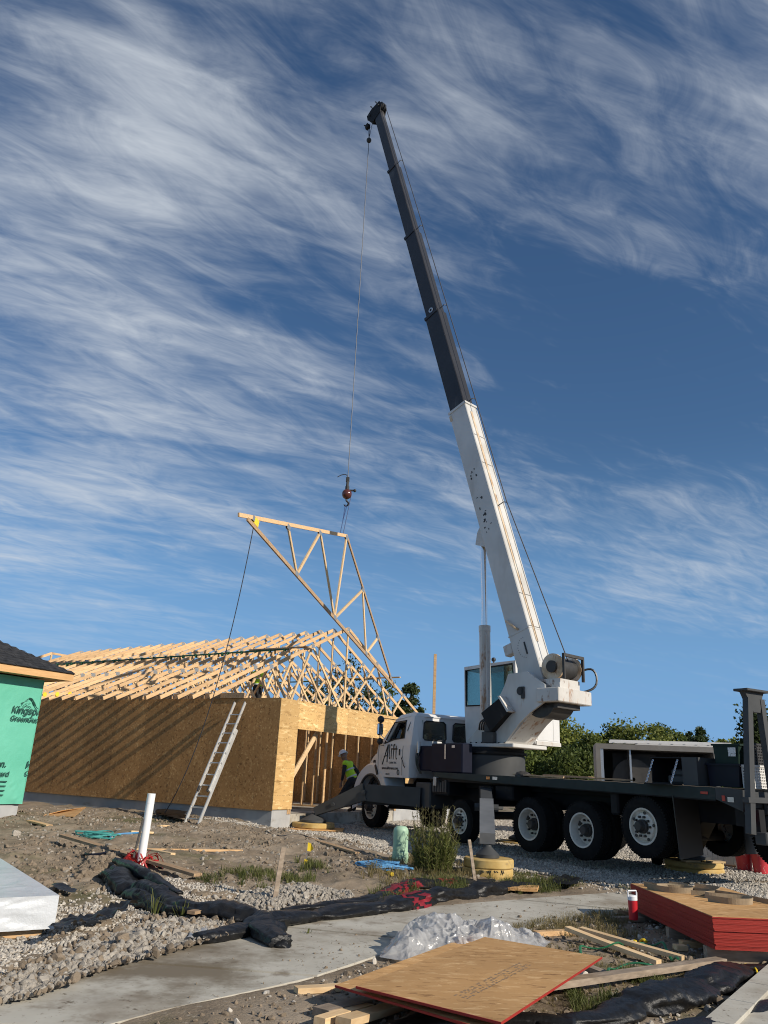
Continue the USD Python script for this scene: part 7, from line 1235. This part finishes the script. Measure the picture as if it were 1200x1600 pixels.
n = 1500; p = scatter(HEAP1.buffer(0.2), n, 91); s = np.random.default_rng(92).gamma(1.6, 0.009, n)+0.008; instancer('soil_clods', protos, MATS['clod_brown'], np.c_[p, heap_z(p, HEAP1, 0.10)+s*0.2], s, 'brown soil crumbs mixed into the rubble heap', 'soil', 93)
# pale pebbles strewn over the soil at the left and the crushed stone of the drive
PEB = gp((-60, 1560), (-40, 1470), (20, 1440), (60, 1415), (120, 1395), (180, 1385), (240, 1375), (330, 1380), (400, 1395), (420, 1430), (330, 1470), (200, 1520), (60, 1590))
p = scatter(PEB, 9000, 5, lambda q: np.clip((meshkit.fbm(np.c_[q, 0*q[:, 0]]*0.9, 3, 4)-0.36)*6, 0.06, 1)); s = np.random.default_rng(6).uniform(0.009, 0.028, len(p)); instancer('pebbles', protos[:3], MATS['stone_pale'], np.c_[p, ground(p[:, 0], p[:, 1])+s*0.2], s, 'pale pebbles strewn over the soil at the left', 'gravel', 7)
vis = P_GRAV.buffer(-0.05)
def gz(p): return ground(p[:, 0], p[:, 1])+0.022
n = 60000; p = scatter(vis, n, 9, lambda q: np.clip(1.5-np.hypot(q[:, 0], q[:, 1]-8)/24, 0.15, 1)); s = np.random.default_rng(10).uniform(0.014, 0.038, n); instancer('crushed_stone', protos[:4], MATS['stone_pale'], np.c_[p, gz(p)+s*0.1], s, 'pale crushed stones lying loose over the drive', 'gravel', 8)
ED = P_GRAV.buffer(0.9).difference(P_GRAV.buffer(-0.2)).difference(P_WALK.buffer(-0.25)).difference(P_HOUSE.buffer(0.05)); n = 9000; p = scatter(ED, n, 12, lambda q: 0.25+0.75*(meshkit.fbm(np.c_[q, 0*q[:, 0]]*1.2, 3, 8) > 0.5)); s = np.random.default_rng(13).uniform(0.012, 0.032, n); zz = np.where(inside(P_WALK, p[:, 0], p[:, 1]), 0.002, ground(p[:, 0], p[:, 1])); instancer('crushed_stone', protos[:3], MATS['stone_pale'], np.c_[p, zz+s*0.3], s, 'scattered stones along the ragged edge of the drive', 'gravel', 14)
DIRT = Polygon([(-9, 12), (-5, 9.5), (-2.9, 8), (-1.2, 10.2), (1, 12.0), (3.8, 13.9), (2.0, 15.6), (0, 17.2), (-2.2, 19.8), (-3.2, 20.8), (-9, 23.5)])
n = 9000; p = scatter(DIRT, n, 15, lambda q: np.clip((meshkit.fbm(np.c_[q, 0*q[:, 0]]*0.8, 3, 1)-0.42)*7, 0.05, 1)); s = np.random.default_rng(16).gamma(1.6, 0.009, n)+0.008; s = np.minimum(s, 0.07); instancer('soil_clods', protos, MATS['clod_brown'], np.c_[p, ground(p[:, 0], p[:, 1])+s*0.25], s, 'crumbled brown clods over the building soil', 'soil', 17)
n = 2500; p = scatter(DIRT, n, 25); s = np.random.default_rng(26).gamma(2.0, 0.008, n)+0.008; instancer('pebbles', protos[:3], MATS['rock_pale'], np.c_[p, ground(p[:, 0], p[:, 1])+s*0.1], s, 'pale pebbles dotted over the building soil', 'gravel', 27)
LUMP = gp((118, 1372), (128, 1352), (150, 1345), (185, 1342), (190, 1356), (165, 1368), (140, 1374)); n = 420; p = scatter(LUMP, n, 75); s = np.random.default_rng(76).gamma(2.2, 0.016, n)+0.015; s = np.minimum(s, 0.11); instancer('soil_clods', protos, MATS['clod_brown'], np.c_[p, heap_z(p, LUMP, 0.14)], s, 'lumpy mound of turned soil left of the white pipe', 'soil', 77)
VERGE = Polygon([(-1.6, 5.5), (-0.3, 6.95), (0.25, 7.9), (1.6, 9.4), (3.0, 10.75), (4.7, 11.9), (6.2, 12.9), (7.5, 12.0), (4.5, 8.5), (2.6, 7.0), (1.0, 4.8)])
n = 2600; p = scatter(VERGE.buffer(0.15), n, 35, lambda q: np.clip((meshkit.fbm(np.c_[q, 0*q[:, 0]]*1.3, 3, 11)-0.46)*7, 0.05, 1)); s = np.random.default_rng(36).gamma(1.5, 0.006, n)+0.005; zz = np.where(inside(P_WALK, p[:, 0], p[:, 1]), 0.002, ground(p[:, 0], p[:, 1])); instancer('pebbles', protos[:3], MATS['stone_pale'], np.c_[p, zz+s*0.3], s, 'small stones in the verge around the board sheets', 'gravel', 37)
n = 3500; p = scatter(VERGE.buffer(0.10), n, 45); s = np.random.default_rng(46).gamma(1.6, 0.007, n)+0.006; zz = np.where(inside(P_WALK, p[:, 0], p[:, 1]), 0.0, ground(p[:, 0], p[:, 1])); instancer('soil_clods', protos[:4], MATS['clod_brown'], np.c_[p, zz+s*0.2], s, 'dark soil crumbs along the verge of the sidewalk', 'soil', 47)
n = 500; p = scatter(P_WALK.intersection(Polygon([(-4, 3), (5, 3), (7, 14), (6, 16), (-4, 16)])), n, 55, lambda q: np.clip((meshkit.fbm(np.c_[q, 0*q[:, 0]]*1.1, 3, 6)-0.45)*8, 0.05, 1)); s = np.random.default_rng(56).gamma(1.2, 0.004, n)+0.002; instancer('soil_crumbs', protos[:3], MATS['clod_brown'], np.c_[p, 0*s+0.003], s, 'crumbs of soil tracked over the sidewalk', 'soil', 57)
PILE = gp((1010, 1404), (1045, 1396), (1100, 1392), (1160, 1392), (1230, 1400), (1230, 1440), (1120, 1425), (1060, 1415)); n = 3500; p = scatter(PILE, n, 65); s = np.random.default_rng(66).uniform(0.012, 0.032, n); hz_ = heap_z(p, PILE, 0.12); instancer('crushed_stone', protos[:4], MATS['stone_pale'], np.c_[p, hz_], s, 'heap of pale gravel behind the red stack', 'gravel', 67)
# ---------------------------------------------------------------- grass and weeds
def leafmat(name, cols, tr=0.35):
    return mat(name, cols, scale=2.0, rough=0.6, spec=0.25, rnd=0.25, transl=tr, world=True)
leafmat('grass_green', [(0.075, 0.095, 0.025), (0.15, 0.155, 0.05)]); leafmat('grass_dry', [(0.16, 0.13, 0.055), (0.26, 0.21, 0.10)]); leafmat('weed_leaf', [(0.11, 0.13, 0.03), (0.19, 0.20, 0.06)]); leafmat('weed_dark', [(0.10, 0.095, 0.04), (0.17, 0.15, 0.07)])
def tuft(seed, n, h, spread, w=0.006):
    r = np.random.default_rng(seed); V, F_ = [], []; c = 0
    for _ in range(n):
        a = r.uniform(0, 2*PI); d = np.array([cos(a), sin(a), 0]); s = np.array([-sin(a), cos(a), 0]); b = d*r.uniform(0, spread*0.4)*1.0; hh = h*r.uniform(0.5, 1.0); o = spread*r.uniform(0.2, 1.1)
        P = [b, b+d*o*0.25+[0, 0, hh*0.5], b+d*o*0.6+[0, 0, hh*0.85], b+d*o+[0, 0, hh*r.uniform(0.8, 1.0)]]
        V += [P[0]-s*w, P[0]+s*w, P[1]-s*w*0.9, P[1]+s*w*0.9, P[2]-s*w*0.6, P[2]+s*w*0.6, P[3]]; F_ += [[c, c+1, c+3], [c, c+3, c+2], [c+2, c+3, c+5], [c+2, c+5, c+4], [c+4, c+5, c+6]]; c += 7
    return np.array(V), np.array(F_)
tg = [tuft(k, 9, 0.17, 0.13, 0.004) for k in range(4)]; tl2 = [tuft(40+k, 12, 0.10, 0.08, 0.004) for k in range(4)]
def grass(name, poly, n, seed, mt, label, lo=0.6, hi=1.4, protos_=tg, dens=None):
    p = scatter(poly, n, seed, dens); r = np.random.default_rng(seed+1); s = r.uniform(lo, hi, n); zz = ground(p[:, 0], p[:, 1])-0.01; instancer(name, protos_, MATS[mt], np.c_[p, zz], s, label, 'grass', seed, tilt=False)
patchy = lambda q: np.clip((meshkit.fbm(np.c_[q, 0*q[:, 0]]*1.6, 3, 2)-0.42)*7, 0.0, 1)
grass('grass', gp((560, 1402), (620, 1384), (690, 1372), (760, 1386), (820, 1378), (900, 1386), (860, 1396), (760, 1398), (680, 1408), (600, 1420)), 420, 70, 'grass_green', 'green grass growing along the long black tube', 0.4, 1.2, dens=patchy)
grass('grass', gp((760, 1372), (830, 1366), (920, 1384), (1000, 1392), (940, 1396), (850, 1390), (790, 1392)), 240, 73, 'grass_green', 'low grass at the edge of the drive by the yellow pad', 0.4, 0.9, dens=patchy)
grass('dry_grass', gp((790, 1455), (860, 1436), (940, 1424), (1000, 1416), (1010, 1432), (970, 1450), (1000, 1466), (900, 1466), (840, 1464)), 900, 76, 'grass_dry', 'dry straw coloured grass between sidewalk and red stack', 0.25, 0.75)
grass('dry_grass', gp((830, 1480), (960, 1460), (1090, 1495), (1130, 1520), (1090, 1545), (980, 1575), (860, 1600), (820, 1560), (900, 1520)), 700, 79, 'grass_dry', 'thin dry grass around the long grey timber', 0.2, 0.6, tl2)
grass('grass', gp((880, 1540), (980, 1520), (1100, 1525), (1130, 1540), (1000, 1572), (900, 1590)), 260, 82, 'grass_green', 'sparse green grass before the black tube at lower right', 0.3, 0.8, dens=patchy)
grass('grass', gp((300, 1376), (350, 1362), (420, 1366), (480, 1350), (520, 1360), (500, 1392), (420, 1392), (340, 1396)), 260, 85, 'grass_green', 'sparse grass in the dirt beside the leaning stake', 0.4, 1.1, dens=patchy)
grass('dry_grass', gp((560, 1372), (600, 1345), (660, 1340), (720, 1350), (740, 1380), (650, 1392)), 500, 88, 'grass_dry', 'dry grass around the weeds and pedestal', 0.4, 1.1)
for k, (px, py, h, lab) in enumerate(((240, 1432, 1.5, 'tuft of long green grass standing before the thick black tube'), (283, 1440, 1.1, 'smaller tuft of grass at the red sprayed stripes'), (465, 1350, 0.9, 'grass tuft behind the yellow flag'), (480, 1470, 0.7, 'lone thin weed at the sidewalk edge'), (740, 1470, 0.4, 'small weed beside the sidewalk edge'))):
    v, f = tuft(100+k, 16, 0.22*h, 0.12*h); single('grass_tuft', (v, f), MATS['grass_green'], lab, 'grass', loc=G(px, py)-[0, 0, 0.01])
def weeds():
    c = G(677, 1368); o = thing('weed_bush', 'tall feathery green weeds growing between pedestal and outrigger', 'weeds', c); r = np.random.default_rng(5); st, lf, dk = MB(), ([], []), ([], [])
    nl = [0, 0]
    def leaf(store, k, p, d, L, w):
        s = nrm(np.cross(d, r.normal(size=3)))*w; store[0].extend([p-s*0.3, p+d*L*0.5-s, p+d*L, p+d*L*0.5+s]); store[1].extend([[nl[k], nl[k]+1, nl[k]+2], [nl[k], nl[k]+2, nl[k]+3]]); nl[k] += 4
    for k in range(150):
        a = r.uniform(0, 2*PI); rr = 0.27*math.sqrt(r.random()); b = np.array([cos(a)*rr*1.15, sin(a)*rr, -0.02]); tall = r.random() < 0.2; h = r.uniform(0.85, 1.18) if tall else r.uniform(0.42, 0.84)*(1.1-0.9*rr); lean = np.array([cos(a), sin(a), 0])*r.uniform(0.03, 0.20)+r.normal(size=3)*0.04; lean[2] = 0
        P = np.array([b+[0, 0, h]*np.array(t)+lean*t**1.6 for t in np.linspace(0, 1, 6)]); st.tube(P, np.linspace(0.006, 0.002, 6), 4)
        for q in range(36 if not tall else 40):
            t = r.uniform(0.15, 1.0); p = b+np.array([0, 0, h])*t+lean*t**1.6; d = nrm(np.array([r.normal()*0.8, r.normal()*0.8, r.uniform(0.5, 1.7)])); kk = 1 if (tall and t > 0.55) else 0; leaf(dk if kk else lf, kk, p, d, r.uniform(0.05, 0.13)*(0.7 if kk else 1), 0.007)
    part(o, 'stems', st, MATS['weed_dark'], kind='stuff'); part(o, 'leaves', (np.array(lf[0]), np.array(lf[1])), MATS['weed_leaf'], kind='stuff'); part(o, 'seed_heads', (np.array(dk[0]), np.array(dk[1])), MATS['weed_dark'], kind='stuff')
weeds()
# ---------------------------------------------------------------- far ground and trees
mat('field_green', [(0.045, 0.065, 0.018), (0.09, 0.105, 0.035), (0.15, 0.14, 0.06)], scale=0.6, rough=0.9, spec=0.1, world=True)
fg = single('grass_field', MB().add([(-150, 46, 0.12), (160, 46, 0.12), (300, 420, 0.12), (-300, 420, 0.12)], [[0, 1, 2], [0, 2, 3]]).add([(13.5, 21.5, 0.10), (70, 14, 0.10), (110, 46, 0.115), (10, 46, 0.115)], [[0, 1, 2], [0, 2, 3]]), MATS['field_green'], 'green field beyond the building plots', 'field', kind='structure')
for nm, c in (('leaf_olive', [(0.065, 0.095, 0.02), (0.135, 0.165, 0.04)]), ('leaf_yellow', [(0.105, 0.135, 0.026), (0.20, 0.21, 0.048)]), ('leaf_dark', [(0.030, 0.048, 0.017), (0.060, 0.08, 0.027)])): leafmat(nm, c, 0.3)
mat('bark', [(0.06, 0.05, 0.04), (0.10, 0.085, 0.07)], scale=4, rough=0.9)
def tree(name, label, px, pyb, pyt, Y, wpx, mt, seed, conifer=False, dens=1.0, trunk=0.25, group=None, n_cl=115):
    b = atY(px, 1225, Y); top = atY(px, pyt, Y); H = top[2]; sc = 1200*0.95/(Y*1.02); W = wpx/sc; r = np.random.default_rng(seed); o = thing(name, label, 'tree', (b[0], Y, 0.05), 0, group)
    m = MB().tube([(0, 0, -0.2), (0.05*r.normal(), 0, H*0.3), (0.12*r.normal(), 0.1*r.normal(), H*0.62), (0.1*r.normal(), 0, H*0.9)], [H*0.022+0.05, H*0.018+0.03, H*0.010+0.02, 0.015], 8)
    V, F_ = [], []; c0 = 0
    for k in range(n_cl):
        if conifer: t = r.uniform(0.12, 1.0)**1.0; a = r.uniform(0, 6.28); rad_ = W/2*(1.02-t)*r.uniform(0.3, 1.0); c = np.array([cos(a)*rad_, sin(a)*rad_, H*t*0.97]); cr = H*0.06+0.1
        else:
            d = nrm(r.normal(size=3)); u = r.random()**0.45; zc, zh = H*(trunk+(1-trunk)/2), H*(1-trunk)/2; env = 0.78+0.44*meshkit.noise(d[None]*2.2+seed, seed)[0]; c = np.array([d[0]*W/2*u*env, d[1]*W/2*u*env, zc+d[2]*zh*u*min(env, 1.0)]); cr = W*r.uniform(0.06, 0.13)
            if k % 4 == 0: q = np.array([0, 0, min(c[2]*0.7, H*0.7)]); m.tube([q, q*0.4+c*0.6+[0, 0, -0.1*H*0.3], c], [0.05, 0.03, 0.012], 5)
        n = int(95*dens); p = c+r.normal(size=(n, 3))*cr*np.array([0.75, 0.75, 0.5]); ls = r.uniform(0.06, 0.14, n)*(Y/60)**0.5*1.25
        u1 = r.normal(size=(n, 3)); u1 /= np.linalg.norm(u1, axis=1, keepdims=True); u2 = np.cross(u1, r.normal(size=(n, 3))); u2 /= np.linalg.norm(u2, axis=1, keepdims=True)
        q = np.stack([p-u1*ls[:, None], p+u2*ls[:, None]*0.6, p+u1*ls[:, None], p-u2*ls[:, None]*0.6], 1).reshape(-1, 3); V.append(q); i = c0+4*np.arange(n)[:, None]; F_.append(np.vstack([i+[0, 1, 2], i+[0, 2, 3]])); c0 += 4*n
    part(o, 'trunk', m, MATS['bark']); part(o, 'crown', (np.vstack(V), np.vstack(F_)), MATS[mt], kind=None)
    return o
GT = 'trees along the field edge'
TR = [(842, 1105, 62, 80, 'leaf_olive', 'rounded olive tree nearest the turret beyond the truck bed'), (880, 1112, 60, 96, 'leaf_yellow', 'yellow green tree right behind the white crane cabinet'), (915, 1150, 58, 60, 'leaf_olive', 'low bushy tree at the gap in the tree line'), (955, 1134, 66, 56, 'leaf_olive', 'small tree left of the tallest one above the trailer'), (1002, 1122, 64, 96, 'leaf_yellow', 'tallest bright tree above the grey trailer'), (1046, 1132, 66, 60, 'leaf_olive', 'tree with pointed top right of the tallest one'), (1092, 1136, 70, 44, 'leaf_dark', 'narrow darker tree above the toolbox'), (1138, 1148, 72, 54, 'leaf_yellow', 'light tree behind the bins on the truck bed'), (932, 1160, 85, 50, 'leaf_dark', 'distant dark tree in the gap of the tree line'), (1070, 1150, 80, 70, 'leaf_dark', 'dark tree filling the line behind the toolbox')]
for k, (px, pt, Y, w, mt, lab) in enumerate(TR): tree('broadleaf_tree', lab, px, 1230, pt, Y, w, mt, 200+k, trunk=0.08, group=GT)
tree('conifer_tree', 'dark conifer at the right edge behind the boom rest', 1192, 1230, 1106, 48, 66, 'leaf_dark', 231, True, 1.0, n_cl=110)
for k, (px, pt, Y, w, mt, lab, dn) in enumerate(((536, 1030, 62, 90, 'leaf_dark', 'tall dark tree seen through the house trusses', 0.5), (486, 1050, 66, 80, 'leaf_dark', 'dark tree behind the left part of the house trusses', 0.5), (596, 1062, 70, 60, 'leaf_olive', 'thin branched tree behind the trusses near the hanging truss end', 0.45), (634, 1067, 58, 44, 'leaf_dark', 'dark round tree standing right of the trusses above the cab', 1.2))): tree('broadleaf_tree', lab, px, 1215, pt, Y, w, mt, 250+k, trunk=0.2, dens=dn, n_cl=70)
for k, (px, pt, Y, w, lab) in enumerate(((820, 1168, 52, 90, 'low bush beneath the turret platform'), (900, 1172, 50, 90, 'low bush left of the grey trailer'), (960, 1180, 56, 90, 'low bush behind the grey trailer'), (1120, 1172, 60, 110, 'low bush behind the truck bins'), (1195, 1170, 58, 80, 'low bush at the right edge of the frame'))): tree('bush', lab, px, 1230, pt, Y, w, 'leaf_olive', 280+k, trunk=0.0, n_cl=90)
